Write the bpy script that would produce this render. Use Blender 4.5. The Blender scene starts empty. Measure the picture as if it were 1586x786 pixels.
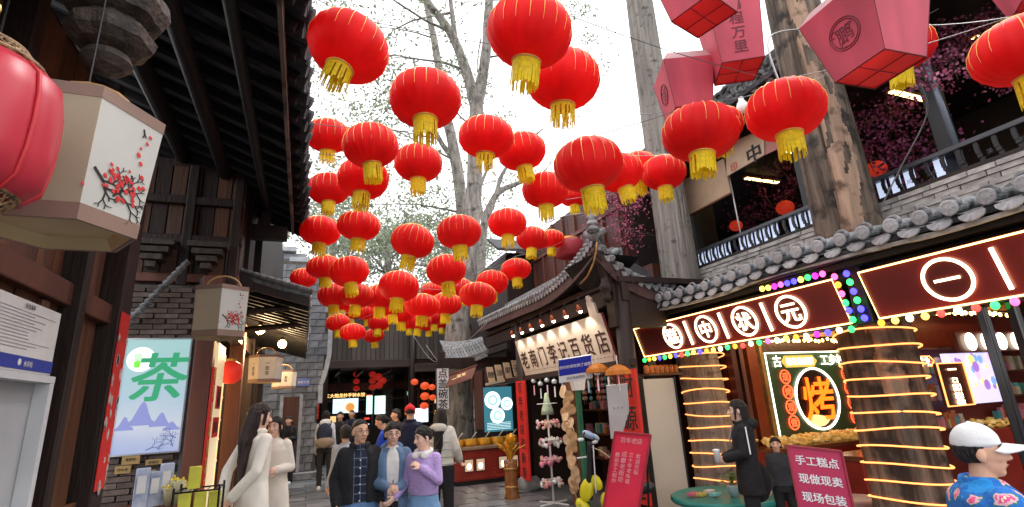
import bpy, math, random
from mathutils import Vector as V, Matrix, noise
random.seed(7)
SC = bpy.context.scene
COL = SC.collection
R_ = math.radians
PI = math.pi
# ------------------------------------------------------------------ camera
EYE = V((0, 0, 1.68)); FOC = 794.0; PW, PH = 1586, 786
_p, _y, _r = R_(16), R_(22.2), R_(3.2)
CF = V((math.sin(_y)*math.cos(_p), math.cos(_y)*math.cos(_p), math.sin(_p)))
_R = V((math.cos(_y), -math.sin(_y), 0)); _U = _R.cross(CF)
CR = _R*math.cos(_r) - _U*math.sin(_r); CU = _R*math.sin(_r) + _U*math.cos(_r)
cd = bpy.data.cameras.new('camera'); cam = bpy.data.objects.new('camera', cd); COL.objects.link(cam)
cd.sensor_width = 36; cd.lens = FOC/PW*36; cd.clip_start = .05; cd.clip_end = 2000
cam.matrix_world = Matrix(((CR.x, CU.x, -CF.x, EYE.x), (CR.y, CU.y, -CF.y, EYE.y), (CR.z, CU.z, -CF.z, EYE.z), (0, 0, 0, 1)))
SC.camera = cam
def ray(x, y): return CF + CR*((x-PW/2)/FOC) - CU*((y-PH/2)/FOC)
def atX(x, y, v): d = ray(x, y); return EYE + d*((v-EYE.x)/d.x)
def atY(x, y, v): d = ray(x, y); return EYE + d*((v-EYE.y)/d.y)
def atZ(x, y, v): d = ray(x, y); return EYE + d*((v-EYE.z)/d.z)
def atD(x, y, v): return EYE + ray(x, y)*v
# ------------------------------------------------------------------ sky, sun, exposure
w = bpy.data.worlds.new("World"); SC.world = w; w.use_nodes = True
nt = w.node_tree; nt.nodes.clear()
sky = nt.nodes.new('ShaderNodeTexSky'); sky.sky_type = 'NISHITA'; sky.sun_disc = False
SUN_EL, SUN_AZ = 58, 70
sky.sun_elevation = R_(SUN_EL); sky.sun_rotation = R_(SUN_AZ); sky.air_density = 1; sky.dust_density = 6
hs = nt.nodes.new('ShaderNodeHueSaturation'); hs.inputs['Saturation'].default_value = .12
mx = nt.nodes.new('ShaderNodeMix'); mx.data_type = 'RGBA'; mx.inputs['Factor'].default_value = .75
mx.inputs['B'].default_value = (11, 11.1, 11.5, 1)      # cloud cover, even white
bg = nt.nodes.new('ShaderNodeBackground'); bg.inputs['Strength'].default_value = .15
wo = nt.nodes.new('ShaderNodeOutputWorld')
nt.links.new(sky.outputs[0], hs.inputs['Color']); nt.links.new(hs.outputs[0], mx.inputs['A'])
nt.links.new(mx.outputs['Result'], bg.inputs['Color']); nt.links.new(bg.outputs[0], wo.inputs[0])
sl = bpy.data.lights.new('sun', 'SUN'); sl.energy = 1.2; sl.angle = R_(14); sl.color = (1, .97, .93)
so = bpy.data.objects.new('sun', sl); COL.objects.link(so)
sd = V((math.cos(R_(SUN_EL))*math.sin(R_(SUN_AZ)), math.cos(R_(SUN_EL))*math.cos(R_(SUN_AZ)), math.sin(R_(SUN_EL))))
so.rotation_euler = sd.to_track_quat('Z', 'Y').to_euler(); so.location = (0, 0, 30)
SC.view_settings.view_transform = 'Standard'; SC.view_settings.look = 'None'
SC.view_settings.exposure = 0.72; SC.view_settings.gamma = 1
try:
    SC.cycles.use_denoising = True; SC.cycles.max_bounces = 7; SC.cycles.diffuse_bounces = 4; SC.cycles.sample_clamp_indirect = 6
except Exception: pass
# ------------------------------------------------------------------ materials
MATS = {}
def M(name, col=(.5, .5, .5), rough=.6, metal=0, var=.18, scale=6, bump=.15, bscale=None, stretch=(1, 1, 1),
      emit=None, es=0, trans=0, rnd=0, spec=.4, col2=None, dirt=None, samp=True, bd=.02):
    if name in MATS: return MATS[name]
    m = bpy.data.materials.new(name); m.use_nodes = True; t = m.node_tree; N = t.nodes; L = t.links
    b = N['Principled BSDF']; out = N['Material Output']
    tc = N.new('ShaderNodeTexCoord'); mp = N.new('ShaderNodeMapping'); mp.inputs['Scale'].default_value = stretch
    L.new(tc.outputs['Object'], mp.inputs['Vector'])
    n = N.new('ShaderNodeTexNoise'); n.inputs['Scale'].default_value = scale; n.inputs['Detail'].default_value = 6
    L.new(mp.outputs[0], n.inputs['Vector'])
    rp = N.new('ShaderNodeMapRange'); rp.inputs['From Min'].default_value = .32; rp.inputs['From Max'].default_value = .68
    L.new(n.outputs['Fac'], rp.inputs['Value'])
    mix = N.new('ShaderNodeMix'); mix.data_type = 'RGBA'
    c1 = tuple(max(0, c*(1-var)) for c in col)+(1,); c2 = (tuple(c*(1+var) for c in col) if col2 is None else tuple(col2))+(1,)
    mix.inputs['A'].default_value = c1; mix.inputs['B'].default_value = c2
    L.new(rp.outputs[0], mix.inputs['Factor']); c = mix.outputs['Result']
    if rnd:
        oi = N.new('ShaderNodeObjectInfo'); r2 = N.new('ShaderNodeMapRange')
        r2.inputs['To Min'].default_value = 1-rnd; r2.inputs['To Max'].default_value = 1+rnd
        L.new(oi.outputs['Random'], r2.inputs['Value']); vm = N.new('ShaderNodeVectorMath'); vm.operation = 'SCALE'
        L.new(c, vm.inputs[0]); L.new(r2.outputs[0], vm.inputs['Scale']); c = vm.outputs[0]
    if dirt:
        n2 = N.new('ShaderNodeTexNoise'); n2.inputs['Scale'].default_value = dirt[1]; n2.inputs['Detail'].default_value = 8
        L.new(tc.outputs['Object'], n2.inputs['Vector'])
        r3 = N.new('ShaderNodeMapRange'); r3.inputs['From Min'].default_value = dirt[2]; r3.inputs['From Max'].default_value = dirt[2]+.12
        L.new(n2.outputs['Fac'], r3.inputs['Value']); mx2 = N.new('ShaderNodeMix'); mx2.data_type = 'RGBA'
        L.new(r3.outputs[0], mx2.inputs['Factor']); L.new(c, mx2.inputs['A']); mx2.inputs['B'].default_value = tuple(dirt[0])+(1,); c = mx2.outputs['Result']
    L.new(c, b.inputs['Base Color'])
    b.inputs['Roughness'].default_value = rough; b.inputs['Metallic'].default_value = metal
    b.inputs['Specular IOR Level'].default_value = spec
    if bump:
        bp = N.new('ShaderNodeBump'); bp.inputs['Strength'].default_value = bump; bp.inputs['Distance'].default_value = bd
        if bscale:
            n3 = N.new('ShaderNodeTexNoise'); n3.inputs['Scale'].default_value = bscale; n3.inputs['Detail'].default_value = 5
            L.new(mp.outputs[0], n3.inputs['Vector']); L.new(n3.outputs['Fac'], bp.inputs['Height'])
        else: L.new(n.outputs['Fac'], bp.inputs['Height'])
        L.new(bp.outputs[0], b.inputs['Normal'])
    if emit:
        b.inputs['Emission Color'].default_value = tuple(emit)+(1,); b.inputs['Emission Strength'].default_value = es
        if not samp:
            try: m.cycles.emission_sampling = 'NONE'
            except Exception: pass
    if trans:
        tr = N.new('ShaderNodeBsdfTranslucent'); L.new(c, tr.inputs['Color']); ms = N.new('ShaderNodeMixShader')
        ms.inputs[0].default_value = trans; L.new(b.outputs[0], ms.inputs[1]); L.new(tr.outputs[0], ms.inputs[2]); L.new(ms.outputs[0], out.inputs[0])
    MATS[name] = m; return m
def E(name, col, es, samp=False, base=None):
    return M(name, base or tuple(c*.6 for c in col), .5, 0, 0, 3, 0, emit=col, es=es, samp=samp)
# ------------------------------------------------------------------ mesh builder (world coordinates)
def basis(d):
    d = V(d).normalized(); a = V((0, 0, 1)) if abs(d.z) < .95 else V((1, 0, 0))
    u = d.cross(a).normalized(); return u, u.cross(d).normalized() * -1, d
class MB:
    def __init__(s): s.v = []; s.f = []; s.m = []; s.mi = 0
    def add(s, vs, fs):
        o = len(s.v); s.v += [tuple(p) for p in vs]; s.f += [tuple(i+o for i in q) for q in fs]; s.m += [s.mi]*len(fs); return s
    def obox(s, c, u, v, w):     # centre and three half vectors
        c, u, v, w = V(c), V(u), V(v), V(w)
        P = [c+a*u+b*v+d*w for d in (-1, 1) for b in (-1, 1) for a in (-1, 1)]
        F = [(0, 2, 3, 1), (4, 5, 7, 6), (0, 1, 5, 4), (2, 6, 7, 3), (0, 4, 6, 2), (1, 3, 7, 5)]
        if u.cross(v).dot(w) < 0: F = [q[::-1] for q in F]
        return s.add(P, F)
    def box(s, x0, x1, y0, y1, z0, z1):
        return s.obox(((x0+x1)/2, (y0+y1)/2, (z0+z1)/2), (abs(x1-x0)/2, 0, 0), (0, abs(y1-y0)/2, 0), (0, 0, abs(z1-z0)/2))
    def bar(s, a, b, wd, ht, up=(0, 0, 1)):   # beam from a to b
        a, b = V(a), V(b); d = (b-a); dn = d.normalized(); u = dn.cross(V(up))
        if u.length < 1e-3: u = dn.cross(V((1, 0, 0)))
        u.normalize(); v = u.cross(dn)
        return s.obox((a+b)/2, u*wd/2, v*ht/2, d/2)
    def tube(s, pts, r, n=8, cap=True, sx=1, closed=False):
        pts = [V(p) for p in pts]; k = len(pts); rr = r if isinstance(r, (list, tuple)) else [r]*k
        vs = []; fs = []; u = None
        for i, p in enumerate(pts):
            if closed: d = pts[(i+1) % k]-pts[i-1]
            else: d = (pts[min(i+1, k-1)]-pts[max(i-1, 0)])
            if d.length < 1e-9: d = V((0, 0, 1))
            d.normalize()
            if u is None: u = basis(d)[0]
            else:
                u = u - d*u.dot(d)
                u = u.normalized() if u.length > 1e-4 else basis(d)[0]
            v = d.cross(u)
            for j in range(n):
                a = 2*PI*j/n; vs.append(p+u*(rr[i]*math.cos(a)*sx)+v*(rr[i]*math.sin(a)))
        for i in range(k if closed else k-1):
            for j in range(n):
                i2 = (i+1) % k; fs.append((i*n+j, i*n+(j+1) % n, i2*n+(j+1) % n, i2*n+j))
        if cap and not closed: fs.append(tuple(range(n))[::-1]); fs.append(tuple((k-1)*n+j for j in range(n)))
        return s.add(vs, fs)
    def cap(s, a, b, ra, rb, n=12):   # tapered capsule
        a, b = V(a), V(b); d = (b-a); L = d.length; d = d/L if L > 1e-6 else V((0, 0, 1))
        pts = []; rs = []
        for t in (-.98, -.8, -.45, 0): pts.append(a+d*ra*t); rs.append(ra*math.sqrt(max(0.01, 1-t*t)))
        for t in (0, .45, .8, .98): pts.append(b+d*rb*t); rs.append(rb*math.sqrt(max(.01, 1-t*t)))
        return s.tube(pts, rs, n)
    def lathe(s, c, prof, n=16, ax=(0, 0, 1), cap=True, fn=None):
        c = V(c); u, v, d = basis(ax); vs = []; fs = []
        for i, (r, h) in enumerate(prof):
            for j in range(n):
                a = 2*PI*j/n; q = r*(fn(a, h) if fn else 1); vs.append(c+d*h+u*(q*math.cos(a))+v*(q*math.sin(a)))
        k = len(prof)
        fl = v.cross(u).dot(d) > 0
        for i in range(k-1):
            for j in range(n):
                q = (i*n+j, i*n+(j+1) % n, (i+1)*n+(j+1) % n, (i+1)*n+j); fs.append(q[::-1] if fl else q)
        if cap:
            q = tuple(range(n)); fs.append(q if fl else q[::-1]); q = tuple((k-1)*n+j for j in range(n)); fs.append(q[::-1] if fl else q)
        return s.add(vs, fs)
    def ell(s, c, r, n=14, m=9, R=None, fn=None):
        c = V(c); vs = []; fs = []
        for i in range(m+1):
            t = PI*i/m; t = min(max(t, .02), PI-.02)
            for j in range(n):
                a = 2*PI*j/n; dv = V((math.sin(t)*math.cos(a), math.sin(t)*math.sin(a), math.cos(t)))
                k = fn(dv) if fn else 1
                p = V((dv.x*r[0]*k, dv.y*r[1]*k, dv.z*r[2]*k))
                vs.append(c+(R @ p if R else p))
        for i in range(m):
            for j in range(n): fs.append((i*n+j, (i+1)*n+j, (i+1)*n+(j+1) % n, i*n+(j+1) % n))
        fs.append(tuple(range(n))); fs.append(tuple(m*n+j for j in range(n))[::-1])
        return s.add(vs, fs)
    def prism(s, poly, o, u, v, nrm, d):   # polygon in the (u,v) plane at o, thickness d behind along -nrm
        o, u, v, nrm = V(o), V(u), V(v), V(nrm); k = len(poly)
        A = [o+u*p[0]+v*p[1] for p in poly]; B = [p-nrm*d for p in A]
        ar = sum(poly[i][0]*poly[(i+1) % k][1]-poly[(i+1) % k][0]*poly[i][1] for i in range(k))
        fl = (ar > 0) != (u.cross(v).dot(nrm) > 0)
        fs = [tuple(range(k)), tuple(range(2*k-1, k-1, -1))]+[(i, i+k, (i+1) % k+k, (i+1) % k) for i in range(k)]
        if fl: fs = [q[::-1] for q in fs]
        return s.add(A+B, fs)
    def sheet(s, fn, nu, nv):  # grid sheet from fn(i/nu, j/nv)
        vs = [fn(i/nu, j/nv) for j in range(nv+1) for i in range(nu+1)]
        fs = [(j*(nu+1)+i, j*(nu+1)+i+1, (j+1)*(nu+1)+i+1, (j+1)*(nu+1)+i) for j in range(nv) for i in range(nu)]
        return s.add(vs, fs)
    def text(s, body, o, u, v, nrm, size, bold=.02, d=.004, sp=1.0, line=1.0, sx=1.0):
        o, u, v, nrm = V(o), V(u), V(v), V(nrm)
        for li, ln in enumerate(body.split('\n')):
            vs, fs, wd = glyphs(ln, 0, sp)
            if not vs: continue
            ex = bold
            oo = o + v*(-(li-(len(body.split('\n'))-1)/2)*size*line)
            for q, (ax, ay) in enumerate(((0, 0),) if ex <= 0 else ((0, 0), (1, .6), (-1, .6), (1, -.6), (-1, -.6))):
                A = [oo+u*((p[0]-wd/2+ax*ex)*size*sx)+v*(p[1]-.38+ay*ex)*size+nrm*(d+.0002*q) for p in vs]
                s.add(A, fs)
        return s
    def build(s, name, mats, parent=None, smooth=False, bevel=0, kind=None, solid=0, loc=None):
        me = bpy.data.meshes.new(name)
        if parent is not None:
            Mi = parent['_m'] if False else TM.get(parent.name, Matrix()).inverted(); vs = [Mi @ V(p) for p in s.v]
            if loc is not None: lo = Mi @ V(loc); vs = [p-lo for p in vs]
        else:
            if loc is None:
                n = max(1, len(s.v)); xs = [p[0] for p in s.v]; ys = [p[1] for p in s.v]; zs = [p[2] for p in s.v]
                loc = ((min(xs)+max(xs))/2, (min(ys)+max(ys))/2, min(zs)) if s.v else (0, 0, 0)
            lo = V(loc); vs = [V(p)-lo for p in s.v]
        me.from_pydata([tuple(p) for p in vs], [], s.f)
        if not isinstance(mats, (list, tuple)): mats = [mats]
        for m in mats: me.materials.append(m)
        if len(mats) > 1: me.polygons.foreach_set('material_index', s.m)
        if smooth: me.polygons.foreach_set('use_smooth', [True]*len(me.polygons))
        o = bpy.data.objects.new(name, me); COL.objects.link(o)
        if parent is not None:
            o.parent = parent
            if loc is not None: o.location = lo
            TM[o.name] = TM.get(parent.name, Matrix()) @ Matrix.Translation(lo if loc is not None else V((0, 0, 0)))
        else: o.location = loc
        if bevel:
            b = o.modifiers.new('bevel', 'BEVEL'); b.width = bevel; b.segments = 2; b.limit_method = 'ANGLE'
        if solid:
            b = o.modifiers.new('solid', 'SOLIDIFY'); b.thickness = solid; b.offset = 0
        if kind: o['kind'] = kind
        return o
TM = {}
_gc = {}
def glyphs(ln, bold, sp):
    k = (ln, bold, sp)
    if k not in _gc:
        c = bpy.data.curves.new('t', 'FONT'); c.body = ln; c.size = 1; c.offset = bold; c.space_character = sp; c.resolution_u = 3
        o = bpy.data.objects.new('t', c); COL.objects.link(o)
        m = bpy.data.meshes.new_from_object(o.evaluated_get(bpy.context.evaluated_depsgraph_get()))
        vs = [(v.co.x, v.co.y) for v in m.vertices]; fs = [tuple(p.vertices) for p in m.polygons]
        x0 = min([p[0] for p in vs] or [0]); x1 = max([p[0] for p in vs] or [1])
        vs = [(p[0]-x0, p[1]) for p in vs]
        bpy.data.objects.remove(o); bpy.data.curves.remove(c); bpy.data.meshes.remove(m)
        _gc[k] = (vs, fs, x1-x0)
    return _gc[k]
def thing(name, label, cat, loc=(0, 0, 0), rz=0, group=None, kind=None):
    o = bpy.data.objects.new(name, None); COL.objects.link(o); o.location = loc; o.rotation_euler = (0, 0, rz)
    o.empty_display_size = .1; o['label'] = label; o['category'] = cat
    if group: o['group'] = group
    if kind: o['kind'] = kind
    TM[o.name] = Matrix.Translation(V(loc)) @ Matrix.Rotation(rz, 4, 'Z'); return o
def tag(o, label, cat, group=None, kind=None):
    o['label'] = label; o['category'] = cat
    if group: o['group'] = group
    if kind: o['kind'] = kind
    return o
def inst(me, name, parent, loc, rot=(0, 0, 0), sc=(1, 1, 1), label=None):   # shared-mesh part (world location; parent unrotated)
    o = bpy.data.objects.new(name, me); COL.objects.link(o); o.parent = parent
    o.location = TM.get(parent.name, Matrix()).inverted() @ V(loc) if parent else loc
    o.rotation_euler = rot; o.scale = sc
    if label: o['label'] = label
    return o
def mesh_only(mb, name, mats, smooth=False):
    o = mb.build(name, mats, None, smooth, loc=(0, 0, 0)); me = o.data; bpy.data.objects.remove(o); return me
def kids(o): return [c for c in bpy.data.objects if c.parent is o]
def copy_tree(root, loc, rz=0, sc=1, label=None, group=None, rot=None):
    r = root.copy(); COL.objects.link(r); r.location = loc; r.rotation_euler = rot or (0, 0, rz); r.scale = (sc,)*3
    if label: r['label'] = label
    if group: r['group'] = group
    TM[r.name] = Matrix.Translation(V(loc)) @ Matrix.Rotation(rz, 4, 'Z')
    for ch in KID.setdefault(root.name, kids(root)):
        c = ch.copy(); COL.objects.link(c); c.parent = r
        for g in KID.setdefault(ch.name, kids(ch)):
            d = g.copy(); COL.objects.link(d); d.parent = c
    return r
KID = {}
X_, Y_, Z_ = V((1, 0, 0)), V((0, 1, 0)), V((0, 0, 1))
def nz(x, y=0, z=0): return noise.noise(V((x, y, z)))
# ------------------------------------------------------------------ shared materials
wood_d = M('dark_timber', (.022, .011, .008), .55, 0, .35, 4, .35, 30, (1, 1, .12), spec=.35)
wood_dy = M('dark_timber_lengthwise', (.016, .010, .008), .55, 0, .35, 4, .35, 30, (1, .12, 1))
wood_b = M('brown_timber', (.105, .042, .02), .5, 0, .4, 5, .4, 26, (1, 1, .1), rnd=.2, dirt=((.10, .05, .025), 1.7, .62))
wood_eave = M('shade_dark_rafter_timber', (.008, .006, .006), .7, 0, .3, 5, .3, 20, (.15, 1, 1), rnd=.25)  # near black: the deep shade under the eaves is put into the colour
wood_red = M('red_brown_timber', (.115, .038, .022), .55, 0, .3, 5, .3, 24, (1, 1, .12), rnd=.15)
tile_g = M('grey_roof_tile', (.27, .28, .29), .75, 0, .35, 14, .5, 60, rnd=.25, dirt=((.05, .055, .05), 6, .58))
tile_d = M('dark_roof_tile', (.045, .045, .05), .8, 0, .35, 14, .5, 60, rnd=.3)
stone = M('grey_stone', (.19, .20, .21), .8, 0, .3, 7, .5, 40, rnd=.3, dirt=((.10, .10, .10), 2.2, .6))
stone_l = M('pale_stone_coping', (.42, .43, .44), .75, 0, .2, 6, .3, 30, rnd=.1)
brick = M('grey_brown_brick', (.115, .085, .07), .8, 0, .3, 12, .5, 50, rnd=.35)
mortar = M('mortar', (.10, .085, .075), .9, 0, .2, 9, .4, 30)
black = M('black_paint', (.012, .012, .013), .4, 0, .1, 9, .05)
iron = M('black_iron', (.02, .02, .022), .4, .6, .1, 9, .05)
white = M('white_paint', (.75, .75, .74), .45, 0, .05, 5, .03)
paperw = M('white_paper', (.72, .71, .68), .7, 0, .05, 6, .03, trans=.15)
redp = M('red_couplet_paper', (.62, .02, .015), .6, 0, .12, 7, .12)
bark = M('grey_bark', (.27, .245, .215), .9, 0, .45, 9, 1.0, 22, (1, 1, .22), dirt=((.07, .06, .05), 5, .56), bd=.06)
gold = M('gold_thread', (.85, .42, .10), .4, .3, .1, 9, .05)
yel = M('yellow_fringe', (.90, .68, .01), .6, 0, .15, 40, .2, trans=.3)
inkm = M('black_ink', (.015, .013, .013), .6, 0, 0, 3, 0)
ledw = E('warm_led_tube', (1, .33, .09), 1.7)
ledhot = E('white_led_lettering', (1, .80, .50), 3.4)
# ================================================================== THE SETTING
asph = M('wet_grey_ground', (.11, .11, .115), .5, 0, .3, 2, .3, 30)
slabm = M('wet_paving_stone', (.15, .155, .165), .32, 0, .3, 5, .35, 40, rnd=.35, dirt=((.07, .07, .075), 1.3, .55))
g = MB().add([(-400, -400, 0), (400, -400, 0), (400, 400, 0), (-400, 400, 0)], [(0, 1, 2, 3)]).build('ground', asph, loc=(0, 0, 0)); g['kind'] = 'structure'
pv = bpy.data.objects.new('pavement', None); COL.objects.link(pv); pv['kind'] = 'structure'
slabs = [mesh_only(MB().obox((0, 0, .012+.003*k), (.385, 0, 0), (0, .235, 0), (0, 0, .014)), 'paving_slab', slabm) for k in range(3)]
y = 5.6; row = 0
while y < 18.5:
    x0 = -.95 if y < 14.5 else .3
    x1 = 3.9 if y < 11.2 else 3.3
    x = x0+.4+(row % 2)*.3
    while x < x1:
        inst(random.choice(slabs), 'paving_slab', pv, (x, y, 0), (R_(random.uniform(-.3, .3)), R_(random.uniform(-.3, .3)), 0)); x += .785
    y += .485; row += 1

# ================================================================== LEFT: NEAR WOODEN SHOPHOUSE
A1 = thing('wooden_shophouse', 'near dark timber shophouse with plank wall and deep dark eaves along the left edge', 'building', (-1.6, 3, 0))
plk = mesh_only(MB().box(-.02, .02, -.108, .108, 0, 2.46), 'plank', brown_m := wood_b)
plk2 = mesh_only(MB().box(-.02, .02, -.108, .108, 0, 1.55), 'plank', wood_b)
for i in range(21):
    yy = .55+i*.222
    inst(plk, 'plank', A1, (-1.62+random.uniform(-.006, .006), yy, 0.02))
    inst(plk2, 'plank', A1, (-1.64+random.uniform(-.006, .006), yy, 2.66))
MB().box(-1.85, -1.66, .3, 5.4, 0, 4.3).build('wall', wood_d, A1)
MB().box(-1.66, -1.53, .3, 5.18, 2.47, 2.63).build('lintel', wood_red, A1, bevel=.012)
for yy, wd in ((5.30, .13), (4.40, .05), (3.15, .05), (1.7, .05)):
    MB().box(-1.66, -1.47, yy-wd, yy+wd, 0, 4.25).build('post', wood_d, A1, bevel=.012)
for yy in (4.1, 2.6):
    MB().box(-1.60, -1.565, yy-.05, yy+.05, 0.1, 2.46).build('door_stile', wood_b, A1, bevel=.006)
MB().box(-1.60, -1.56, .5, 5.2, 1.0, 1.12).build('door_rail', wood_b, A1, bevel=.006)
# roof: slopes up away from the street
EX, EZ, SL = -.10, 4.22, .42
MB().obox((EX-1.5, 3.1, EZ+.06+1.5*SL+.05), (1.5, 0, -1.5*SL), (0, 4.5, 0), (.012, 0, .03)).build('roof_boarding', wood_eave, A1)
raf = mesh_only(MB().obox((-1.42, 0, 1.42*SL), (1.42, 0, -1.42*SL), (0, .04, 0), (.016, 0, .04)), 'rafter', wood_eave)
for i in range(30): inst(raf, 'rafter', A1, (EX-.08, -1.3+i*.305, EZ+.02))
for xx, rr in ((-.60, .05), (-1.04, .075), (-1.5, .09)):
    MB().tube([(xx, -1.3, EZ-.07+(EX-xx)*SL), (xx, 7.5, EZ-.07+(EX-xx)*SL)], rr, 12).build('purlin', wood_dy, A1, True)
fasc = M('weathered_fascia_board', (.16, .12, .10), .7, 0, .5, 9, .4, 40, (1, .1, 1), dirt=((.03, .02, .018), 3, .5))
MB().box(-.285, -.255, -1.4, 7.62, EZ-.09, EZ+.05).build('fascia_board', fasc, A1)
MB().obox((-1.55, 7.62, EZ+1.5*SL-.03), (1.5, 0, -1.5*SL), (0, .02, 0), (0, 0, .12)).build('barge_board', wood_eave, A1)
rt = MB().tube([(0, 0, 0), (-.35, 0, .35*SL)], .058, 10); rt.lathe((.004, 0, 0), [(.058, 0), (.058, .012), (.035, .018)], 12, (1, 0, -SL)); rt = mesh_only(rt, 'round_tile', tile_d)
dt = MB(); dt.prism([(-.075, .02), (-.055, -.03), (0, -.065), (.055, -.03), (.075, .02)], (0, 0, 0), (0, 1, 0), (.3, 0, 1), (1, 0, -.3), .015); dt.obox((-.15, 0, .15*SL+.0), (.15, 0, -.15*SL), (0, .07, 0), (0, 0, .008)); dt = mesh_only(dt, 'drip_tile', tile_d)
for i in range(40):
    yy = -1.2+i*.221; zz = EZ+.06+random.uniform(-.012, .012)
    inst(rt, 'round_tile', A1, (EX+random.uniform(-.02, .02), yy, zz+.03), (0, 0, R_(random.uniform(-4, 4))))
    inst(dt, 'drip_tile', A1, (EX-.01+random.uniform(-.02, .02), yy+.11, zz-.01), (0, 0, R_(random.uniform(-5, 5))))
rs = MB()
for i in range(40): yy = -1.2+i*.221; rs.tube([(EX-.3, yy, EZ+.09+.3*SL), (EX-3, yy, EZ+.09+3*SL)], .06, 6)
rs.build('tile_rows', tile_d, A1, kind='stuff')
# cantilever brackets, hanging carved posts
pend = [(.02, -.02), (.06, 0), (.085, .03), (.075, .06), (.05, .075), (.10, .09), (.135, .12), (.145, .16), (.12, .19), (.09, .20), (.095, .215), (.15, .235), (.175, .29), (.165, .35), (.12, .39), (.09, .41), (.10, .50), (.10, .95)]
for yy, xx in ((1.93, -.86), (7.25, -.95)):
    MB().box(-1.6, -.32, yy-.06, yy+.06, 3.92, 4.12).build('cantilever_beam', wood_d, A1, bevel=.01)
    MB().box(-1.6, -.9, yy-.05, yy+.05, 3.45, 3.6).build('cantilever_beam', wood_d, A1, bevel=.01)
    MB().lathe((xx, yy, 2.93) if yy > 3 else atD(163, 108, 2.0), pend, 32, fn=lambda a, h: 1+.05*math.sin(a*8) if .08 < h < .4 else 1).build('hanging_carved_post', M('worn_carved_timber', (.05, .036, .028), .6, 0, .5, 14, .6, 40), A1)
    sc = MB()
    for k in range(5):
        t = k/4; sc.ell((-1.5+t*.55, yy, 3.3+.5*t*t), (.12, .05, .09), 10, 6)
    sc.build('carved_bracket', wood_d, A1, True)
    MB().box(-.66, -.54, yy-.09, yy+.09, 4.1, 4.3).build('bearing_block', wood_d, A1, bevel=.01)

# ---- things on the near wall
cabm = M('white_cabinet_paint', (.55, .56, .57), .4, 0, .06, 4, .03)
cab = thing('cabinet', 'tall white open cabinet against the plank wall in the lower left corner', 'cabinet', (-1.4, 3.55, 0))
MB().box(-1.50, -1.42, 3.2, 4.02, 1.93, 1.97).build('top_board', cabm, cab)
MB().box(-1.50, -1.42, 3.97, 4.02, 0, 1.93).build('side_frame', cabm, cab, bevel=.004)
MB().box(-1.50, -1.42, 3.2, 3.25, 0, 1.93).build('side_frame', cabm, cab, bevel=.004)
MB().box(-1.52, -1.50, 3.2, 4.02, 0, 1.93).build('back_panel', M('cabinet_back', (.36, .37, .38), .5, 0, .08, 3, .03), cab)
MB().box(-1.50, -1.42, 3.25, 3.97, .9, .94).build('shelf', cabm, cab)
nb = thing('notice_board', 'white printed notice with a blue band standing on the white cabinet', 'notice', (-1.45, 3.6, 2.0))
MB().box(-1.475, -1.455, 3.22, 4.03, 1.98, 2.36).build('board', paperw, nb)
MB().box(-1.454, -1.451, 3.22, 4.03, 1.99, 2.06).build('blue_band', M('blue_print', (.03, .05, .30), .4, 0, .05, 4, 0), nb)
_t = MB()
for i in range(12):
    yy = 2.30-i*.018
    _t.box(-1.4535, -1.452, 3.30, 3.30+random.uniform(.3, .68), yy-.003, yy)
_t.build('printed_lines', M('grey_print', (.35, .35, .38), .6, 0, 0, 4, 0), nb, kind='stuff')
_t = MB().text('公告牌', (-1.452, 3.72, 2.335), -Y_, Z_, X_, .02, .01)
_t = MB(); _t.text('安全须知', (-1.453, 3.62, 2.33), Y_, Z_, X_, .028, .01); _t.build('heading', inkm, nb)
_t = MB(); _t.text('水井坊', (-1.4505, 3.72, 2.023), Y_, Z_, X_, .035, .015, .001); _t.lathe((-1.4505, 3.62, 2.027), [(.018, 0), (.018, .002)], 16, X_); _t.build('logo', white, nb, kind='stuff')
sc_ = MB()
o_ = V((-1.455, 5.66, 1.2))
def strip(z): return 5.70-.10, 5.70+.06
pc = thing('door_couplet', 'torn red paper couplet peeling off the dark corner post left of the tea poster', 'couplet', (-1.45, 5.3, 1.1))
mb = MB()
zz = [1.18+i*.1 for i in range(15)]
L0 = [5.17+nz(z*7)*.02 for z in zz]; R0 = [5.41+nz(z*7, 5)*.02 for z in zz]
mb.prism([(L0[i], zz[i]) for i in range(15)]+[(R0[i], zz[i]) for i in range(14, -1, -1)], (-1.46, 0, 0), Y_, Z_, X_, .006)
mb.build('paper', redp, pc)
mb = MB()
for i in range(26):
    z = 1.2+random.random()**1.6*1.35; yy = random.choice((5.19, 5.39, random.uniform(5.2, 5.38))); r = random.uniform(.012, .035)
    mb.prism([(yy+r*(.6+.6*random.random())*math.cos(a), z+1.7*r*(.6+.6*random.random())*math.sin(a)) for a in [k*PI/4 for k in range(8)]], (-1.456, 0, 0), Y_, Z_, X_, .003)
mb.build('torn_patch', M('pale_torn_paper', (.5, .38, .33), .8, 0, .3, 12, .2), pc, kind='stuff')

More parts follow.
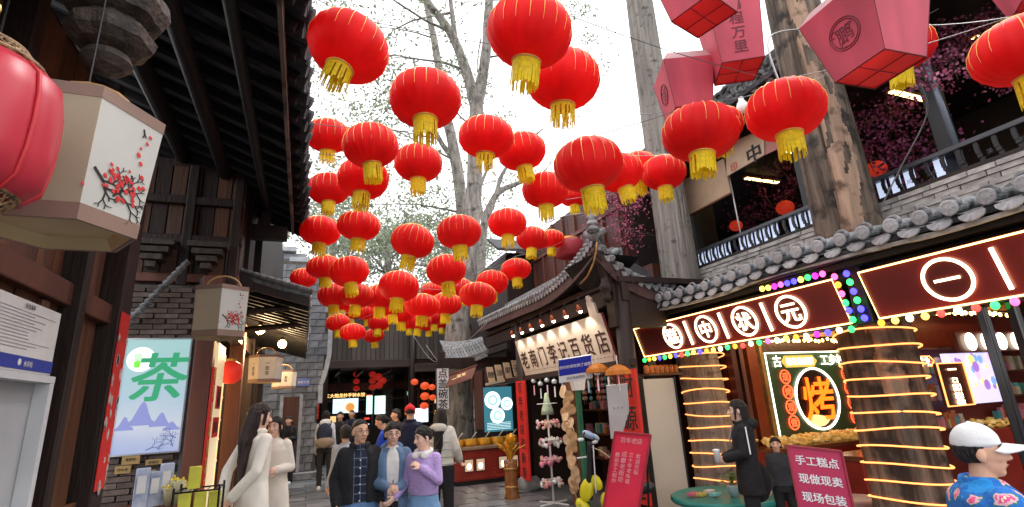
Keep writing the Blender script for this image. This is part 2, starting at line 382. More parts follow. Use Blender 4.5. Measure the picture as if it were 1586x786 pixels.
# ================================================================== LEFT: BRICK TEA SHOP
A2 = thing('brick_tea_shop', 'brick and timber tea shop with low tiled eaves behind the glowing tea poster', 'building', (-1.8, 9, 0))
MB().box(-2.9, -1.03, 6.56, 6.8, 0, 3.12).build('wall', mortar, A2)
MB().box(-2.9, -.80, 6.66, 7.1, 3.12, 4.7).build('upper_gable', wood_d, A2)
for k in range(12): MB().box(-2.7+k*.16, -2.555+k*.16, 6.63+.008*(k % 2), 6.66, 3.14, 4.6).build('plank', wood_b if k % 3 else wood_d, A2)
for z in (3.16, 3.62, 4.1): MB().box(-2.8, -.78, 6.56, 6.64, z, z+.10).build('tie_beam', wood_red if z < 3.5 else wood_d, A2, bevel=.01)
for x in (-1.9, -1.35, -.86): MB().box(x-.05, x+.05, 6.55, 6.65, 3.12, 4.6).build('strut', wood_d, A2, bevel=.01)
for k, x in enumerate((-1.62, -1.1)):
    mb = MB()
    for q in range(4): mb.box(x-.05-.05*q, x+.05+.05*q, 6.36, 6.55, 3.28+q*.085, 3.34+q*.085)
    mb.build('bracket_block', M('worn_carved_timber', (.05, .036, .028), .6, 0, .5, 14, .6, 40), A2)
bm = [mesh_only(MB().obox((0, 0, 0), (a, 0, 0), (0, .03, 0), (0, 0, .024)), 'brick', brick) for a in (.108, .10)]
n = 0
for j in range(43):
    z = .62+j*.058
    for i in range(9):
        x = -2.0+i*.226+(j % 2)*.113
        if x > -1.12 or x < -1.98: continue
        if 1.42 < z < 2.52 and -1.72 < x-.05 and x < -1.2: continue
        inst(random.choice(bm), 'brick', A2, (x, 6.54+random.uniform(-.006, .004), z)); n += 1
MB().box(-1.11, -.93, 6.36, 6.54, 0, 3.2).build('corner_post', wood_red, A2, bevel=.015)
MB().box(-1.16, -1.112, 6.5, 6.56, 0, 3.2).build('brick_edge_strip', stone, A2, bevel=.01)
# facade along the street
MB().box(-1.9, -1.55, 6.8, 14.4, 0, 4.2).build('back_wall', M('warm_plaster', (.62, .50, .36), .7, 0, .15, 2, .1), A2)
for yy, wd in ((9.3, .11), (11.2, .16), (12.6, .14), (13.9, .14)):
    MB().box(-1.12, -.92, yy-wd, yy+wd, 0, 3.1).build('post', wood_red if yy < 10 else wood_d, A2, bevel=.012)
MB().box(-1.5, -1.02, 11.3, 14.4, 0, 3.1).build('dark_shutter', wood_d, A2)
MB().box(-1.10, -.95, 6.5, 14.4, 2.75, 2.98).build('lintel', wood_d, A2, bevel=.012)
MB().box(-1.9, -.95, 14.3, 14.5, 0, 4.2).build('end_wall', stone, A2)
# shelves and door panel, with the warm shop light put in as emission
shm = M('glowing_cream_shelf', (.70, .56, .36), .5, 0, .08, 3, .03, emit=(1, .70, .36), es=.5)
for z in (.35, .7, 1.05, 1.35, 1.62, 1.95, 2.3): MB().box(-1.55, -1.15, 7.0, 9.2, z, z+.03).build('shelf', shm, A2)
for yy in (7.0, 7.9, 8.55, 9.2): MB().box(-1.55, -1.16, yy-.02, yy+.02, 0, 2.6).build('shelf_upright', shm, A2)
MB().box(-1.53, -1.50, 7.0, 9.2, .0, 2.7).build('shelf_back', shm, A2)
MB().box(-1.02, -.99, 7.15, 7.75, 0.3, 2.55).build('door_panel', M('glowing_cream_door_panel', (.72, .62, .42), .5, 0, .1, 3, .04, emit=(1, .78, .45), es=.25), A2)
# low roof over the facade: verge faces us at Y = 7
def sheet_roof(parent, x_in, z_in, x_out, z_out, y0, y1, mat, th=.04):
    dx, dz = (x_out-x_in)/2, (z_out-z_in)/2
    MB().obox(((x_in+x_out)/2, (y0+y1)/2, (z_in+z_out)/2), (dx, 0, dz), (0, (y1-y0)/2, 0), (0, 0, th)).build('roof_boarding', mat, parent)
sheet_roof(A2, -1.6, 3.52, .0, 3.06, 7.0, 13.8, wood_eave)
MB().obox((-.8, 6.98, 3.26), (.8, 0, -.23), (0, .02, 0), (0, 0, .05)).build('barge_board', wood_d, A2)
MB().obox((-1.15, 6.9, 3.62), (.5, 0, -.42), (0, .03, 0), (0, 0, .07)).build('barge_board', wood_d, A2)
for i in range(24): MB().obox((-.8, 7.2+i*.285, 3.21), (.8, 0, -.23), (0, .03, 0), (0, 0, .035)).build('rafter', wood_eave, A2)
t2 = mesh_only(MB().tube([(0, 0, 0), (-.28, 0, .08)], .045, 10), 'round_tile', tile_g)
for i in range(32): inst(t2, 'round_tile', A2, (.02+random.uniform(-.01, .01), 7.02+i*.21, 3.13))
t3 = mesh_only(MB().obox((0, 0, 0), (.040, 0, -.012), (0, .07, 0), (.004, 0, .016)).tube([(-.04, -.07, .02), (.04, -.07, -.004)], .022, 8), 'verge_tile', tile_g)
for i in range(19): inst(t3, 'verge_tile', A2, (-1.55+i*.086, 6.94, 3.575-i*.0245+.035), (0, R_(random.uniform(-3, 6)), 0))
rs = MB()
for i in range(32): rs.tube([(-.25, 7.02+i*.21, 3.2), (-1.6, 7.02+i*.21, 3.6)], .045, 6)
rs.build('tile_rows', tile_g, A2, kind='stuff')
for i in range(14):   # stepped verge between the wooden house and the poster
    t = i/13; p = atY(203+88*t, 503-90*t, 6.5)
    o = inst(t3, 'verge_tile', A2, (p.x, 6.4, p.z), (0, R_(-50+random.uniform(-12, 12)), 0), (1.0, .6, .8))
# upper dark mass behind
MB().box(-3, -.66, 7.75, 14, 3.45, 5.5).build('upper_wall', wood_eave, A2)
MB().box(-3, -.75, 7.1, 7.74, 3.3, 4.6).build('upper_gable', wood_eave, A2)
for k, (yy, z) in enumerate(((7.4, 2.95), (8.6, 2.9))):
    MB().cap((-1.0, yy, z), (-.1, yy, z+.1), .05, .035, 8).build('roof_bracket', wood_d, A2, True)

# light box poster
lb = thing('light_box_poster', 'glowing blue and white light box with a big green tea character on the brick wall', 'light box', (-1.45, 6.48, 1.4))
LX0, LX1, LZ0, LZ1, LY = -1.735, -1.165, 1.375, 2.505, 6.46
m = bpy.data.materials.new('lit_landscape_print'); m.use_nodes = True; t = m.node_tree; b = t.nodes['Principled BSDF']
tc = t.nodes.new('ShaderNodeTexCoord'); sp = t.nodes.new('ShaderNodeSeparateXYZ'); t.links.new(tc.outputs['Generated'], sp.inputs[0])
cr = t.nodes.new('ShaderNodeValToRGB'); cr.color_ramp.elements[0].color = (.30, .42, .95, 1); cr.color_ramp.elements[1].color = (.50, .85, .86, 1)
e_ = cr.color_ramp.elements.new(.35); e_.color = (.80, .86, 1, 1); e_ = cr.color_ramp.elements.new(.6); e_.color = (.58, .78, .95, 1)
nn = t.nodes.new('ShaderNodeTexNoise'); nn.inputs['Scale'].default_value = 3; t.links.new(tc.outputs['Object'], nn.inputs['Vector'])
ma = t.nodes.new('ShaderNodeMath'); ma.operation = 'MULTIPLY_ADD'; ma.inputs[1].default_value = .25; t.links.new(nn.outputs['Fac'], ma.inputs[0]); t.links.new(sp.outputs['Z'], ma.inputs[2])
t.links.new(ma.outputs[0], cr.inputs[0]); t.links.new(cr.outputs[0], b.inputs['Emission Color']); t.links.new(cr.outputs[0], b.inputs['Base Color']); b.inputs['Emission Strength'].default_value = .40; b.inputs['Base Color'].default_value = (.1, .1, .1, 1); [t.links.remove(l) for l in list(t.links) if l.to_socket == b.inputs['Base Color']]
MB().box(LX0, LX1, LY, LY+.06, LZ0, LZ1).build('lit_panel', m, lb)
fr = M('aluminium_frame', (.45, .46, .48), .35, .8, .05, 8, .02)
for q in ((LX0-.015, LX0, LZ0-.015, LZ1+.015), (LX1, LX1+.015, LZ0-.015, LZ1+.015)): MB().box(q[0], q[1], LY-.012, LY+.07, q[2], q[3]).build('frame', fr, lb)
for q in ((LZ0-.015, LZ0), (LZ1, LZ1+.015)): MB().box(LX0, LX1, LY-.012, LY+.07, q[0], q[1]).build('frame', fr, lb)
MB().text('茶', (-1.405, LY-.006, 2.12), X_, V((.12, 0, 1)), -Y_, .52, .018, .002).build('tea_character', E('lit_green_ink', (.05, .48, .22), .45, base=(.01, .05, .03)), lb)
mb = MB()
for (cx, cz, wd, h) in ((-1.52, 1.66, .28, .22), (-1.35, 1.64, .20, .12), (-1.66, 1.62, .16, .12), (-1.25, 1.6, .15, .07)):
    pts = [(cx-wd/2+wd*k/10, cz+h*math.exp(-((k-5)/2.3)**2)+.012*nz(k*1.7, cx*9)) for k in range(11)]
    mb.prism([(cx-wd/2, cz-.02)]+pts+[(cx+wd/2, cz-.02)], (0, LY-.003-.001*len(mb.f)/13*.2, 0), X_, Z_, -Y_, .002)
mb.build('mountain_print', E('lit_blue_mountain', (.34, .38, .80), .45, base=(.05, .05, .08)), lb)
mb = MB()
def twig(mb, p, a, L, d, u, v, n, o, th):
    if d == 0 or L < .01: return
    q = (p[0]+L*math.cos(a), p[1]+L*math.sin(a)); A = V(o)+u*p[0]+v*p[1]; B = V(o)+u*q[0]+v*q[1]
    mb.bar(A, B, th, .002, up=n)
    for s in (-1, 1): twig(mb, q, a+s*random.uniform(.3, .8), L*random.uniform(.55, .85), d-1, u, v, n, o, th*.7)
random.seed(3)
for (px, pz, a) in ((-1.45, 1.40, .4), (-1.22, 1.42, 1.9), (-1.35, 1.40, .9), (-1.2, 1.50, 2.6)): twig(mb, (px, pz), a, .055, 5, X_, Z_, -Y_, (0, LY-.006, 0), .008)
mb.build('tree_print', E('lit_dark_blue', (.08, .10, .26), .4), lb)
MB().lathe((-1.595, LY-.004, 2.30), [(.115, 0), (.125, .004)], 32, -Y_).build('cup_roundel', E('lit_white_disc', (.90, .97, .97), .9), lb)
mb = MB(); mb.prism([(-1.66, 2.36), (-1.645, 2.22), (-1.60, 2.22), (-1.585, 2.36)], (0, LY-.010, 0), X_, Z_, -Y_, .003); mb.build('glass_print', E('lit_pale_green', (.45, .85, .45), .7), lb)
mb = MB(); mb.prism([(-1.655, 2.27), (-1.645, 2.215), (-1.60, 2.215), (-1.59, 2.27), (-1.62, 2.29)], (0, LY-.014, 0), X_, Z_, -Y_, .002); mb.build('tea_leaves_print', E('lit_leaf_green', (.15, .62, .05), .7), lb)
random.seed(11)
# small price boards under the poster
tagm = M('kraft_board', (.42, .27, .10), .6, 0, .15, 8, .1)
lbls = ['wide kraft price board highest at left under the tea poster', 'small kraft price board left of middle in the lower row', 'small kraft price board right under the tea poster edge', 'lowest kraft price board beside the corner post']
for k, (px, py, wd, h) in enumerate(((203, 712, .15, .09), (190, 728, .13, .07), (238, 716, .14, .05), (228, 733, .13, .05))):
    p = atY(px, py, 6.46); o = thing('price_board', lbls[k], 'price board', (p.x, 6.46, p.z-.05), 0, 'kraft price boards under the tea poster')
    MB().box(p.x-wd/2, p.x+wd/2, 6.455+.004*k, 6.475+.004*k, p.z-h/2, p.z+h/2).build('board', tagm, o)
    MB().text('竹叶青' if k % 2 else '茉莉花', (p.x, 6.45+.004*k, p.z), X_, Z_, -Y_, .03, .012, .001).build('lettering', inkm, o)
# counter, gift boxes, jars, rack
ct = thing('display_counter', 'low dark wooden counter below the tea poster', 'counter', (-1.4, 6.1, 0))
MB().box(-1.85, -.98, 5.9, 6.35, .86, .92).build('counter_top', wood_red, ct, bevel=.008)
MB().box(-1.8, -1.0, 5.95, 6.3, 0, .86).build('counter_body', wood_d, ct)
gbm = M('blue_white_carton', (.30, .38, .62), .5, 0, .35, 6, .05, col2=(.65, .72, .85))
for k, (px, wd, h, d) in enumerate(((215, .10, .34, .0), (236, .09, .30, .06), (252, .10, .36, .1))):
    p = atY(px, 786, 6.05+d)
    o = thing('gift_box', ['pale blue gift carton leftmost on the dark counter', 'shorter pale blue gift carton in the middle of three', 'tall pale blue gift carton nearest the yellow jars'][k], 'gift box', (p.x, 6.05+d, .92), 0, 'pale blue cartons on the dark counter')
    MB().obox((p.x, 6.05+d, .92+h/2), (wd/2, .02, 0), (-.015, .05, 0), (0, 0, h/2)).build('carton', gbm, o, bevel=.003)
    MB().obox((p.x-.002+.011, 6.05+d-.0525, .92+h*.6), (wd*.32, .013*.9, 0), (.0, .0015, 0), (0, 0, h*.22)).build('label_print', white, o)
glassm = M('jar_glass', (.85, .88, .80), .08, 0, .02, 3, 0, spec=.6, trans=.35)
teaf = M('yellow_flower_tea', (.72, .55, .05), .7, 0, .5, 45, .6)
jl = ['glass jar of yellow flower tea at far left of the jar group', 'tall glass jar of yellow flower tea, uppermost', 'glass jar of yellow tea beside the corner post', 'low glass jar of pale yellow tea in front']
for k, (px, py, r, h) in enumerate(((276, 770, .055, .15), (290, 735, .05, .17), (303, 752, .045, .13), (262, 782, .05, .11))):
    p = atD(px, py, 5.6+.1*k); o = thing('tea_jar', jl[k], 'jar', (p.x, p.y, p.z-.08), 0, 'jars of flower tea')
    MB().lathe((p.x, p.y, p.z-.08), [(r*.8, 0), (r, .015), (r, h*.75), (r*.65, h*.9), (r*.65, h)], 18).build('glass', glassm, o, True)
    MB().ell((p.x, p.y, p.z-.075+h*.3), (r*.9, r*.9, h*.36), 12, 8, fn=lambda d: 1+.12*nz(d.x*4, d.y*4, d.z*4)).build('tea', teaf, o, True)
    MB().lathe((p.x, p.y, p.z-.08+h), [(r*.7, 0), (r*.7, .02), (r*.2, .03)], 16).build('lid', M('brass_lid', (.5, .36, .12), .35, .7, .1, 5, .02), o, True)
rk = thing('wire_rack', 'black iron display rack of yellow tea boxes at the foot of the corner post', 'rack', (-.85, 5.6, 0))
for dx in (0, .34):
    for dy in (0, .3): MB().tube([(-.98+dx, 5.45+dy, 0), (-.98+dx, 5.45+dy, 1.12)], .01, 6).build('leg', iron, rk)
for z in (.35, .62, .86, 1.08):
    mb = MB(); mb.tube([(-.98, 5.45, z), (-.64, 5.45, z), (-.64, 5.75, z), (-.98, 5.75, z)], .008, 6, closed=True)
    for k in range(5): mb.tube([(-.95+k*.07, 5.45, z), (-.95+k*.07, 5.75, z)], .004, 5)
    mb.build('wire_shelf', iron, rk)
ybm = M('lime_yellow_box', (.62, .60, .05), .5, 0, .15, 8, .03, rnd=.2)
for k in range(7):
    x, z = (-.92+.115*(k % 3), .87+.005) if k < 3 else ((-.92+.115*(k % 3), .63) if k < 6 else (-.86, 1.09))
    o = MB().obox((x, 5.6+.02*(k % 2), z+.09), (.045, .01, 0), (-.008, .035, 0), (0, 0, .09)).build('tea_box', ybm, None, bevel=.003)
    tag(o, ['lime yellow tea box at left of the upper rack shelf', 'lime yellow tea box in the middle of the upper rack shelf', 'lime yellow tea box at right of the upper rack shelf', 'lime yellow tea box at left of the lower rack shelf', 'lime yellow tea box in the middle of the lower rack shelf', 'lime yellow tea box at right of the lower rack shelf', 'single lime yellow tea box on top of the iron rack'][k], 'box', 'tea boxes on the iron rack')
random.seed(91)
for k in range(5):
    p = V((-1.12+.075*(k % 3)+.02*(k > 2), 6.0+.12*(k > 2), .92)); h = .16+.05*(k % 2)
    o = thing('flower_bundle', ['leftmost', 'second', 'middle', 'fourth', 'rightmost'][k]+' cellophane bundle of yellow flower tea on the dark counter', 'tea bundle', p, 0, 'yellow tea bundles on the dark counter')
    MB().lathe(p, [(.02, 0), (.035, h*.5), (.05, h)], 12, cap=False, fn=lambda a, hh: 1+.12*math.sin(3*a)).build('wrapper', M('cellophane', (.75, .72, .5), .15, 0, .1, 5, 0, trans=.5), o, True, solid=.002)
    mb = MB()
    for q in range(14): mb.ell(p+V((random.gauss(0, .018), random.gauss(0, .018), h+random.gauss(0, .015))), (.013, .013, .012), 7, 5)
    mb.build('flower_heads', teaf, o, True, kind='stuff')
# red paper decorations on the tea shop
def red_board(x, y0, y1, z0, z1, txt, label, cat, size, bx=.02, col=inkm, name='red_poster', mat=redp, group=None):
    o = thing(name, label, cat, (x, (y0+y1)/2, z0), 0, group)
    MB().box(x-bx, x, y0, y1, z0, z1).build('paper', mat, o)
    MB().text(txt, (x+.002, (y0+y1)/2, (z0+z1)/2), Y_, Z_, X_, size, .02, .001, line=1.15).build('lettering', col, o)
    return o
goldink = M('gold_ink', (.65, .42, .08), .4, .2, .05, 5, 0)
red_board(-.905, 6.36, 6.54, .95, 2.2, '春\n风\n得\n意\n财\n源\n广', 'long red couplet strip with gold characters on the tea shop corner post', 'couplet', .16, col=goldink, name='couplet')
red_board(-.985, 7.3, 7.68, 1.78, 2.05, '福', 'upper red paper square with a black fortune character in the tea shop', 'poster', .24)
red_board(-.985, 7.25, 7.72, 1.45, 1.68, '迎新春', 'lower red paper strip with black characters in the tea shop', 'poster', .14)
# flood lamps
def flood(px, py, d, label, e=55, aim=(0, -.3, -1)):
    p = atD(px, py, d); o = thing('flood_lamp', label, 'lamp', p)
    a = V(aim).normalized()
    MB().lathe(p-a*.12, [(.03, 0), (.035, .05), (.055, .1), (.06, .13)], 14, a).build('lamp_housing', black, o, True)
    MB().ell(p+a*.0, (.075, .075, .075), 12, 8).build('bulb', E('hot_bulb', (1, .62, .26), 9), o, True)
    l = bpy.data.lights.new('flood_light', 'POINT'); l.energy = e; l.color = (1, .68, .36); l.shadow_soft_size = .06
    q = bpy.data.objects.new('lamp_light', l); COL.objects.link(q); q.parent = o; q.location = a*.12
    return o
flood(403, 511, 8.4, 'bright warm flood lamp left under the low tea shop eave', 60)
flood(437, 533, 9.2, 'bright warm flood lamp right under the low tea shop eave', 60)
p = atX(357, 577, -.95); o = thing('shop_lantern', 'small round red lantern hanging in the tea shop doorway over the fortune papers', 'lantern', p)
MB().lathe(p, [(.06, -.15), (.13, -.10), (.15, 0), (.13, .10), (.06, .15)], 24, fn=lambda a, h: 1-.02*abs(math.sin(a*8))).build('shade', M('lit_red_paper', (.7, .03, .02), .5, 0, .1, 4, 0, emit=(1, .05, .02), es=.15, samp=False), o, True)
MB().lathe(p, [(.06, .15), (.06, .18)], 16).build('rim', M('gilt_rim', (.5, .3, .05), .4, .3, .1, 4, 0), o); MB().tube([p+V((0, 0, .18)), p+V((0, 0, .6))], .004, 5).build('cord', black, o)
# hexagonal lanterns
ivory = M('ivory_lantern_paper', (.66, .65, .60), .6, 0, .06, 3, .05, trans=.3)
cream = M('cream_lantern_paper', (.55, .46, .33), .6, 0, .08, 3, .05, trans=.35)
lbrown = M('brown_lantern_band', (.24, .15, .115), .55, 0, .12, 6, .08)
def hexlantern(name_l, c, R, H, rz, sides=6, tap=.86, plum_face=None, txt=None):
    c = V(c); o = thing('paper_lantern', name_l, 'lantern', c, 0, 'ivory paper lanterns under the left eaves')
    def ring(r, z): return [c+V((r*math.cos(rz+k*2*PI/sides), r*math.sin(rz+k*2*PI/sides), z)) for k in range(sides)]
    bz = H*.09
    for (z0, z1, nm) in ((H/2-bz, H/2, 'top_band'), (-H/2, -H/2+bz*1.3, 'bottom_band')):
        f = lambda z: R*(tap+(1-tap)*(z+H/2)/H)*1.012
        a, b_ = ring(f(z0), z0), ring(f(z1), z1); ai, bi = ring(f(z0)-.012, z0), ring(f(z1)-.012, z1)
        mb = MB()
        for k in range(sides):
            l = (k+1) % sides; mb.add([a[k], a[l], b_[l], b_[k], ai[k], ai[l], bi[l], bi[k]], [(0, 1, 2, 3), (5, 4, 7, 6), (3, 2, 6, 7), (1, 0, 4, 5)])
        mb.build(nm, lbrown, o)
    a, b_ = ring(R*tap, -H/2+.01), ring(R, H/2-.01)
    for k in range(sides):
        l = (k+1) % sides; nrm = ((a[k]+a[l])/2-c); nrm.z = 0; nrm.normalize()
        mb = MB(); q = [a[k], a[l], b_[l], b_[k]]; mb.add(q+[p-nrm*.006 for p in q], [(0, 1, 2, 3), (5, 4, 7, 6), (3, 2, 6, 7), (1, 0, 4, 5)])
        mb.build('paper_panel', ivory if (k in (plum_face or []) or txt) else cream, o)
        if plum_face and k in plum_face:
            u = (a[l]-a[k]).normalized(); v = ((b_[k]+b_[l])/2-(a[k]+a[l])/2).normalized(); nn_ = u.cross(v)
            ctr = (a[k]+a[l]+b_[k]+b_[l])/4+nn_*.002
            random.seed(21); mb = MB(); W_ = R*.9
            twig(mb, (-.42*W_, -.10*H), -.7, .22*W_, 6, u, v, nn_, ctr, .007*R/.2)
            twig(mb, (-.22*W_, -.22*H), .1, .24*W_, 6, u, v, nn_, ctr, .006*R/.2)
            twig(mb, (-.05*W_, -.25*H), .9, .17*W_, 5, u, v, nn_, ctr, .006*R/.2)
            twig(mb, (.20*W_, .36*H), -1.2, .08*W_, 4, u, v, nn_, ctr, .004*R/.2)
            mb.build('branch_print', inkm, o, kind='stuff'); mb = MB()
            pts = [(random.gauss(.06, .19)*W_, random.gauss(-.13, .075)*H) for _ in range(44)]+[(.28*W_+random.gauss(0, .012), (.08+.06*q)*H) for q in range(5)]
            for (pu, pv) in pts: r_ = random.uniform(.004, .0085)*R/.2; mb.lathe(ctr+u*pu+v*pv+nn_*.001, [(r_, 0), (r_*.9, .001)], 7, nn_, fn=lambda a, h: 1+.25*math.sin(5*a))
            mb.build('blossom_print', M('plum_red_ink', (.60, .03, .03), .6, 0, .1, 9, 0), o, kind='stuff')
        if txt and k in (3, 4):
            u = (a[l]-a[k]).normalized(); v = ((b_[k]+b_[l])/2-(a[k]+a[l])/2).normalized(); nn_ = u.cross(v); ctr = (a[k]+a[l]+b_[k]+b_[l])/4
            MB().text(txt, ctr+nn_*.002, u, v, nn_, H*.16, .005, .001, line=1.1).build('lettering', inkm, o)
    ins = MB(); a2 = ring(R*tap*.8, -H/2+.09*H)
    a1 = ring(R*tap-.014, -H/2+.001)
    for k in range(sides): l = (k+1) % sides; ins.add([a1[k], a1[l], a2[l], a2[k]], [(3, 2, 1, 0)])
    ins.add(a2, [tuple(range(sides))]); ins.build('bottom_board', M('pale_wood_board', (.50, .38, .20), .5, 0, .15, 4, .1), o, solid=.004)
    MB().tube([c+V((R*.6*math.cos(t), .0, H/2+R*.5*math.sin(t))) for t in [PI*k/10 for k in range(11)]], .009, 8).build('cane_handle', M('bent_cane', (.42, .24, .10), .5, 0, .2, 20, .1), o, True)
    MB().tube([c+V((0, 0, H/2+R*.5)), c+V((0, 0, H/2+R*.5+.35))], .003, 6).build('hanging_cord', black, o)
    return o
# vertices 5 and 0 of the hexagon: the plum face looks at the street
hexlantern('big ivory six sided lantern printed with red plum blossom, nearest on the left', (-.73, 1.90, 2.455), .232, .42, R_(0), plum_face=[5])
hexlantern('middle sized cream six sided lantern with a plum blossom print near the tea poster', (-.72, 5.12, 2.56), .235, .44, R_(-25), tap=.95, plum_face=[5])
hexlantern('small ivory lantern with a column of writing under the low eave', (-.56, 8.75, 2.34), .24, .40, R_(10), tap=.95, txt='一\n壶\n茶')
hexlantern('smallest ivory lantern, farthest under the low eave', (-.33, 9.9, 2.24), .20, .30, R_(10), tap=.95, txt='茶\n馆')
random.seed(12)
# big red palace lantern at the left edge
silk = M('rose_red_silk', (.58, .035, .06), .38, 0, .12, 3, .08, trans=.25, spec=.5)
trimm = M('beaded_bronze_trim', (.28, .17, .09), .5, .3, .6, 60, .8)
c0 = V((-.775, 1.44, 2.365))
pl = thing('palace_lantern', 'big rose red silk lantern with bronze lattice collars cut by the left edge', 'lantern', c0)
prof = [(.10, -.175), (.14, -.165), (.168, -.135), (.178, -.07), (.181, .0), (.178, .07), (.168, .125), (.14, .155), (.10, .165)]
lob = lambda a, h: .93+.07*abs(math.cos(a*4))**.7
MB().lathe(c0, prof, 64, fn=lob).build('silk_body', silk, pl, True)
for k in range(8):
    a = PI/8+k*PI/4; MB().tube([c0+V((r*.955*math.cos(a), r*.955*math.sin(a), z)) for r, z in prof], .005, 6).build('rib', M('red_cord', (.5, .02, .03), .5, 0, .1, 9, .1), pl, True)
for z0, sg in ((.168, 1), (-.165, -1)):
    mb = MB()
    for k in range(30):
        for s in (-1, 1):
            pts = []
            for q in range(4):
                a = 2*PI*(k+s*q*.5)/30; pts.append(c0+V(((.125-.012*q)*math.cos(a), (.125-.012*q)*math.sin(a), z0+sg*q*.014)))
            mb.tube(pts, .0035, 5)
    mb.tube([c0+V((.125*math.cos(2*PI*k/32), .125*math.sin(2*PI*k/32), z0)) for k in range(32)], .007, 6, closed=True)
    mb.tube([c0+V((.088*math.cos(2*PI*k/32), .088*math.sin(2*PI*k/32), z0+sg*.042)) for k in range(32)], .007, 6, closed=True)
    mb.build('lattice_collar', trimm, pl, True)
MB().lathe(c0, [(.08, -.21), (.08, .21)], 24).build('inner_drum', M('dark_red_lining', (.16, .03, .02), .6, 0, .1, 5, 0), pl)
for q in range(5): MB().tube([c0+V((.016*math.cos(t)*(q % 2), .016*math.cos(t)*(1-q % 2), .235+q*.03+.02*math.sin(t))) for t in [2*PI*k/12 for k in range(12)]], .004, 6, closed=True).build('chain_link', M('brass_chain', (.5, .36, .12), .3, .9, .1, 5, 0), pl, True)
MB().tube([c0+V((-.1, 0, .42)), c0+V((0, 0, .40)), c0+V((.03, 0, .43)), c0+V((0.0, 0, .46)), c0+V((-.02, 0, 1.6))], .008, 8).build('hook', M('steel_hook', (.6, .62, .65), .3, .9, .05, 5, 0), pl, True)
c1 = V((-1.22, 2.35, 1.98))
o = thing('palace_lantern', 'lower rose red silk lantern mostly cut off by the left edge above the notice', 'lantern', c1)
MB().lathe(c1, prof, 64, fn=lob).build('silk_body', silk, o, True)
MB().lathe(c1, [(.09, .17), (.095, .22)], 24).build('collar', trimm, o, True)
MB().tube([c1+V((0, 0, .2)), c1+V((0, 0, 2.2))], .005, 6).build('cord', black, o)
# ================================================================== FAR: STONE GABLE, GALLERY, HALLS
SW = thing('stone_gable_wall', 'tall grey stone block gable wall with pale curved coping at the left end of the lane', 'wall', (-.2, 15.6, 0))
MB().box(-1.0, .36, 15.58, 15.9, 0, 5.9).build('wall_core', mortar, SW)
MB().prism([(.36, 2.7), (.50, 2.95), (.56, 3.3), (.58, 5.9), (.36, 5.9)], (0, 15.58, 0), X_, Z_, -Y_, .3).build('wall_shoulder', mortar, SW)
def sedge(z): return .38 if z < 2.45 else (.38+.19*min(1, (z-2.45)/.8)**.6)
bl = [mesh_only(MB().obox((0, 0, 0), (w_, 0, 0), (0, .04, 0), (0, 0, .092)), 'stone_block', stone) for w_ in (.17, .12, .075)]
for j in range(29):
    x = -1.0; z = .1+j*.2
    while x < sedge(z)-.10:
        k = random.choice((0, 0, 1)); hw = (.17, .12, .075)[k]
        if x+2*hw > sedge(z): k = 2; hw = .075
        if x+2*hw > sedge(z)+.02: break
        inst(bl[k], 'stone_block', SW, (x+hw, 15.57+random.uniform(-.012, .012), z)); x += 2*hw+.014
cp = MB(); pts = [(sedge(1.9+.1*i)+.04, 15.56, 1.9+.1*i) for i in range(41)]
for a, b_ in zip(pts[:-1], pts[1:]): cp.bar(a, b_, .12, .09, up=(0, 1, 0))
cp.build('coping', stone_l, SW)
MB().box(-.5, -.1, 15.50, 15.54, 0, 2.1).build('door', wood_red, SW, bevel=.01)
for x in (-.54, -.06): MB().box(x-.04, x+.04, 15.46, 15.55, 0, 2.15).build('door_post', stone_l, SW)
MB().box(-1.0, .5, 15.3, 15.56, 0, .18).build('plinth', stone, SW, bevel=.02)
p = atY(470, 592, 15.46); o = thing('house_number_plate', 'small blue enamel plate with white writing on the stone gable wall', 'plate', p)
MB().box(p.x-.17, p.x+.17, 15.46, 15.48, p.z-.10, p.z+.10).build('plate', M('blue_enamel', (.02, .10, .42), .3, 0, .05, 4, 0), o)
MB().text('锦里古街', (p.x, 15.458, p.z), X_, Z_, -Y_, .075, .01, .001).build('lettering', white, o)

lr1 = M('dim_red_paper', (.6, .02, .015), .5, 0, .1, 4, 0, emit=(1, .05, .03), es=.12, samp=False); lr2 = M('glow_red_paper', (.7, .05, .02), .5, 0, .1, 4, 0, emit=(1, .14, .03), es=.32, samp=False)
GW = thing('timber_gallery', 'dark timber gallery bridging the end of the lane above the shop passage', 'building', (2.8, 19.2, 0))
MB().box(.3, 7.0, 19.15, 19.3, 3.2, 5.1).build('gallery_wall', wood_d, GW)
gp = mesh_only(MB().box(-.075, .075, -.03, .03, 0, 1.55), 'plank', M('smoky_plank', (.085, .07, .06), .7, 0, .35, 5, .3, 20, (1, 1, .1), rnd=.3))
for i in range(36): inst(gp, 'plank', GW, (.75+i*.163, 19.12+random.uniform(-.008, .008), 3.34))
dbm = M('faded_beam_timber', (.06, .042, .033), .65, 0, .3, 5, .3, 26, (.15, 1, 1))
MB().box(.5, 3.62, 18.92, 19.12, 3.06, 3.34).build('beam', dbm, GW, bevel=.02)
MB().box(3.66, 7.0, 18.85, 19.05, 2.86, 3.16).build('beam', dbm, GW, bevel=.02)
MB().box(.5, 7, 18.98, 19.1, 4.86, 5.0).build('beam', dbm, GW, bevel=.02)
for x in (.62, 3.6, 5.2): MB().tube([(x, 19, 0), (x, 19, 4.95)], .13, 14).build('post', wood_d, GW, True)
for x in (1.1, 1.9, 2.9): MB().box(x-.04, x+.04, 19.3, 26, 2.95, 3.1).build('ceiling_joist', wood_d, GW)
MB().box(.2, 7.2, 19.3, 27, 3.18, 3.3).build('passage_ceiling', wood_d, GW)
MB().box(.2, 7.2, 26.6, 26.8, 0, 3.3).build('back_wall', wood_d, GW)
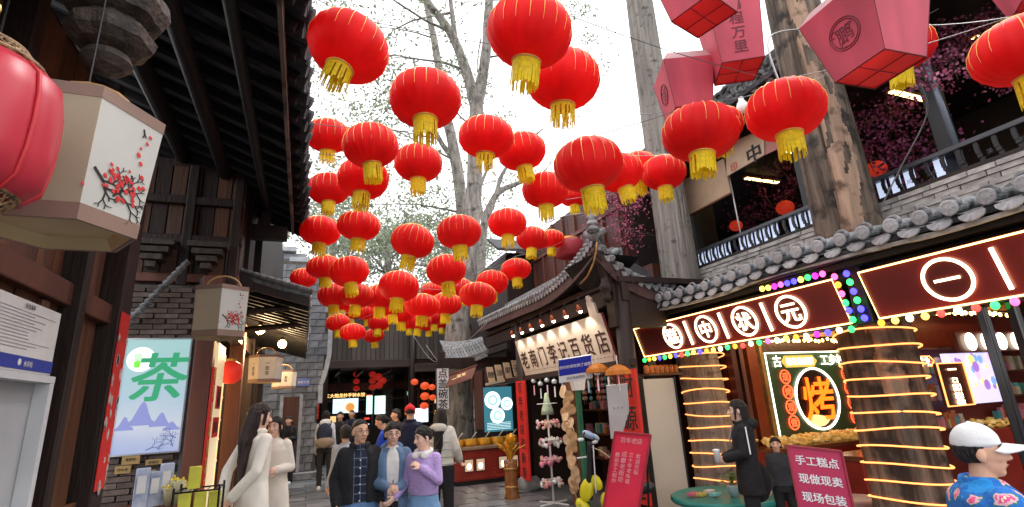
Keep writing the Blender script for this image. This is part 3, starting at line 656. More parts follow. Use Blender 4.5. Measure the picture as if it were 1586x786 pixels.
MB().box(.1, .35, 19.3, 26.6, 0, 3.3).build('side_wall', wood_d, GW)
MB().box(7, 7.2, 19.3, 26.6, 0, 3.3).build('side_wall', wood_d, GW)
MB().box(1.0, 4.2, 22.6, 23.0, 0, 1.05).build('shop_counter', wood_d, GW)
MB().box(.6, 4.4, 22.4, 22.6, 2.42, 2.72).build('shop_lintel', wood_red, GW)
p0, p1 = atY(506, 614, 22.35), atY(548, 612, 22.35)
MB().text('三大炮龙抄手钟水饺', (p0+p1)/2+V((0.2, 0, 0)), X_, Z_, -Y_, .17, .02, .002).build('gilt_lettering', E('gilt_glow', (1, .6, .2), 1.2), GW)
random.seed(93)
fc = [E('far_'+n, c, .7) for n, c in (('warm', (1, .6, .25)), ('cool', (.5, .7, .9)), ('red', (.8, .06, .04)), ('green', (.2, .5, .3)))]
for k in range(22):
    x = .7+random.random()*5.6; z = random.choice((.9, 1.2, 1.75, 2.2)); wd = random.uniform(.08, .3); h = random.uniform(.08, .26)
    MB().box(x, x+wd, 24.0+.1*k, 24.04+.1*k, z, z+h).build('far_shop_sign', fc[k % 4], GW)
for k in range(9): MB().box(.6+k*.72, .68+k*.72, 23.8, 23.9, 0, 3.1).build('far_shop_post', wood_red, GW)
for z in (.85, 1.55, 2.05): MB().box(.5, 7, 23.82, 23.88, z, z+.05).build('far_shop_rail', wood_b, GW)
for k in range(14): MB().box(3.9+k*.2, 3.96+k*.2, 20.5, 20.55, 1.4, 2.7).build('lattice_bar', wood_b, GW)
for z in (1.4, 1.7, 2.0, 2.3, 2.6): MB().box(3.9, 6.7, 20.49, 20.56, z, z+.05).build('lattice_bar', wood_b, GW)
for side, (xa, xb, cc) in enumerate(((.34, 3.6, 0), (3.6, 7.0, 0))):
    MB().obox(((xa+xb)/2, 19.6, 5.25), ((xb-xa)/2+.1, 0, 0), (0, .75, .28), (0, 0, .04)).build('eave_roof', tile_g, GW)
def menu(px0, px1, py0, py1, Y, label, col, seed, food=True, name='menu_light_box'):
    a, b_ = atY(px0, py1, Y), atY(px1, py0, Y); o = thing(name, label, 'menu board', ((a.x+b_.x)/2, Y, a.z))
    MB().box(a.x, b_.x, Y, Y+.08, a.z, b_.z).build('lit_panel', E('lit_'+str(seed), col, 1.15), o)
    for q in ((a.x-.02, a.x), (b_.x, b_.x+.02)): MB().box(q[0], q[1], Y-.02, Y+.08, a.z-.02, b_.z+.02).build('frame', black, o)
    random.seed(seed); mb = MB(); wd = b_.x-a.x; h = b_.z-a.z
    for i in range(5):
        for j in range(3):
            x = a.x+wd*(.08+.3*j); z = b_.z-h*(.12+.17*i); mb.box(x, x+wd*random.uniform(.1, .24), Y-.004, Y, z-h*.02, z)
    mb.build('menu_lines', E('dim_blue_print', (.12, .28, .45), .35), o, kind='stuff')
    if food:
        MB().lathe((a.x+wd*.68, Y-.003, a.z+h*.38), [(wd*.24, 0), (wd*.24, .004)], 24, -Y_).build('bowl_picture', E('lit_bowl', (.9, .75, .5), .8), o)
        MB().lathe((a.x+wd*.68, Y-.008, a.z+h*.38), [(wd*.17, 0), (wd*.17, .004)], 20, -Y_).build('noodle_picture', E('lit_noodle', (.85, .35, .08), .6), o)
    return o
menu(515, 555, 617, 641, 22.3, 'left lit menu board with a noodle bowl picture inside the far passage', (.55, .78, .95), 41)
menu(567, 577, 613, 642, 22.3, 'narrow lit pale green menu board in the middle of the far passage', (.55, .9, .8), 42, False)
menu(580, 597, 613, 642, 22.3, 'wider lit pale green menu board right in the far passage', (.62, .92, .82), 43, False)
menu(641, 663, 632, 655, 17.0, 'tilted white and blue menu board beside the red capped visitor', (.7, .85, 1.0), 44, False)
menu(477, 482, 600, 620, 19.5, 'pink neon strip lamp by the stone gable', (1, .3, .7), 45, False, 'neon_strip')
for px, py0, py1, txt in ((487, 621, 650, '小吃'),):
    a = atY(px, py1, 18.6); b_ = atY(px, py0, 18.6); o = thing('couplet', 'short red couplet hanging right of the stone gable wall', 'couplet', a)
    MB().box(a.x-.13, a.x+.13, 18.6, 18.62, a.z, b_.z).build('cloth', redp, o); MB().text('小\n吃', (a.x, 18.595, (a.z+b_.z)/2), X_, Z_, -Y_, .2, .02, .001).build('lettering', goldink, o)

for k, (px, py, Y, r) in enumerate(((552, 580, 22, .13), (552, 591, 22, .13), (552, 602, 22, .13), (577, 580, 21, .14), (577, 590, 21, .14), (577, 600, 21, .14), (586, 584, 20, .16), (592, 590, 19.7, .16), (587, 597, 20, .15), (642, 592, 18, .13), (658, 598, 17, .15), (658, 614, 17, .15), (657, 629, 17, .14), (669, 600, 17.5, .12), (670, 616, 17.5, .12))):
    p = atY(px, py, Y); o = thing('small_lantern', ('small red lantern in a hanging string deep in the passage' if k < 9 else 'glowing orange red lantern in the strings right of the passage post'), 'lantern', p, 0, 'lantern strings in the passage' if k < 9 else 'glowing lantern strings by the post')
    MB().ell(p, (r, r, r*.8), 16, 10).build('shade', lr1 if k < 9 else lr2, o, True); MB().tube([p+V((0, 0, r*.7)), p+V((0, 0, r*1.2))], .01, 5).build('cord', black, o)
# pale tiled hall behind the gallery
HB = thing('tiled_hall', 'pale grey tiled hall roof rising behind the timber gallery', 'building', (3, 27, 0))
MB().box(-3, 9, 25, 32, 3.3, 5.6).build('wall', stone_l, HB)
trp = M('pale_roof_tile', (.28, .29, .30), .8, 0, .3, 12, .3)
MB().obox((3, 26.6, 6.6), (6.6, 0, 0), (0, 2.4, 1.15), (0, 0, .06)).build('roof', trp, HB)
MB().obox((3, 31.0, 6.6), (6.6, 0, 0), (0, 2.1, -1.15), (0, 0, .06)).build('roof', trp, HB)
rs = MB()
for i in range(56): x = -3.5+i*.235; rs.tube([(x, 24.2, 5.5), (x, 28.9, 7.8)], .06, 6)
rs.build('tile_rows', trp, HB, kind='stuff')
MB().box(-3.7, 9.7, 28.75, 29.05, 7.7, 8.05).build('ridge', stone_l, HB)
GH = thing('grey_stone_house', 'grey stone house with a stepped white edge behind the left eaves', 'building', (-2.6, 18, 0))
MB().box(-4.5, -.25, 17.2, 22, 0, 6.6).build('wall', stone, GH)
for k in range(4): MB().box(-1.6+k*.42-.3, -1.6+k*.42+.3, 17.0, 17.3, 7.3-k*.34, 7.45-k*.34).build('coping_step', stone_l, GH, bevel=.01)
for k in range(4): MB().box(-4.5, -1.6+k*.42+.2, 17.2, 17.5, 6.5, 7.32-k*.34).build('step_wall', stone, GH)
bb = mesh_only(MB().obox((0, 0, 0), (.19, 0, 0), (0, .03, 0), (0, 0, .1)), 'stone_block', stone)
for j in range(13):
    for i in range(6): inst(bb, 'stone_block', GH, (-2.25+i*.4+(j % 2)*.2-.1, 17.19+random.uniform(-.008, .008), 3.9+j*.215))

NH = thing('neighbour_house', 'dark timber house behind the snack stall and the general store', 'building', (6.5, 15, 0))
MB().box(4.95, 9, 12.6, 18.5, 0, 5.6).build('wall', wood_d, NH)
MB().box(4.9, 4.96, 12.7, 18.4, 3.0, 3.2).build('beam', dbm, NH)
for k in range(6): MB().box(4.9, 4.95, 12.8+k*1.05, 13.6+k*1.05, .9, 2.6).build('door_panel', wood_red, NH, bevel=.01)
MB().obox((6.0, 12.4, 5.75), (1.5, 0, 0), (0, .4, .25), (0, 0, .04)).build('roof', tile_d, NH)
# ================================================================== TREES
leafm = [M('leaf_dull_green', (.17, .20, .13), .6, 0, .35, 2, 0, rnd=0, trans=.35), M('leaf_pale_green', (.32, .36, .25), .6, 0, .3, 2, 0, trans=.35)]
def limb(mb, pts, rr, n=8):
    P = [V(p) for p in pts]; out = []; ro = []
    for i in range(len(P)-1):
        k = 5
        for q in range(k):
            t = q/k; p0 = P[max(i-1, 0)]; p1 = P[i]; p2 = P[i+1]; p3 = P[min(i+2, len(P)-1)]
            out.append(.5*((2*p1)+(p2-p0)*t+(2*p0-5*p1+4*p2-p3)*t*t+(3*p1-p0-3*p2+p3)*t**3)); ro.append(rr[i]*(1-t)+rr[i+1]*t)
    out.append(P[-1]); ro.append(rr[-1])
    o = len(mb.v); mb.tube(out, ro, n)
    for k in range(o, len(mb.v)):
        p = V(mb.v[k]); i = min((k-o)//n, len(out)-1); c = out[i]; r = ro[i]
        f = 1+.16*nz(p.x*6, p.y*6, p.z*1.3)+.08*nz(p.x*15, p.y*15, p.z*3+9); mb.v[k] = tuple(c+(p-c)*f)
def spray(mb, p, d, L, r, lev, tips, droop=.15):
    pts = [p]; rr = [r]; q = V(p); dd = V(d).normalized()
    for i in range(4):
        dd = (dd+V((random.gauss(0, .16), random.gauss(0, .16), random.gauss(0, .13)-droop*.3*i))).normalized(); q = q+dd*L/4; pts.append(q); rr.append(r*(1-.18*(i+1)))
    mb.tube(pts, rr, 5 if r > .015 else 4)
    if lev == 0: tips.append(q); tips.append(pts[2]); return
    for k in range(random.choice((2, 3))):
        i = random.choice((2, 3, 4)); nd = (dd+V((random.gauss(0, .6), random.gauss(0, .5), random.gauss(.05, .45)))).normalized()
        spray(mb, pts[i], nd, L*random.uniform(.5, .8), rr[i]*.62, lev-1, tips, droop)
def leaves(mb, c, rad, n, s, flat=.75):
    for _ in range(n):
        p = V((random.gauss(0, .45), random.gauss(0, .45), random.gauss(0, .45*flat)))*rad+V(c)
        if nz(p.x*1.6/rad**.3, p.y*1.6, p.z*1.6) < -.12: continue
        a = V((random.gauss(0, 1), random.gauss(0, 1), random.gauss(0, 1))).normalized(); b_ = a.cross(V((random.random(), random.random(), random.random()))).normalized()
        k = s*random.uniform(.6, 1.3); mb.mi = random.randint(0, 1)
        mb.add([p-a*k*.6, p+b_*k*.3, p+a*k*.6, p-b_*k*.3], [(0, 1, 2, 3)])
def tree(label, base, group, trunk, limbs, sprays, clumps, leaf, lev=3):
    o = thing('plane_tree', label, 'tree', base, 0, group)
    mb = MB(); limb(mb, *trunk); mb.build('trunk', bark, o, True)
    tips = []
    for L in limbs: mb = MB(); limb(mb, *L); mb.build('limb', bark, o, True)
    mb = MB()
    for (p, d, L, r) in sprays: spray(mb, V(p), d, L, r, lev, tips)
    if sprays: mb.build('branches', bark, o, True, kind='stuff')
    mb = MB()
    for t in tips:
        if random.random() < leaf[1]: leaves(mb, t, leaf[2], leaf[3], leaf[0])
    for (c, r, n, s) in clumps: leaves(mb, c, r, n, s)
    if mb.v: mb.build('crown', leafm, o, kind='stuff')
    return o
random.seed(5)
TY = 13.6; T = lambda x, y: atY(x, y, TY)
b0 = atY(705, 705, TY); b0.z = 0
tree('big forked grey tree in the middle behind the snack stall', b0, 'trees rising above the lane',
     ([b0, T(706, 620), T(711, 500), T(727, 400), T(734, 300), T(737, 200), T(738, 150)], [.50, .42, .34, .26, .23, .22, .21], 16),
     [([T(738, 170), T(722, 110), T(697, 50), T(660, 0), T(622, -70)], [.2, .17, .14, .12, .08], 10), ([T(738, 165), T(752, 90), T(758, 0), T(770, -120)], [.2, .17, .15, .1], 10),
      ([T(735, 150), T(712, 90), T(700, 20), T(690, -80)], [.1, .09, .08, .05], 8)],
     [(T(722, 110), (-1, .3, .25), 3.0, .05), (T(697, 50), (-1, -.2, .15), 3.6, .05), (T(660, 0), (-1, 0, -.1), 3.4, .045), (T(752, 90), (.8, 0, .35), 2.4, .04), (T(738, 200), (-.8, -.2, .45), 2.2, .035),
      (T(757, 30), (.9, .2, .1), 2.4, .04), (T(700, 20), (-.5, .4, .1), 2.8, .05), (T(758, 0), (1, .3, .2), 2.6, .04), (T(640, -40), (-1, 0, -.15), 3.4, .05), (T(560, -20), (-.7, .3, -.15), 2.4, .035), (T(690, -60), (-.7, 0, -.35), 3.2, .05),(T(690,-30),(.1,0,-.9),2.2,.03),(T(745,60),(-.3,0,-.9),2.0,.03)],
     [(T(690, 60), .9, 150, .09), (T(620, 40), .9, 120, .09), (T(570, 180), .9, 130, .09), (T(640, 260), 1.0, 160, .09), (T(600, 230), 1.0, 150, .09), (T(650, 190), .9, 160, .09), (T(600, 120), .9, 110, .09), (T(560, 80), .8, 70, .09), (T(640, 130), .9, 160, .10), (T(685, 110), .7, 160, .10), (T(700, 160), .7, 130, .10), (T(610, 60), .8, 90, .10), (T(560, 20), .8, 60, .10), (T(590, 165), .9, 120, .1), (T(520, 40), .7, 40, .1)], (.10, .42, .5, 24))
TY2 = 18.0; T2 = lambda x, y: atY(x, y, TY2); b1 = atY(716, 680, TY2); b1.z = 0
tree('thinner leaning grey tree just left of the forked tree', b1, 'trees rising above the lane',
     ([b1, T2(717, 480), T2(718, 350), T2(706, 250), T2(690, 170), T2(672, 60), T2(650, -40)], [.28, .26, .24, .23, .20, .15, .1], 12),
     [([T2(706, 250), T2(680, 215), T2(655, 150), T2(640, 90)], [.12, .1, .07, .05], 8)],
     [(T2(690, 170), (-1, 0, .3), 3, .05), (T2(706, 250), (-1, -.3, .1), 3.4, .05), (T2(717, 330), (-1, .2, .2), 3.5, .05), (T2(672, 60), (-1, 0, .2), 3, .04), (T2(680, 215), (-1, 0, -.1), 3, .04), (T2(716, 300), (.7, 0, .4), 2.0, .04)],
     [(T2(520, 330), 1.2, 260, .13), (T2(580, 320), 1.2, 260, .13), (T2(680, 300), 1.1, 240, .13), (T2(500, 200), 1.0, 160, .13), (T2(610, 200), 1.3, 300, .13), (T2(560, 170), 1.1, 220, .13), (T2(660, 250), 1.1, 200, .13), (T2(640, 330), 1.3, 300, .14), (T2(530, 260), 1.2, 150, .13), (T2(600, 270), 1.2, 200, .13)], (.13, .4, .6, 22))
TY3 = 16.0; T3 = lambda x, y: atY(x, y, TY3); b2 = atY(742, 680, TY3); b2.z = 0
tree('pale bent tree reaching right behind the forked tree', b2, 'trees rising above the lane',
     ([b2, T3(742, 500), T3(745, 400), T3(750, 350), T3(768, 303), T3(795, 287), T3(835, 272)], [.22, .2, .17, .15, .12, .09, .06], 10),
     [([T3(768, 303), T3(778, 270), T3(800, 240), T3(840, 200)], [.09, .07, .05, .03], 8), ([T3(750, 350), T3(742, 300), T3(760, 250)], [.1, .07, .04], 8)],
     [(T3(835, 272), (.8, 0, .5), 1.5, .03), (T3(800, 240), (.5, 0, .9), 1.5, .03)], [(T3(740, 400), .8, 80, .1), (T3(760, 380), .8, 60, .1)], (.1, .15, .3, 8), 2)
# leafy trees farther back
for k, (px, py, Y, rr, lab) in enumerate(((600, 380, 26, 2.6, 'leafy pale green tree behind the hall roof at the left of the gap'), (690, 350, 28, 2.8, 'leafy pale green tree behind the hall roof at the right of the gap'), (515, 350, 30, 2.6, 'hazy leafy tree close to the left eaves far back'))):
    c = atY(px, py, Y); bb0 = V((c.x, Y, 0)); o = thing('leafy_tree', lab, 'tree', bb0, 0, 'leafy trees beyond the roofs')
    mb = MB(); limb(mb, [bb0, bb0+V((.2, 0, c.z*.5)), c], [.35, .28, .15], 8); mb.build('trunk', bark, o, True)
    mb = MB(); tp = []
    for q in range(8): spray(mb, c-V((0, 0, 1.5)), (math.cos(q), math.sin(q), .5), 2.5, .06, 2, tp)
    mb.build('branches', bark, o, True, kind='stuff')
    mb = MB()
    for t in tp: leaves(mb, t, 1.0, 36, .17)
    for q in range(26): leaves(mb, c+V((random.gauss(0, .5), random.gauss(0, .4), random.gauss(0, .45)))*rr, 1.0, 130, .17)
    mb.build('crown', leafm, o, kind='stuff')

# ================================================================== SNACK STALL IN THE LANE
ST = thing('snack_stall', 'red riveted snack stall with lit lamp panels and amber draped pots', 'stall', (3.9, 11.7, 0))
redl = M('red_lacquer', (.30, .03, .02), .35, 0, .15, 4, .05)
MB().box(3.08, 4.72, 11.42, 12.2, 0.08, .70).build('counter_body', redl, ST, bevel=.01)
MB().box(3.04, 4.76, 11.36, 12.24, .70, .76).build('counter_top', M('worn_wood_top', (.30, .20, .13), .5, 0, .2, 5, .1), ST, bevel=.01)
MB().box(3.10, 4.70, 11.4, 12.2, 0, .08).build('plinth', black, ST)
mb = MB()
for i in range(22):
    for z in (.14, .64): mb.ell((3.13+i*.074, 11.415, z), (.014, .012, .014), 6, 4)
for j in range(6):
    for x in (3.13, 3.98, 4.68): mb.ell((x, 11.415, .2+j*.08), (.014, .012, .014), 6, 4)
mb.build('rivets', M('brass_rivet', (.35, .12, .05), .35, .5, .1, 5, 0), ST, True, kind='stuff')
for x in (3.38, 3.64, 4.16, 4.42):
    f = MB().box(x-.105, x+.105, 11.395, 11.42, .26, .52).build('lamp_panel', black, ST)
    MB().box(x-.09, x+.09, 11.388, 11.396, .275, .505).build('lamp_glass', E('lamp_glass_dim', (.9, .62, .4), .25), f)
    mb = MB(); mb.ell((x, 11.384, .37), (.045, .006, .06), 10, 6); mb.build('flame', E('lamp_core', (1, .9, .75), 5), f)
pots = M('brass_pot', (.55, .35, .10), .35, .6, .2, 5, .05); ycl = M('amber_cloth', (.80, .40, .03), .6, 0, .25, 7, .3, trans=.2)
for k in range(5):
    x = 3.22+k*.32; o = thing('food_pot', ['leftmost', 'second', 'middle', 'fourth', 'rightmost'][k]+' amber draped pot on the red snack stall counter', 'pot', (x, 11.75, .76), 0, 'draped pots on the snack stall')
    MB().lathe((x, 11.75, .76), [(.11, 0), (.14, .06), (.145, .13), (.12, .13), (.11, .1)], 18, cap=False).build('pot', pots, o, True)
    mb = MB(); mb.lathe((x, 11.75, .765), [(.165, .0), (.16, .06), (.15, .135), (.148, .14)], 28, cap=False, fn=lambda a, h: 1+.05*math.sin(a*9)); mb.build('cloth_skirt', ycl, o, True, solid=.004)
    MB().ell((x, 11.75, .885), (.12, .12, .03), 12, 6).build('food', M('golden_snack', (.62, .38, .10), .5, 0, .4, 25, .5), o, True)
    MB().tube([(x, 11.7, .9), (x+.07, 11.62, 1.02), (x+.10, 11.6, 1.05)], .012, 6).build('ladle', white, o, True)
for x, y in ((3.05, 12.3), (4.75, 12.3)): MB().box(x-.06, x+.06, y-.06, y+.06, 0, 2.9).build('post', wood_d, ST, bevel=.01)
MB().box(2.95, 4.9, 12.2, 12.4, 2.5, 2.75).build('beam', wood_d, ST, bevel=.01)
# lit menu with tea cups
a, b_ = V((4.02, 12.1, 1.0)), V((4.72, 12.1, 2.02))
o = thing('menu_light_box', 'glowing teal light box with three white tea bowls right of the stall', 'light box', (4.4, 12.1, 1.0))
MB().box(a.x, b_.x, 12.1, 12.18, a.z, b_.z).build('lit_panel', E('lit_teal', (.03, .13, .17), .9), o)
for (cx, cz, r) in ((4.22, 1.72, .20), (4.33, 1.36, .18), (4.58, 1.62, .15)):
    MB().lathe((cx, 12.098, cz), [(r, 0), (r, .006)], 28, -Y_).build('bowl_picture', E('lit_bowl_white', (.80, .95, .95), 1.2), o)
    MB().lathe((cx, 12.09, cz), [(r*.62, 0), (r*.62, .006)], 24, -Y_).build('tea_picture', E('lit_tea', (.25, .5, .5), .9), o)
    MB().lathe((cx, 12.082, cz), [(r*.38, 0), (r*.38, .006)], 20, -Y_).build('foam_picture', E('lit_bowl_white', (.80, .95, .95), 1.2), o)
mb = MB()
for i in range(5): mb.box(4.06, 4.66, 12.094, 12.1, 1.05+i*.035, 1.06+i*.035)
mb.build('caption_lines', E('caption_glow', (.6, .85, .9), .9), o, kind='stuff')
# small lit board cards over the stall
for k, ch in enumerate('糖油果子'):
    p = atD(760+13*k, 581-3.5*k, 11.3); o = thing('name_card', ['leftmost', 'second', 'third', 'rightmost'][k]+' cream name card over the snack stall', 'sign', p, 0, 'cream name cards over the snack stall')
    MB().obox(p, (.075, 0, .0), (0, .01, 0), (-.03, 0, .17)).build('card', M('cream_card', (.62, .48, .32), .6, 0, .1, 5, 0), o)
    MB().text(ch, p+V((0, -.012, 0)), X_, Z_, -Y_, .15, .01, .001).build('lettering', inkm, o)
MB().bar(atD(752, 596, 11.4), atD(812, 583, 11.2), .03, .05).build('card_rail', M('pale_rail', (.5, .42, .36), .6, 0, .1, 5, 0), ST)
# small tiled roof over the stall
SR = thing('small_tiled_roof', 'small curved grey tiled awning roof behind the hanging lanterns over the stall', 'roof', atD(720, 560, 13))
top = [atD(686+68*t, 533+6*t*(2-t)-12*t*t, 13.4-.5*t)+V((0, .35, .12)) for t in [k/12 for k in range(13)]]
bot = [atD(696+58*t, 560+4*t-16*t*t, 12.9-.5*t) for t in [k/12 for k in range(13)]]
mb = MB().sheet(lambda s, t: top[round(s*12)].lerp(bot[round(s*12)], t), 12, 3); mb.build('roof_deck', tile_g, SR, solid=.05)
tt = mesh_only(MB().tube([(0, 0, 0), (0, .55, .33)], .045, 8), 'round_tile', tile_g)
for k in range(13): inst(tt, 'round_tile', SR, bot[k]+V((0, -.02, .05)))
for k in range(12): MB().obox((bot[k]+bot[k+1])/2+V((0, -.03, -.03)), (.04, 0, 0), (0, .012, 0), (0, 0, .035)).build('drip_tile', tile_g, SR)
# awning and tea banner
p = atD(708, 585, 12); aw = thing('awning', 'brown canvas awning strip with a tea sign next to the tall tea banner', 'awning', p)
A_, B_, C_, D_ = atD(684, 586, 12.1), atD(738, 567, 11.8), atD(731, 586, 11.6), atD(690, 600, 11.9)
MB().add([A_, B_, C_, D_]+[q+V((0, .01, -.012)) for q in (A_, B_, C_, D_)], [(0, 3, 2, 1), (4, 5, 6, 7), (0, 1, 5, 4), (1, 2, 6, 5), (2, 3, 7, 6), (3, 0, 4, 7)]).build('canvas', M('brown_canvas', (.20, .09, .07), .7, 0, .15, 4, .1), aw)
uu = (B_-A_).normalized(); vv = (A_-D_).normalized(); MB().text('一壶茶', (A_+B_+C_+D_)/4+V((0, -.02, 0)), uu, Z_, -Y_, .13, .01, .002).build('lettering', E('banner_gold', (1, .7, .3), .6), aw)
MB().tube([atD(683, 586, 12.1), atD(739, 566, 11.8)], .025, 8).build('roller', wood_red, aw)
a, b_ = V((atY(676, 603, 12).x, 12, atY(686, 634, 12).z)), V((atY(696, 603, 12).x, 12, atY(686, 571, 12).z)); bn = thing('tea_banner', 'tall white banner with black calligraphy for bowl tea beside the tree', 'banner', a)
YB = a.y; MB().box(a.x, b_.x, YB, YB+.015, a.z, b_.z).build('cloth', M('banner_cloth', (.62, .64, .68), .7, 0, .06, 4, .05), bn)
for x in (a.x, b_.x): MB().box(x-.012, x+.012, YB-.006, YB+.02, a.z-.02, b_.z+.02).build('border', M('dark_banner_border', (.08, .08, .10), .6, 0, .1, 4, 0), bn)
MB().text('点\n盖\n碗\n茶', ((a.x+b_.x)/2, YB-.003, (a.z+b_.z)/2), X_, Z_, -Y_, .23, .015, .001).build('lettering', inkm, bn)
MB().bar((a.x-.05, YB, b_.z+.03), (b_.x+.05, YB, b_.z+.03), .03, .03).build('hanging_bar', wood_d, bn)
# amber vase with yellow ribbons in the lane
vs = thing('ribbon_vase', 'tall amber vase topped by a fan of yellow ribbons in front of the snack stall', 'vase', (3.51, 9.23, 0))
MB().lathe((3.51, 9.23, 0), [(.13, 0), (.14, .03), (.12, .1), (.115, .5), (.13, .66), (.12, .66)], 22).build('vase', M('amber_glaze', (.22, .08, .02), .25, 0, .35, 8, .05), vs, True)
for q in range(2): MB().lathe((3.51, 9.23, .2+.3*q), [(.119, 0), (.125, .02), (.119, .04)], 22).build('band', M('brass_band', (.45, .25, .08), .4, .5, .1, 5, 0), vs, True)
mb = MB(); random.seed(9)
for k in range(46):
    a = random.uniform(0, 2*PI); t = random.uniform(.05, .30); h = random.uniform(.25, .48)
    p0 = V((3.51, 9.23, .62)); p1 = p0+V((t*.4*math.cos(a), t*.4*math.sin(a), h*.7)); p2 = p0+V((t*math.cos(a), t*math.sin(a), h))
    mb.bar(p0, p1, .03, .006); mb.bar(p1, p2, .045, .006)
mb.build('ribbon_fan', M('amber_ribbon', (.80, .42, .03), .5, 0, .35, 9, .2, trans=.25), vs, kind='stuff')
# ================================================================== RIGHT: OLD GENERAL STORE (corner pavilion roof)
G1 = thing('general_store', 'old general store with an upturned corner roof, cream name board and red couplets', 'building', (4.5, 8, 0))
FX = 4.15
for y in (9.95, 6.15): MB().tube([(FX, y, 0), (FX, y, 3.4)], .12, 16).build('column', wood_d, G1, True)
for y in (9.95, 6.15): MB().lathe((FX, y, 0), [(.2, 0), (.24, .05), (.25, .14), (.2, .22), (.15, .26)], 20).build('column_base', stone, G1, True)
MB().box(FX-.06, FX+.06, 6.0, 12.0, 2.95, 3.2).build('lintel', wood_d, G1, bevel=.015)
MB().box(FX-.05, FX+.05, 6.0, 12.0, 2.05, 2.15).build('lower_lintel', wood_d, G1, bevel=.01)
MB().box(5.9, 6.05, 7.6, 12, 0, 4).build('back_wall', wood_red, G1)
MB().box(FX, 6.0, 10.1, 10.2, 0, 3.4).build('side_wall', wood_d, G1)
MB().box(FX-.1, 6.0, 6.0, 12, 3.22, 3.3).build('ceiling', wood_d, G1)
for k in range(9): MB().box(5.78, 5.9, 7.7+k*.25, 7.74+k*.25, .9, 2.2).build('lattice_bar', wood_b, G1)
for z in (.5, .95, 1.4, 1.85): MB().box(5.4, 5.9, 7.7, 9.9, z, z+.03).build('shelf', wood_b, G1)
mb = MB()
for k in range(60):
    z = random.choice((.53, .98, 1.43, 1.88)); y = random.uniform(7.75, 9.8); mb.mi = random.randint(0, 3); s = random.uniform(.03, .07)
    mb.obox((5.45+random.uniform(0, .2), y, z+s*1.3), (s*.7, 0, 0), (0, s, 0), (0, 0, s*1.3))
mb.build('shelf_goods', [M('goods_'+c, v, .5, 0, .2, 9, .05) for c, v in (('cream', (.55, .45, .3)), ('teal', (.08, .3, .3)), ('rust', (.4, .12, .04)), ('pink', (.55, .2, .25)))], G1, kind='stuff')
# curved eave: long edge along the lane, swept up corner, short return edge facing the camera
def eave_pt(t):     # t 0..1 along the lane from far to the corner
    y = 12.0-t*6.0; f = max(0, (t-.55)/.45)**2
    return V((3.93-.22*f, y, 3.42+.10*(1-t)+.36*f))
CORN = eave_pt(1)
def ret_pt(t): f = (1-t)**3; return V((CORN.x+t*1.35, CORN.y+.12*t, 3.12+.06+(CORN.z-3.18)*f-.05*t))
NE = 26
tile_m = M('mid_roof_tile', (.15, .155, .16), .8, 0, .35, 10, .5, 50)
mb = MB().sheet(lambda s, t: (lambda e: e.lerp(V((4.75, max(e.y, 7.0), 3.92)), t)-V((0, 0, .10*math.sin(PI*t))))(eave_pt(s)), NE, 5)
mb.build('roof_deck', tile_d, G1, solid=.05)
mb = MB().sheet(lambda s, t: (lambda e: e.lerp(V((4.75+.55*s, 7.0, 3.92-.25*s)), t)-V((0, 0, .10*math.sin(PI*t))))(ret_pt(s)), 12, 4); mb.build('roof_deck', tile_d, G1, solid=.05)
gt = mesh_only(MB().tube([(0, 0, 0), (.22, 0, .11)], .05, 10).lathe((-.004, 0, 0), [(.035, -.01), (.05, 0), (.05, .012)], 10, (1, 0, .6)), 'round_tile', tile_g)
gd = MB().prism([(-.06, .03), (-.045, -.03), (0, -.06), (.045, -.03), (.06, .03)], (0, 0, 0), (0, 1, 0), Z_, (-1, 0, 0), .014); gd = mesh_only(gd, 'drip_tile', tile_g)
for k in range(45):
    p = eave_pt(k/44); inst(gt, 'round_tile', G1, p+V((-.03, 0, .07)), (0, 0, R_(random.uniform(-5, 5))))
    if k < 44: inst(gd, 'drip_tile', G1, eave_pt((k+.5)/44)+V((-.03, 0, .01)), (0, 0, 0))
for k in range(11):
    p = ret_pt(k/10); inst(gt, 'round_tile', G1, p+V((0, -.03, .07)), (0, 0, R_(90)))
    if k < 10: inst(gd, 'drip_tile', G1, ret_pt((k+.5)/10)+V((0, -.03, .01)), (0, 0, R_(90)))
rs = MB()
for k in range(45):
    e = eave_pt(k/44); q = V((4.75, max(e.y, 7.0), 3.95)); rs.tube([e+V((.1, 0, .09)), e.lerp(q, .35)+V((0, 0, -.05)), e.lerp(q, .7)+V((0, 0, -.05)), q], .045, 6)
rs.build('tile_rows', tile_m, G1, kind='stuff')
fbm = M('eave_board_brown', (.075, .04, .035), .55, 0, .3, 5, .2, 30)
for a, b_ in ((0, 1),):
    mb = MB()
    for k in range(NE): mb.bar(eave_pt(k/NE)+V((.02, 0, -.10)), eave_pt((k+1)/NE)+V((.02, 0, -.10)), .04, .16)
    mb.build('eave_board', fbm, G1); mb = MB()
    for k in range(10): mb.bar(ret_pt(k/10)+V((0, .02, -.10)), ret_pt((k+1)/10)+V((0, .02, -.10)), .04, .16)
    mb.build('eave_board', fbm, G1)
mb = MB().sheet(lambda s, t: eave_pt(s)+V((.05+.7*t, 0, -.16-.02*t)), NE, 2); mb.build('soffit', wood_eave, G1)
mb = MB().sheet(lambda s, t: ret_pt(s)+V((0, .05+.9*t, -.16)), 10, 2); mb.build('soffit', wood_eave, G1)
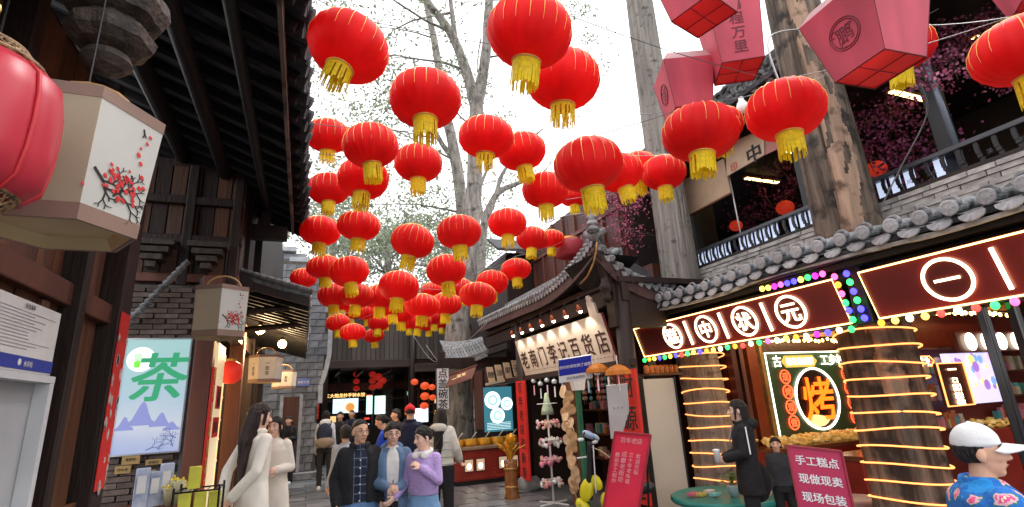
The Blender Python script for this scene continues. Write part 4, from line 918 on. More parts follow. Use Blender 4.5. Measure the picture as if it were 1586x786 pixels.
# hip ridge and finial
hp = [CORN+V((.0, .0, .08)), CORN.lerp(V((4.75, 7.0, 3.92)), .3)+V((0, 0, -.06)), CORN.lerp(V((4.75, 7.0, 3.92)), .7)+V((0, 0, -.04)), V((4.75, 7.0, 3.99))]
mb = MB(); limb(mb, hp, [.05, .05, .055, .06], 10); mb.build('hip_ridge', tile_g, G1, True)
fin = [CORN+V((-.02, -.04, .12)), CORN+V((-.03, -.05, .32)), CORN+V((-.02, -.04, .46)), CORN+V((-.03, -.05, .62)), CORN+V((-.05, -.06, .76))]
mb = MB(); limb(mb, fin, [.06, .055, .045, .03, .012], 8); mb.build('finial', tile_g, G1, True)
for k in range(3): MB().lathe(CORN+V((-.02, -.04, .14+.09*k)), [(.09-.012*k, 0), (.095-.012*k, .03), (.07, .06)], 12).build('finial_collar', tile_g, G1, True)
# corner strut and carved bracket under the swept corner
MB().lathe(CORN+V((.20, .12, -.85)), [(.02, 0), (.06, .03), (.08, .08), (.05, .12), (.09, .17), (.1, .24), (.06, .3), (.06, .75)], 16).build('hanging_carved_post', wood_d, G1, True)
mb = MB(); limb(mb, [CORN+V((.42, .30, -.95)), CORN+V((.22, .15, -.55)), CORN+V((.05, .02, -.18))], [.07, .06, .05], 8); mb.build('corner_strut', wood_d, G1, True)
MB().tube([CORN+V((-.04, .42, -.52)), CORN+V((-.04, .2, -.46)), CORN+V((-.02, .03, -.30)), CORN+V((0, -.05, -.12)), CORN+V((.01, -.06, -.02))], .014, 6).build('gilt_bracket', M('worn_gilt', (.45, .25, .08), .4, .3, .3, 9, .1), G1, True)
MB().box(4.65, 4.85, 7.0, 12.1, 3.3, 3.9).build('ridge_wall', wood_d, G1)
MB().box(4.66, 4.86, 7.0, 12.1, 3.9, 4.06).build('ridge', tile_g, G1)
MB().box(4.0, 5.0, 6.1, 6.3, 2.6, 3.3).build('side_beam', wood_d, G1)

# name board leaning out
sb0, sb1 = V((FX-.02, 9.70, 2.13)), V((FX-.02, 6.35, 2.13)); up = V((-.20, 0, .70)); L = (sb1-sb0).length
sg = thing('shop_name_board', 'large cream leaning shop name board with eight brown characters', 'sign', (sb0+sb1)/2)
n_ = (-Y_).cross(up).normalized(); n_ = n_ if n_.x < 0 else -n_
cr_b = M('cream_sign_board', (.56, .48, .41), .55, 0, .06, 3, .03)
MB().obox((sb0+sb1)/2+up/2, (0, -L/2, 0), up/2, n_*.02).build('board', cr_b, sg)
rim = M('dark_red_rim', (.16, .02, .02), .5, 0, .1, 5, 0)
MB().bar(sb0, sb1, .05, .04).build('rim', rim, sg)
for q in (sb0, sb1): MB().bar(q, q+up, .04, .03).build('rim', rim, sg)
MB().prism([(-.30+.45*a_, .42*b__) for a_, b__ in [(-.1, .0), (-.02, .55), (.05, .60), (.02, .68), (.10, .76), (.22, .74), (.26, .66), (.34, .62), (.30, .50), (.42, .40), (.40, .0)]], sb1+up*.98, -Y_, up.normalized(), n_, .03).build('cloud_ear', cr_b, sg)
tb = sum([0], 0)
for k, ch in enumerate('老南门李记百货店'):
    f = (k+.5)/8; MB().text(ch, sb0.lerp(sb1, f)+up*.45+n_*.022, -Y_, up.normalized(), n_, .37, .012, .004, sx=.9).build('character', M('brown_lettering', (.05, .022, .018), .5, 0, .1, 5, 0), sg)
mb = MB()
for k in range(30):
    f = (k+.5)/30; mb.obox(sb0.lerp(sb1, f)+up*.13+n_*.0215, (0, -.035, 0), up*.004, n_*.001)
mb.build('small_print', M('brown_lettering'), sg, kind='stuff')
for k in range(7):
    f = (k+.55)/7.3; p = sb0.lerp(sb1, f)+up+V((-.16, 0, .13))
    o = thing('sign_spotlight', ['leftmost', 'second', 'third', 'middle', 'fifth', 'sixth', 'rightmost'][k]+' small copper spotlight above the cream shop name board', 'lamp', p, 0, 'spotlights over the cream name board')
    MB().lathe(p+V((-.02, 0, .05)), [(.02, 0), (.03, .03), (.05, .1)], 12, (.25, 0, -1)).build('lamp_shade', M('copper_shade', (.45, .12, .05), .35, .6, .1, 5, 0), o, True)
    MB().ell(p+V((.012, 0, -.055)), (.03, .03, .025), 10, 6).build('bulb', E('spot_bulb', (1, .85, .6), 14), o, True)
    MB().tube([p+V((-.02, 0, .05)), p+V((.0, 0, .16)), p+V((.16, 0, .16))], .008, 6).build('arm', black, o, True)
    l = bpy.data.lights.new('spot_light', 'SPOT'); l.energy = 10; l.color = (1, .88, .70); l.spot_size = R_(100); l.spot_blend = .6; l.shadow_soft_size = .03
    q = bpy.data.objects.new('lamp_light', l); COL.objects.link(q); q.parent = o; q.location = (-.02, 0, -.08); q.rotation_euler = V((-.45, 0, 1)).to_track_quat('Z', 'Y').to_euler()
# couplets
def couplet(x, y, z0, z1, wd, txt, label, ink=inkm):
    o = thing('couplet', label, 'couplet', (x, y, z0), 0)
    MB().box(x-.02, x+.02, y-wd/2, y+wd/2, z0, z1).build('cloth', redp, o)
    h = (z1-z0)/len(txt)
    for k, ch in enumerate(txt): MB().text(ch, (x-.022, y, z1-h*(k+.5)), -Y_, Z_, -X_, min(wd*.8, h*.8), .015, .001).build('character', ink, o)
couplet(4.02, 9.78, .22, 2.05, .44, '百年老店迎新春', 'narrow far red couplet on the left column of the general store')
couplet(4.02, 6.02, .35, 2.0, .42, '财源广进', 'broad near red couplet on the right column of the general store')
# wind chimes
random.seed(15)
cols = [(.75, .4, .5), (.6, .7, .75), (.7, .55, .75), (.75, .72, .7), (.2, .3, .6), (.55, .7, .8)]
wl = ['next to the red couplet', 'second from the far column', 'third from the far column', 'fourth from the far column', 'left of the blue shop notice', 'half behind the blue shop notice', 'just right of the blue shop notice', 'second right of the blue shop notice', 'left of the orange parasol', 'nearest the camera']
for k in range(10):
    y = 9.35-k*.30; z = 2.02+random.uniform(-.05, .02); o = thing('wind_chime', 'small glass wind chime hanging under the name board, '+wl[k], 'wind chime', (4.12, y, z), 0, 'wind chimes under the name board')
    MB().tube([(4.12, y, z), (4.12, y, z+.1)], .003, 4).build('cord', white, o)
    MB().lathe((4.12, y, z-.05), [(.035, 0), (.05, .025), (.045, .06), (.015, .08)], 12).build('bell', M('clear_bell_glass', (.7, .75, .78), .1, 0, .1, 5, 0, trans=.3), o, True)
    MB().obox((4.12, y, z-.19), (.003, 0, 0), (0, .022, 0), (0, 0, .09)).build('paper_tag', M('tag_%d' % (k % 6), cols[k % 6], .6, 0, .1, 5, 0), o)
for k, (px, py, D, lab) in enumerate(((957, 575, 6.6, 'orange paper parasol ornament beside the near red couplet'), (925, 572, 7.3, 'orange paper parasol ornament right behind the blue shop notice'))):
    p = atD(px, py, D); o = thing('paper_parasol', lab, 'parasol', p, 0, 'orange parasol ornaments')
    MB().lathe(p, [(.16, -.05), (.15, 0), (.10, .05), (.01, .085)], 16, cap=False, fn=lambda a, h: 1+.04*abs(math.cos(a*8))).build('canopy', M('orange_oil_paper', (.72, .26, .03), .5, 0, .15, 6, .05, trans=.4), o, solid=.004)
    MB().tube([p+V((0, 0, -.25)), p+V((0, 0, .2))], .006, 6).build('stick', white, o)
# blue ad notice on a bracket
p0, p1, p2, p3 = atD(866, 594, 7.45), atD(918, 586, 7.35), atD(916, 550, 7.35), atD(864, 558, 7.45)
o = thing('blue_notice', 'blue and white printed notice box in front of the cream shop name board', 'sign', (p0+p1)/2)
uu = (p1-p0).normalized(); vv = ((p3-p0)+(p2-p1)).normalized(); nn_ = uu.cross(vv).normalized(); c = (p0+p1+p2+p3)/4; wd = (p1-p0).length/2; h = (p3-p0).length/2
MB().obox(c-nn_*.03, uu*wd, vv*h, nn_*.03).build('box', white, o, bevel=.004)
MB().obox(c+vv*h*.28+nn_*.002, uu*wd*.97, vv*h*.68, nn_*.002).build('blue_print', M('royal_blue_print', (.02, .03, .38), .4, 0, .05, 5, 0), o)
MB().text('想你的风吹到了成都', c+vv*h*.3+nn_*.005, uu, vv, nn_, .052, .012, .001).build('lettering', white, o)
MB().text('我在锦里等你', c-vv*h*.7+nn_*.002, uu, vv, nn_, .045, .005, .001).build('lettering', M('grey_ink', (.12, .12, .14), .6, 0, 0, 4, 0), o)
# green post, white tall board
gp_ = thing('green_post', 'dark green square post carrying a white box in front of the general store', 'post', (3.93, 7.3, 0))
MB().obox((3.95, 7.3, .95), (.035, 0, 0), (0, .035, 0), (0, 0, .95)).build('post', M('green_paint', (.02, .13, .07), .45, 0, .15, 5, .05), gp_, bevel=.005)
MB().prism([(-.12, 0), (-.08, -.2), (.08, -.2), (.12, 0)], (3.95, 7.22, 1.98), X_, Z_, -Y_, .12).build('white_box', white, gp_)
MB().obox((3.95, 7.3, .02), (.15, 0, 0), (0, .15, 0), (0, 0, .02)).build('foot', iron, gp_)
wbp = [atD(939, 598, 6.75), atD(971, 595, 6.65), atD(978, 678, 6.85), atD(946, 680, 6.95)]
wb = thing('blank_board', 'tall blank white board hanging left of the near red couplet', 'board', wbp[3])
q = MB(); nn_ = (wbp[1]-wbp[0]).cross(wbp[0]-wbp[3]).normalized(); q.add(wbp+[p-nn_*.02 for p in wbp], [(3, 2, 1, 0), (4, 5, 6, 7), (0, 1, 5, 4), (1, 2, 6, 5), (2, 3, 7, 6), (3, 0, 4, 7)]); q.build('board', white, wb)
MB().tube([wbp[0].lerp(wbp[1], .5), wbp[0].lerp(wbp[1], .5)+V((0, 0, .5))], .004, 5).build('cord', black, wb)
mb = MB()
for k in range(3): mb.obox(wbp[0].lerp(wbp[1], .3+.2*k).lerp(wbp[3].lerp(wbp[2], .3+.2*k), .42)+nn_*.001, (.012, 0, 0), (0, .004, 0), (0, 0, .012))
mb.build('faint_print', M('grey_print'), wb, kind='stuff')
# white wire rack with bundles
wr = thing('trinket_rack', 'white wire display rack with pink and white trinkets at the shop front', 'rack', (3.92, 8.5, 0))
cx, cy = 3.90, 8.35
MB().tube([(cx, cy, .05), (cx, cy, 1.78)], .018, 8).build('pole', white, wr, True)
for a in range(4): MB().bar((cx, cy, .04), (cx+.32*math.cos(a*PI/2+.4), cy+.32*math.sin(a*PI/2+.4), .03), .03, .025).build('foot', white, wr)
tm = [M('trinket_'+n, c, .5, 0, .2, 12, .1) for n, c in (('white', (.7, .68, .66)), ('peach', (.72, .38, .30)), ('rose', (.65, .22, .30)))]
for j, z in enumerate((.38, .72, 1.02, 1.30, 1.6)):
    mb = MB(); mb.tube([(cx+.17*math.cos(2*PI*k/16), cy+.17*math.sin(2*PI*k/16), z) for k in range(16)], .006, 5, closed=True)
    for k in range(4): mb.tube([(cx, cy, z), (cx+.17*math.cos(k*PI/2), cy+.17*math.sin(k*PI/2), z)], .005, 5)
    mb.build('ring_tier', white, wr)
    if j < 4:
        mb = MB()
        for k in range(26):
            a = random.uniform(0, 2*PI); r = random.uniform(.1, .2); mb.mi = (0, 2, 0, 1)[j] if random.random() < .7 else random.randint(0, 2)
            mb.ell((cx+r*math.cos(a), cy+r*math.sin(a), z-.04+random.uniform(-.06, .05)), (.03, .03, random.uniform(.025, .05)), 7, 5)
        mb.build('trinkets', tm, wr, True, kind='stuff')
    else: MB().lathe((cx, cy, z-.18), [(.11, 0), (.1, .08), (.06, .2), (.03, .35)], 12).build('pale_green_bundle', M('celadon_cloth', (.35, .45, .32), .7, 0, .3, 9, .2), wr, True)
# fan stand
fs_ = thing('fan_stand', 'tall stand covered with tan paper fans and cards beside the white trinket rack', 'display stand', (4.05, 8.05, 0))
MB().obox((4.10, 7.85, 1.0), (.02, .0, 0), (0, .17, 0), (0, 0, .95)).build('net_panel', wood_b, fs_)
fm_ = [M('fan_tan', (.48, .30, .16), .6, 0, .3, 9, .1), M('fan_kraft', (.58, .42, .27), .6, 0, .2, 9, .1)]
fan = [mesh_only(MB().lathe((0, 0, 0), [(.085, 0), (.085, .006)], 14, (-1, -.4, 0)).obox((0, 0, -.11), (.006, 0, 0), (0, .006, 0), (0, 0, .05)), 'paper_fan', m_) for m_ in fm_]
for k in range(30): inst(random.choice(fan), 'paper_fan', fs_, (4.06-random.uniform(0, .05), 7.85+random.uniform(-.15, .15), .3+k*.052), (R_(random.uniform(-50, 50)), 0, R_(random.uniform(-12, 12))))
# hanging dark sign behind
# parked child size electric scooter, yellow and black
tk = thing('electric_scooter', 'small yellow and black electric scooter with a white blue handlebar head by the crimson board', 'scooter', (3.3, 5.7, 0))
yb = M('yellow_scooter_paint', (.70, .62, .02), .3, 0, .1, 6, .03, dirt=((.02, .02, .02), 7, .57)); bks = M('black_plastic', (.015, .015, .016), .35, 0, .1, 8, .05); wpl = M('white_plastic', (.66, .68, .70), .3, 0, .1, 7, 0)
random.seed(18)
for (x, y) in ((3.14, 5.98), (3.72, 5.30)):
    w1 = MB().tube([(x+.16*math.cos(t)*.65, y-.16*math.cos(t)*.76, .2+.16*math.sin(t)) for t in [2*PI*k/24 for k in range(24)]], .042, 10, closed=True).build('wheel', bks, tk, True)
    MB().lathe((x, y, .2), [(.10, -.03), (.12, 0), (.10, .03)], 16, (.76, .65, 0)).build('rim', M('scooter_rim', (.5, .5, .5), .3, .7, .1, 5, 0), w1, True)
mb = MB(); limb(mb, [(3.14, 5.98, .2), (3.17, 5.90, .48), (3.19, 5.82, .62)], [.03, .035, .04], 8); mb.build('front_fork', bks, tk, True)
mb = MB(); limb(mb, [(3.19, 5.84, .52), (3.20, 5.79, .85), (3.21, 5.75, 1.16)], [.045, .036, .03], 10); mb.build('steering_column', bks, tk, True)
MB().bar((3.23, 5.735, .60), (3.235, 5.71, 1.12), .012, .052, up=(-.5, -.8, 0)).build('white_column_strip', wpl, tk)
mb = MB(); mb.ell((3.20, 5.74, 1.24), (.085, .06, .042), 16, 10, Matrix.Rotation(.5, 3, 'Y')); mb.ell((3.27, 5.70, 1.21), (.06, .035, .028), 14, 8, Matrix.Rotation(.7, 3, 'Y')); put_ = mb.build('handlebar_head', M('white_blue_cap', (.60, .66, .74), .3, 0, .25, 14, .05, col2=(.16, .30, .58)), tk, True)
MB().tube([(3.04, 5.66, 1.20), (3.14, 5.72, 1.27), (3.22, 5.76, 1.22), (3.33, 5.82, 1.14)], .013, 8).build('handlebar', bks, tk, True)
for (x, y, z) in ((3.05, 5.665, 1.20), (3.32, 5.81, 1.145)): MB().cap((x-.03, y-.02, z), (x+.03, y+.02, z), .021, .021, 10).build('grip', wpl, tk, True)
MB().tube([(3.22, 5.74, 1.10), (3.30, 5.68, 1.06), (3.42, 5.60, .95), (3.46, 5.55, .7)], .007, 6).build('brake_cable', M('tan_cable', (.45, .38, .2), .5, 0, .1, 5, 0), tk, True)
for (c, rr, rot) in (((3.17, 5.84, .62), (.10, .055, .13), .3), ((3.26, 5.76, .70), (.075, .05, .09), -.5), ((3.13, 5.90, .44), (.12, .06, .07), .9), ((3.34, 5.66, .50), (.11, .07, .11), -.2), ((3.50, 5.48, .42), (.17, .08, .08), .1)):
    mb = MB(); mb.ell(c, rr, 18, 10, Matrix.Rotation(-.8, 3, 'Z') @ Matrix.Rotation(rot, 3, 'Y'), fn=lambda d: (1 if abs(d.x) < .75 else .86)*(1+.06*nz(d.x*2, d.y*2, d.z*2))); mb.build('fairing', yb, tk, True)
mb = MB(); mb.cap((3.42, 5.56, .60), (3.68, 5.30, .66), .07, .06, 12); mb.build('saddle', bks, tk, True)
MB().obox((3.06, 5.90, .40), (.06, -.012, .035), (.004, .01, 0), (-.02, 0, .035)).build('number_plate', M('blue_grey_plate', (.35, .45, .55), .4, 0, .1, 5, 0), tk)
MB().bar((3.08, 5.86, .98), (3.2, 5.80, .99), .03, .014).build('clipped_card', wpl, tk)
# leaning red sign boards
def easel(label, pts, txts, size, ink, back=redp, th=.03, legs=True):
    a, b_, c, d = pts; o = thing('standing_signboard', label, 'sign', d)
    nn_ = (b_-a).cross(a-d).normalized()
    if nn_.dot(EYE-a) < 0: nn_ = -nn_
    q = MB(); P = [a, b_, c, d]; q.add(P+[p-nn_*th for p in P], [(3, 2, 1, 0), (4, 5, 6, 7), (0, 1, 5, 4), (1, 2, 6, 5), (2, 3, 7, 6), (3, 0, 4, 7)]); q.build('board', back, o)
    uu = (b_-a).normalized(); vv = (a-d).normalized()
    fr_ = M('signboard_edge', (.35, .03, .05), .5, 0, .1, 5, 0)
    for s, e in ((a, b_), (b_, c), (c, d), (d, a)): MB().bar(s, e, .015, .035, up=nn_).build('edge', fr_, o)
    for (fu, fv, t, sz) in txts:
        p = a.lerp(b_, fu).lerp(d.lerp(c, fu), fv)+nn_*.003
        MB().text(t, p, uu, vv, nn_, sz*size, .02, .002, line=1.05).build('lettering', ink, o)
    if legs:
        for s in (.15, .85): q = d.lerp(c, s); q2 = a.lerp(b_, s); MB().tube([q2-nn_*.02, V((q.x-nn_.x*.35, q.y-nn_.y*.35, 0))], .012, 6).build('rear_leg', iron, o); MB().tube([q, V((q.x, q.y, 0))], .014, 6).build('foot', iron, o)
    return o
pinkink = M('faded_pink_ink', (.78, .30, .33), .6, 0, .15, 9, 0)
rd = M('crimson_board', (.74, .03, .07), .5, 0, .1, 4, .03)
easel('tall leaning crimson signboard with faded columns of small writing', [atD(953, 669, 5.45), atD(1008, 674, 5.25), atD(989, 792, 5.15), atD(935, 786, 5.35)],
      [(.17, .47, '糖\n画\n手\n工\n制\n作', .05), (.36, .45, '成\n都\n老\n街\n坊', .06), (.56, .46, '三\n十\n年\n老\n味\n道', .05), (.76, .40, '欢\n迎\n光\n临', .05), (.5, .10, '百年老店', .06)], 1, pinkink, rd)
hm = M('magenta_red_board', (.50, .03, .10), .45, 0, .06, 3, .02)
a = atD(1219, 690, 4.7); b_ = atD(1303, 699, 4.55); dz = V((0, 0, -.82)); hs_ = easel('magenta red easel board with three lines of white writing about handmade pastry', [a, b_, b_+dz, a+dz], [(.5, .14, '手工糕点', .086), (.5, .325, '现做现卖', .086), (.5, .51, '现场包装', .086)], 1, M('white_print', (.8, .8, .82), .5, 0, .03, 5, 0), hm)

# ================================================================== RIGHT: PASTRY SHOP ROW
S1 = thing('pastry_shop_row', 'pastry shop row with tiled eave, lit counters and an upstairs teahouse balcony', 'building', (6, 4, 0))
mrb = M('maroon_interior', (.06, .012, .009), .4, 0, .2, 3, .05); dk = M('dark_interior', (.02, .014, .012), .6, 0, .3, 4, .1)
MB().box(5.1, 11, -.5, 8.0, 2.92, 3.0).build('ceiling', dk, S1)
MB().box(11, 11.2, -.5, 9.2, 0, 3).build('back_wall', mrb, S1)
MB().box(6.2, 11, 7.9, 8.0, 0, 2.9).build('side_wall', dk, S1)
MB().box(5.03, 5.13, -.5, 7.1, 2.80, 2.92).build('fascia_beam', M('brown_fascia', (.03, .02, .017), .5, 0, .2, 5, .1), S1, bevel=.01)
MB().box(4.80, 5.03, -.5, 7.15, 2.82, 2.85).build('gutter_board', M('grey_gutter', (.05, .045, .045), .5, .2, .2, 5, .05), S1)
MB().box(4.98, 5.1, 3.26, 3.43, 2.2, 2.95).build('sign_post', black, S1, bevel=.01)
for y in (7.0, .3): MB().box(5.05, 5.2, y-.07, y+.07, 0, 2.95).build('post', black, S1, bevel=.01)
for y in (2.45, 2.25, 1.98): MB().box(5.05, 5.12, y-.03, y+.03, 0, 2.3).build('shiny_post', M('gloss_black', (.012, .010, .010), .12, 0, .1, 3, 0, spec=.7), S1, bevel=.008)
MB().box(5.07, 5.1, .3, 7.0, 2.2, 2.86).build('added_blackout_board', black, S1)  # added black board behind the signs to stop interior light and hide the inside
# eave tiles
EXR = 4.72
def eav(y): return 2.87+.025*math.sin(y*2.1)+.02*nz(y*1.3, 4)
tile_e = M('tile_end_disc', (.40, .41, .42), .7, 0, .22, 14, .4, 60, rnd=.15, dirt=((.12, .12, .12), 7, .6))
sb = MB().tube([(0, 0, 0), (.42, 0, .10)], .054, 14); sb.tube([(.03, .075*math.cos(a)*1.0, .02+.078*math.sin(a)) for a in [PI*(-.05+1.1*k/12) for k in range(13)]], .016, 6); sb.mi = 1; sb.lathe((-.02, 0, -.004), [(.056, 0), (.068, .004), (.072, .014), (.068, .024)], 20, (1, 0, .16)).lathe((-.026, 0, -.005), [(.012, 0), (.042, .008)], 14, (1, 0, .16)); sb = mesh_only(sb, 'round_tile', [tile_g, tile_e])
sd_ = MB(); sd_.mi = 1
po = [(.100*math.cos(a), -.070*math.sin(a)) for a in [PI*k/8 for k in range(9)]]
sd_.prism([(x, y-.01) for x, y in po][::-1]+[(-.10, .02), (-.08, .015), (0, -.012), (.08, .015), (.10, .02)], (0, 0, 0), Y_, (.25, 0, 1), (-1, 0, .25), .018)
sd_.mi = 0; sd_.obox((.2, 0, .035), (.2, 0, .05), (0, .085, 0), (0, 0, .01)); sd_ = mesh_only(sd_, 'drip_tile', [tile_g, tile_e])
y = 7.2
while y > .2:
    z = eav(y)
    inst(sb, 'round_tile', S1, (EXR+random.uniform(-.03, .01), y, z+.12), (0, R_(random.uniform(-3, 3)), R_(random.uniform(-6, 6))), (1, .9, .9))
    inst(sd_, 'drip_tile', S1, (EXR+random.uniform(-.01, .02), y-.118, z+.045), (R_(random.uniform(-7, 7)), 0, R_(random.uniform(-7, 7))), (1, .9, .9))
    y -= .235
rs = MB(); y = 7.2
while y > .2: rs.tube([(EXR+.4, y, eav(y)+.22), (6.4, y, 3.22)], .056, 8); y -= .235
rs.build('tile_rows', tile_m, S1, True, kind='stuff')
MB().obox((5.6, 3.3, 3.04), (.85, 0, .17), (0, 4.2, 0), (-.005, 0, .02)).build('roof_deck', tile_d, S1)
mb = MB(); n = 40
for k in range(n): y0, y1 = 7.2-k*7/n, 7.2-(k+1)*7/n; mb.bar((EXR+.06, y0, eav(y0)-.035), (EXR+.06, y1, eav(y1)-.035), .05, .03+.02*abs(nz(k*.9)))
mb.build('pale_mortar_strip', M('pale_mortar', (.36, .34, .31), .8, 0, .35, 8, .4), S1)
MB().box(4.85, 5.1, 0, 7.1, 2.76, 2.81).build('soffit', dk, S1)
# brick band under the balcony: long thin grey pieces
MB().box(6.42, 6.7, -.5, 7.3, 3.0, 3.76).build('parapet_wall', mortar, S1)
pm = [mesh_only(MB().obox((0, 0, 0), (.03, 0, 0), (0, l, 0), (0, 0, .026)), 'parapet_brick', M('pale_grey_brick', (.42, .40, .375), .8, 0, .25, 9, .4, 40, rnd=.22)) for l in (.17, .12)]
for j in range(9):
    y = 7.25-(j % 2)*.1; z = 3.25+j*.058
    while y > .9:
        k = random.choice((0, 0, 1)); l = (.17, .12)[k]; inst(pm[k], 'parapet_brick', S1, (6.41-.012*(j % 3)+random.uniform(-.008, .008), y-l, z)); y -= 2*l+.012
# balcony
MB().box(6.4, 11, -.5, 9.5, 3.74, 3.8).build('balcony_floor', dk, S1)
rl = M('bluish_dark_rail', (.06, .062, .07), .3, 0, .2, 5, .1)
MB().box(6.55, 6.65, -.5, 7.3, 4.08, 4.14).build('handrail', rl, S1, bevel=.01)
MB().box(6.57, 6.63, -.5, 7.3, 3.78, 3.83).build('bottom_rail', rl, S1)
sh = MB()
for k in range(6): t = k/6; sh.obox((-.04*math.sin(t*PI), .03*math.sin(t*PI*.5), .045*k), (.012, 0, 0), (0, .020, 0), (0, 0, .024))
bal = mesh_only(sh, 'baluster', black)
wp = E('white_lit_slat', (.62, .72, .95), .5); wpm = mesh_only(MB().box(-.004, .004, -.06, .06, 0, .26), 'lit_slat', wp)
k = 0; y = 7.2
while y > .6:
    inst(bal, 'baluster', S1, (6.6, y, 3.83))
    if (k % 6) != 5 and not (2.45 < y < 3.1):
        inst(wpm, 'lit_slat', S1, (6.64, y-.075, 3.83)); 
    y -= .165; k += 1
mb = MB()
for q in range(24):
    mb.text(random.choice('茶香竹韵春雨花月风云山水'), (6.633, 6.75-q*.27, 3.95), -Y_, Z_, -X_, .065, .0, .001)
mb.build('slat_writing', M('grey_ink'), S1)
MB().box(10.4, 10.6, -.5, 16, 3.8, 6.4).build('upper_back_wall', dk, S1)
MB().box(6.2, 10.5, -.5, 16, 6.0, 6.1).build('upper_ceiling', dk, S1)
for y in (7.3, 4.9, 3.1, 1.2): MB().box(6.7, 6.86, y-.08, y+.08, 3.8, 6.0).build('balcony_post', black, S1, bevel=.01)
MB().tube([(6.62, 2.95, 3.8), (6.55, 2.98, 6.0)], .035, 8).build('grey_pipe', M('blue_grey_pipe', (.16, .19, .23), .35, .3, .1, 5, 0), S1, True)
MB().tube([(6.6, 6.1, 4.1), (6.6, 6.12, 5.3)], .012, 8).build('thin_pipe', white, S1, True)
for k, (y, x) in enumerate(((7.4, 8.9), (6.2, 8.6), (5.3, 8.2), (4.2, 8.6), (3.0, 8.4), (2.2, 8.8))):
    o = thing('ceiling_lamp', ['gold ceiling lamp panel farthest inside the upstairs teahouse', 'gold ceiling lamp panel above the dark rail left of the rough tree', 'gold ceiling lamp panel behind the purple blossoms', 'gold ceiling lamp panel right of the rough tree upstairs', 'gold ceiling lamp panel near the grey pipe upstairs', 'gold ceiling lamp panel at the upper right corner'][k], 'lamp', (x, y, 5.97), 0, 'gold ceiling lamp panels upstairs')
    MB().box(x-.5, x+.5, y-.05, y+.05, 5.93, 5.99).build('lamp_box', M('worn_gilt'), o)
    mb = MB()
    for q in range(9): mb.box(x-.46+q*.105, x-.39+q*.105, y-.045, y+.045, 5.915, 5.93)
    mb.build('lit_grille', E('amber_lamp', (1, .66, .25), 5), o)
mb = MB().obox((7.5, 2.2, 4.95), (.9, -.35, 0), (.02, .05, 0), (0, 0, .05)); mb.build('green_beam', M('green_lacquer_beam', (.02, .14, .10), .35, 0, .15, 5, .05), S1, bevel=.01)
for k in range(8): MB().box(8.2, 8.3, 1.2+k*.22, 1.36+k*.22, 4.35, 4.55).build('green_window_pane', M('dim_green_glass', (.12, .18, .10), .3, 0, .3, 6, 0, emit=(.5, .6, .3), es=.12), S1)
# tables hint, red lanterns upstairs
for k, (px, py, D, r) in enumerate(((1357, 262, 8.2, .15), (1140, 350, 10.5, .13), (1216, 322, 9.6, .16))):
    p = atD(px, py, D); o = thing('indoor_lantern', ['round glowing red lantern right of the rough tree inside the balcony', 'small dim red lantern upstairs left of the white pipe', 'red lantern upstairs left of the rough tree'][k], 'lantern', p, 0, 'red lanterns inside the upstairs teahouse')
    MB().ell(p, (r, r, r*.85), 20, 12, fn=lambda d: 1).build('shade', M('glowing_red_shade', (.7, .05, .02), .5, 0, .1, 4, 0, emit=(1, .06, .02), es=.16, samp=False), o, True)
    MB().tube([p+V((0, 0, r*.8)), V((p.x, p.y, 5.99))], .006, 5).build('cord', black, o)
# upper eave and carved ridge
UE = 6.1
MB().box(UE-.02, UE+.12, -.5, 19, 5.72, 5.84).build('upper_fascia', wood_dy, S1)
MB().tube([(UE-.12, -.5, 5.68), (UE-.12, 19, 5.68)], .05, 8).build('upper_gutter', M('dark_gutter', (.05, .05, .055), .45, .2, .1, 4, 0), S1, True)
MB().obox((7.2, 9.2, 6.55), (1.3, 0, .62), (0, 9.9, 0), (-.01, 0, .03)).build('upper_roof_deck', tile_d, S1)
u1 = mesh_only(MB().tube([(0, 0, 0), (.5, 0, .24)], .07, 10), 'upper_round_tile', tile_g)
for k in range(66): inst(u1, 'upper_round_tile', S1, (UE-.16, 1.0+k*.27, 5.93), (0, 0, R_(random.uniform(-4, 4))))
random.seed(31); mb = MB(); y = 7.6
while y > 3.4:
    for q in range(3):
        a = random.uniform(0, 6.28); R0 = random.uniform(.06, .11); c = V((UE-.15+random.uniform(-.03, .03), y+random.uniform(-.05, .05), 6.0+q*.10))
        mb.tube([c+V((.015*t, R0*(1-.1*t)*math.cos(a+t*.9), R0*(1-.1*t)*math.sin(a+t*.9))) for t in range(7)], [.034, .032, .03, .028, .024, .018, .01], 6)
    y -= .13
mb.build('carved_ridge_scrolls', M('weathered_ridge_carving', (.10, .105, .105), .8, 0, .4, 12, .5), S1, True, kind='stuff')
MB().box(UE-.12, UE+.1, 3.4, 7.7, 5.92, 6.3).build('carved_ridge_core', tile_d, S1)
# upper storey wall beyond the balcony
MB().box(5.75, 5.95, 8.1, 19, 3.3, 6.0).build('upper_wall', M('oxblood_boards', (.075, .022, .016), .5, 0, .3, 4, .2, 20, (1, 1, .12)), S1)
MB().box(5.9, 8, 8.0, 8.15, 3.8, 6.0).build('upper_end_wall', dk, S1)
for k in range(18): MB().box(5.70, 5.76, 8.2+k*.6, 8.27+k*.6, 3.6, 6.0).build('upper_wall_batten', wood_red, S1)
for z in (4.5, 5.3): MB().box(5.69, 5.755, 8.1, 19, z, z+.08).build('upper_rail', wood_red, S1)
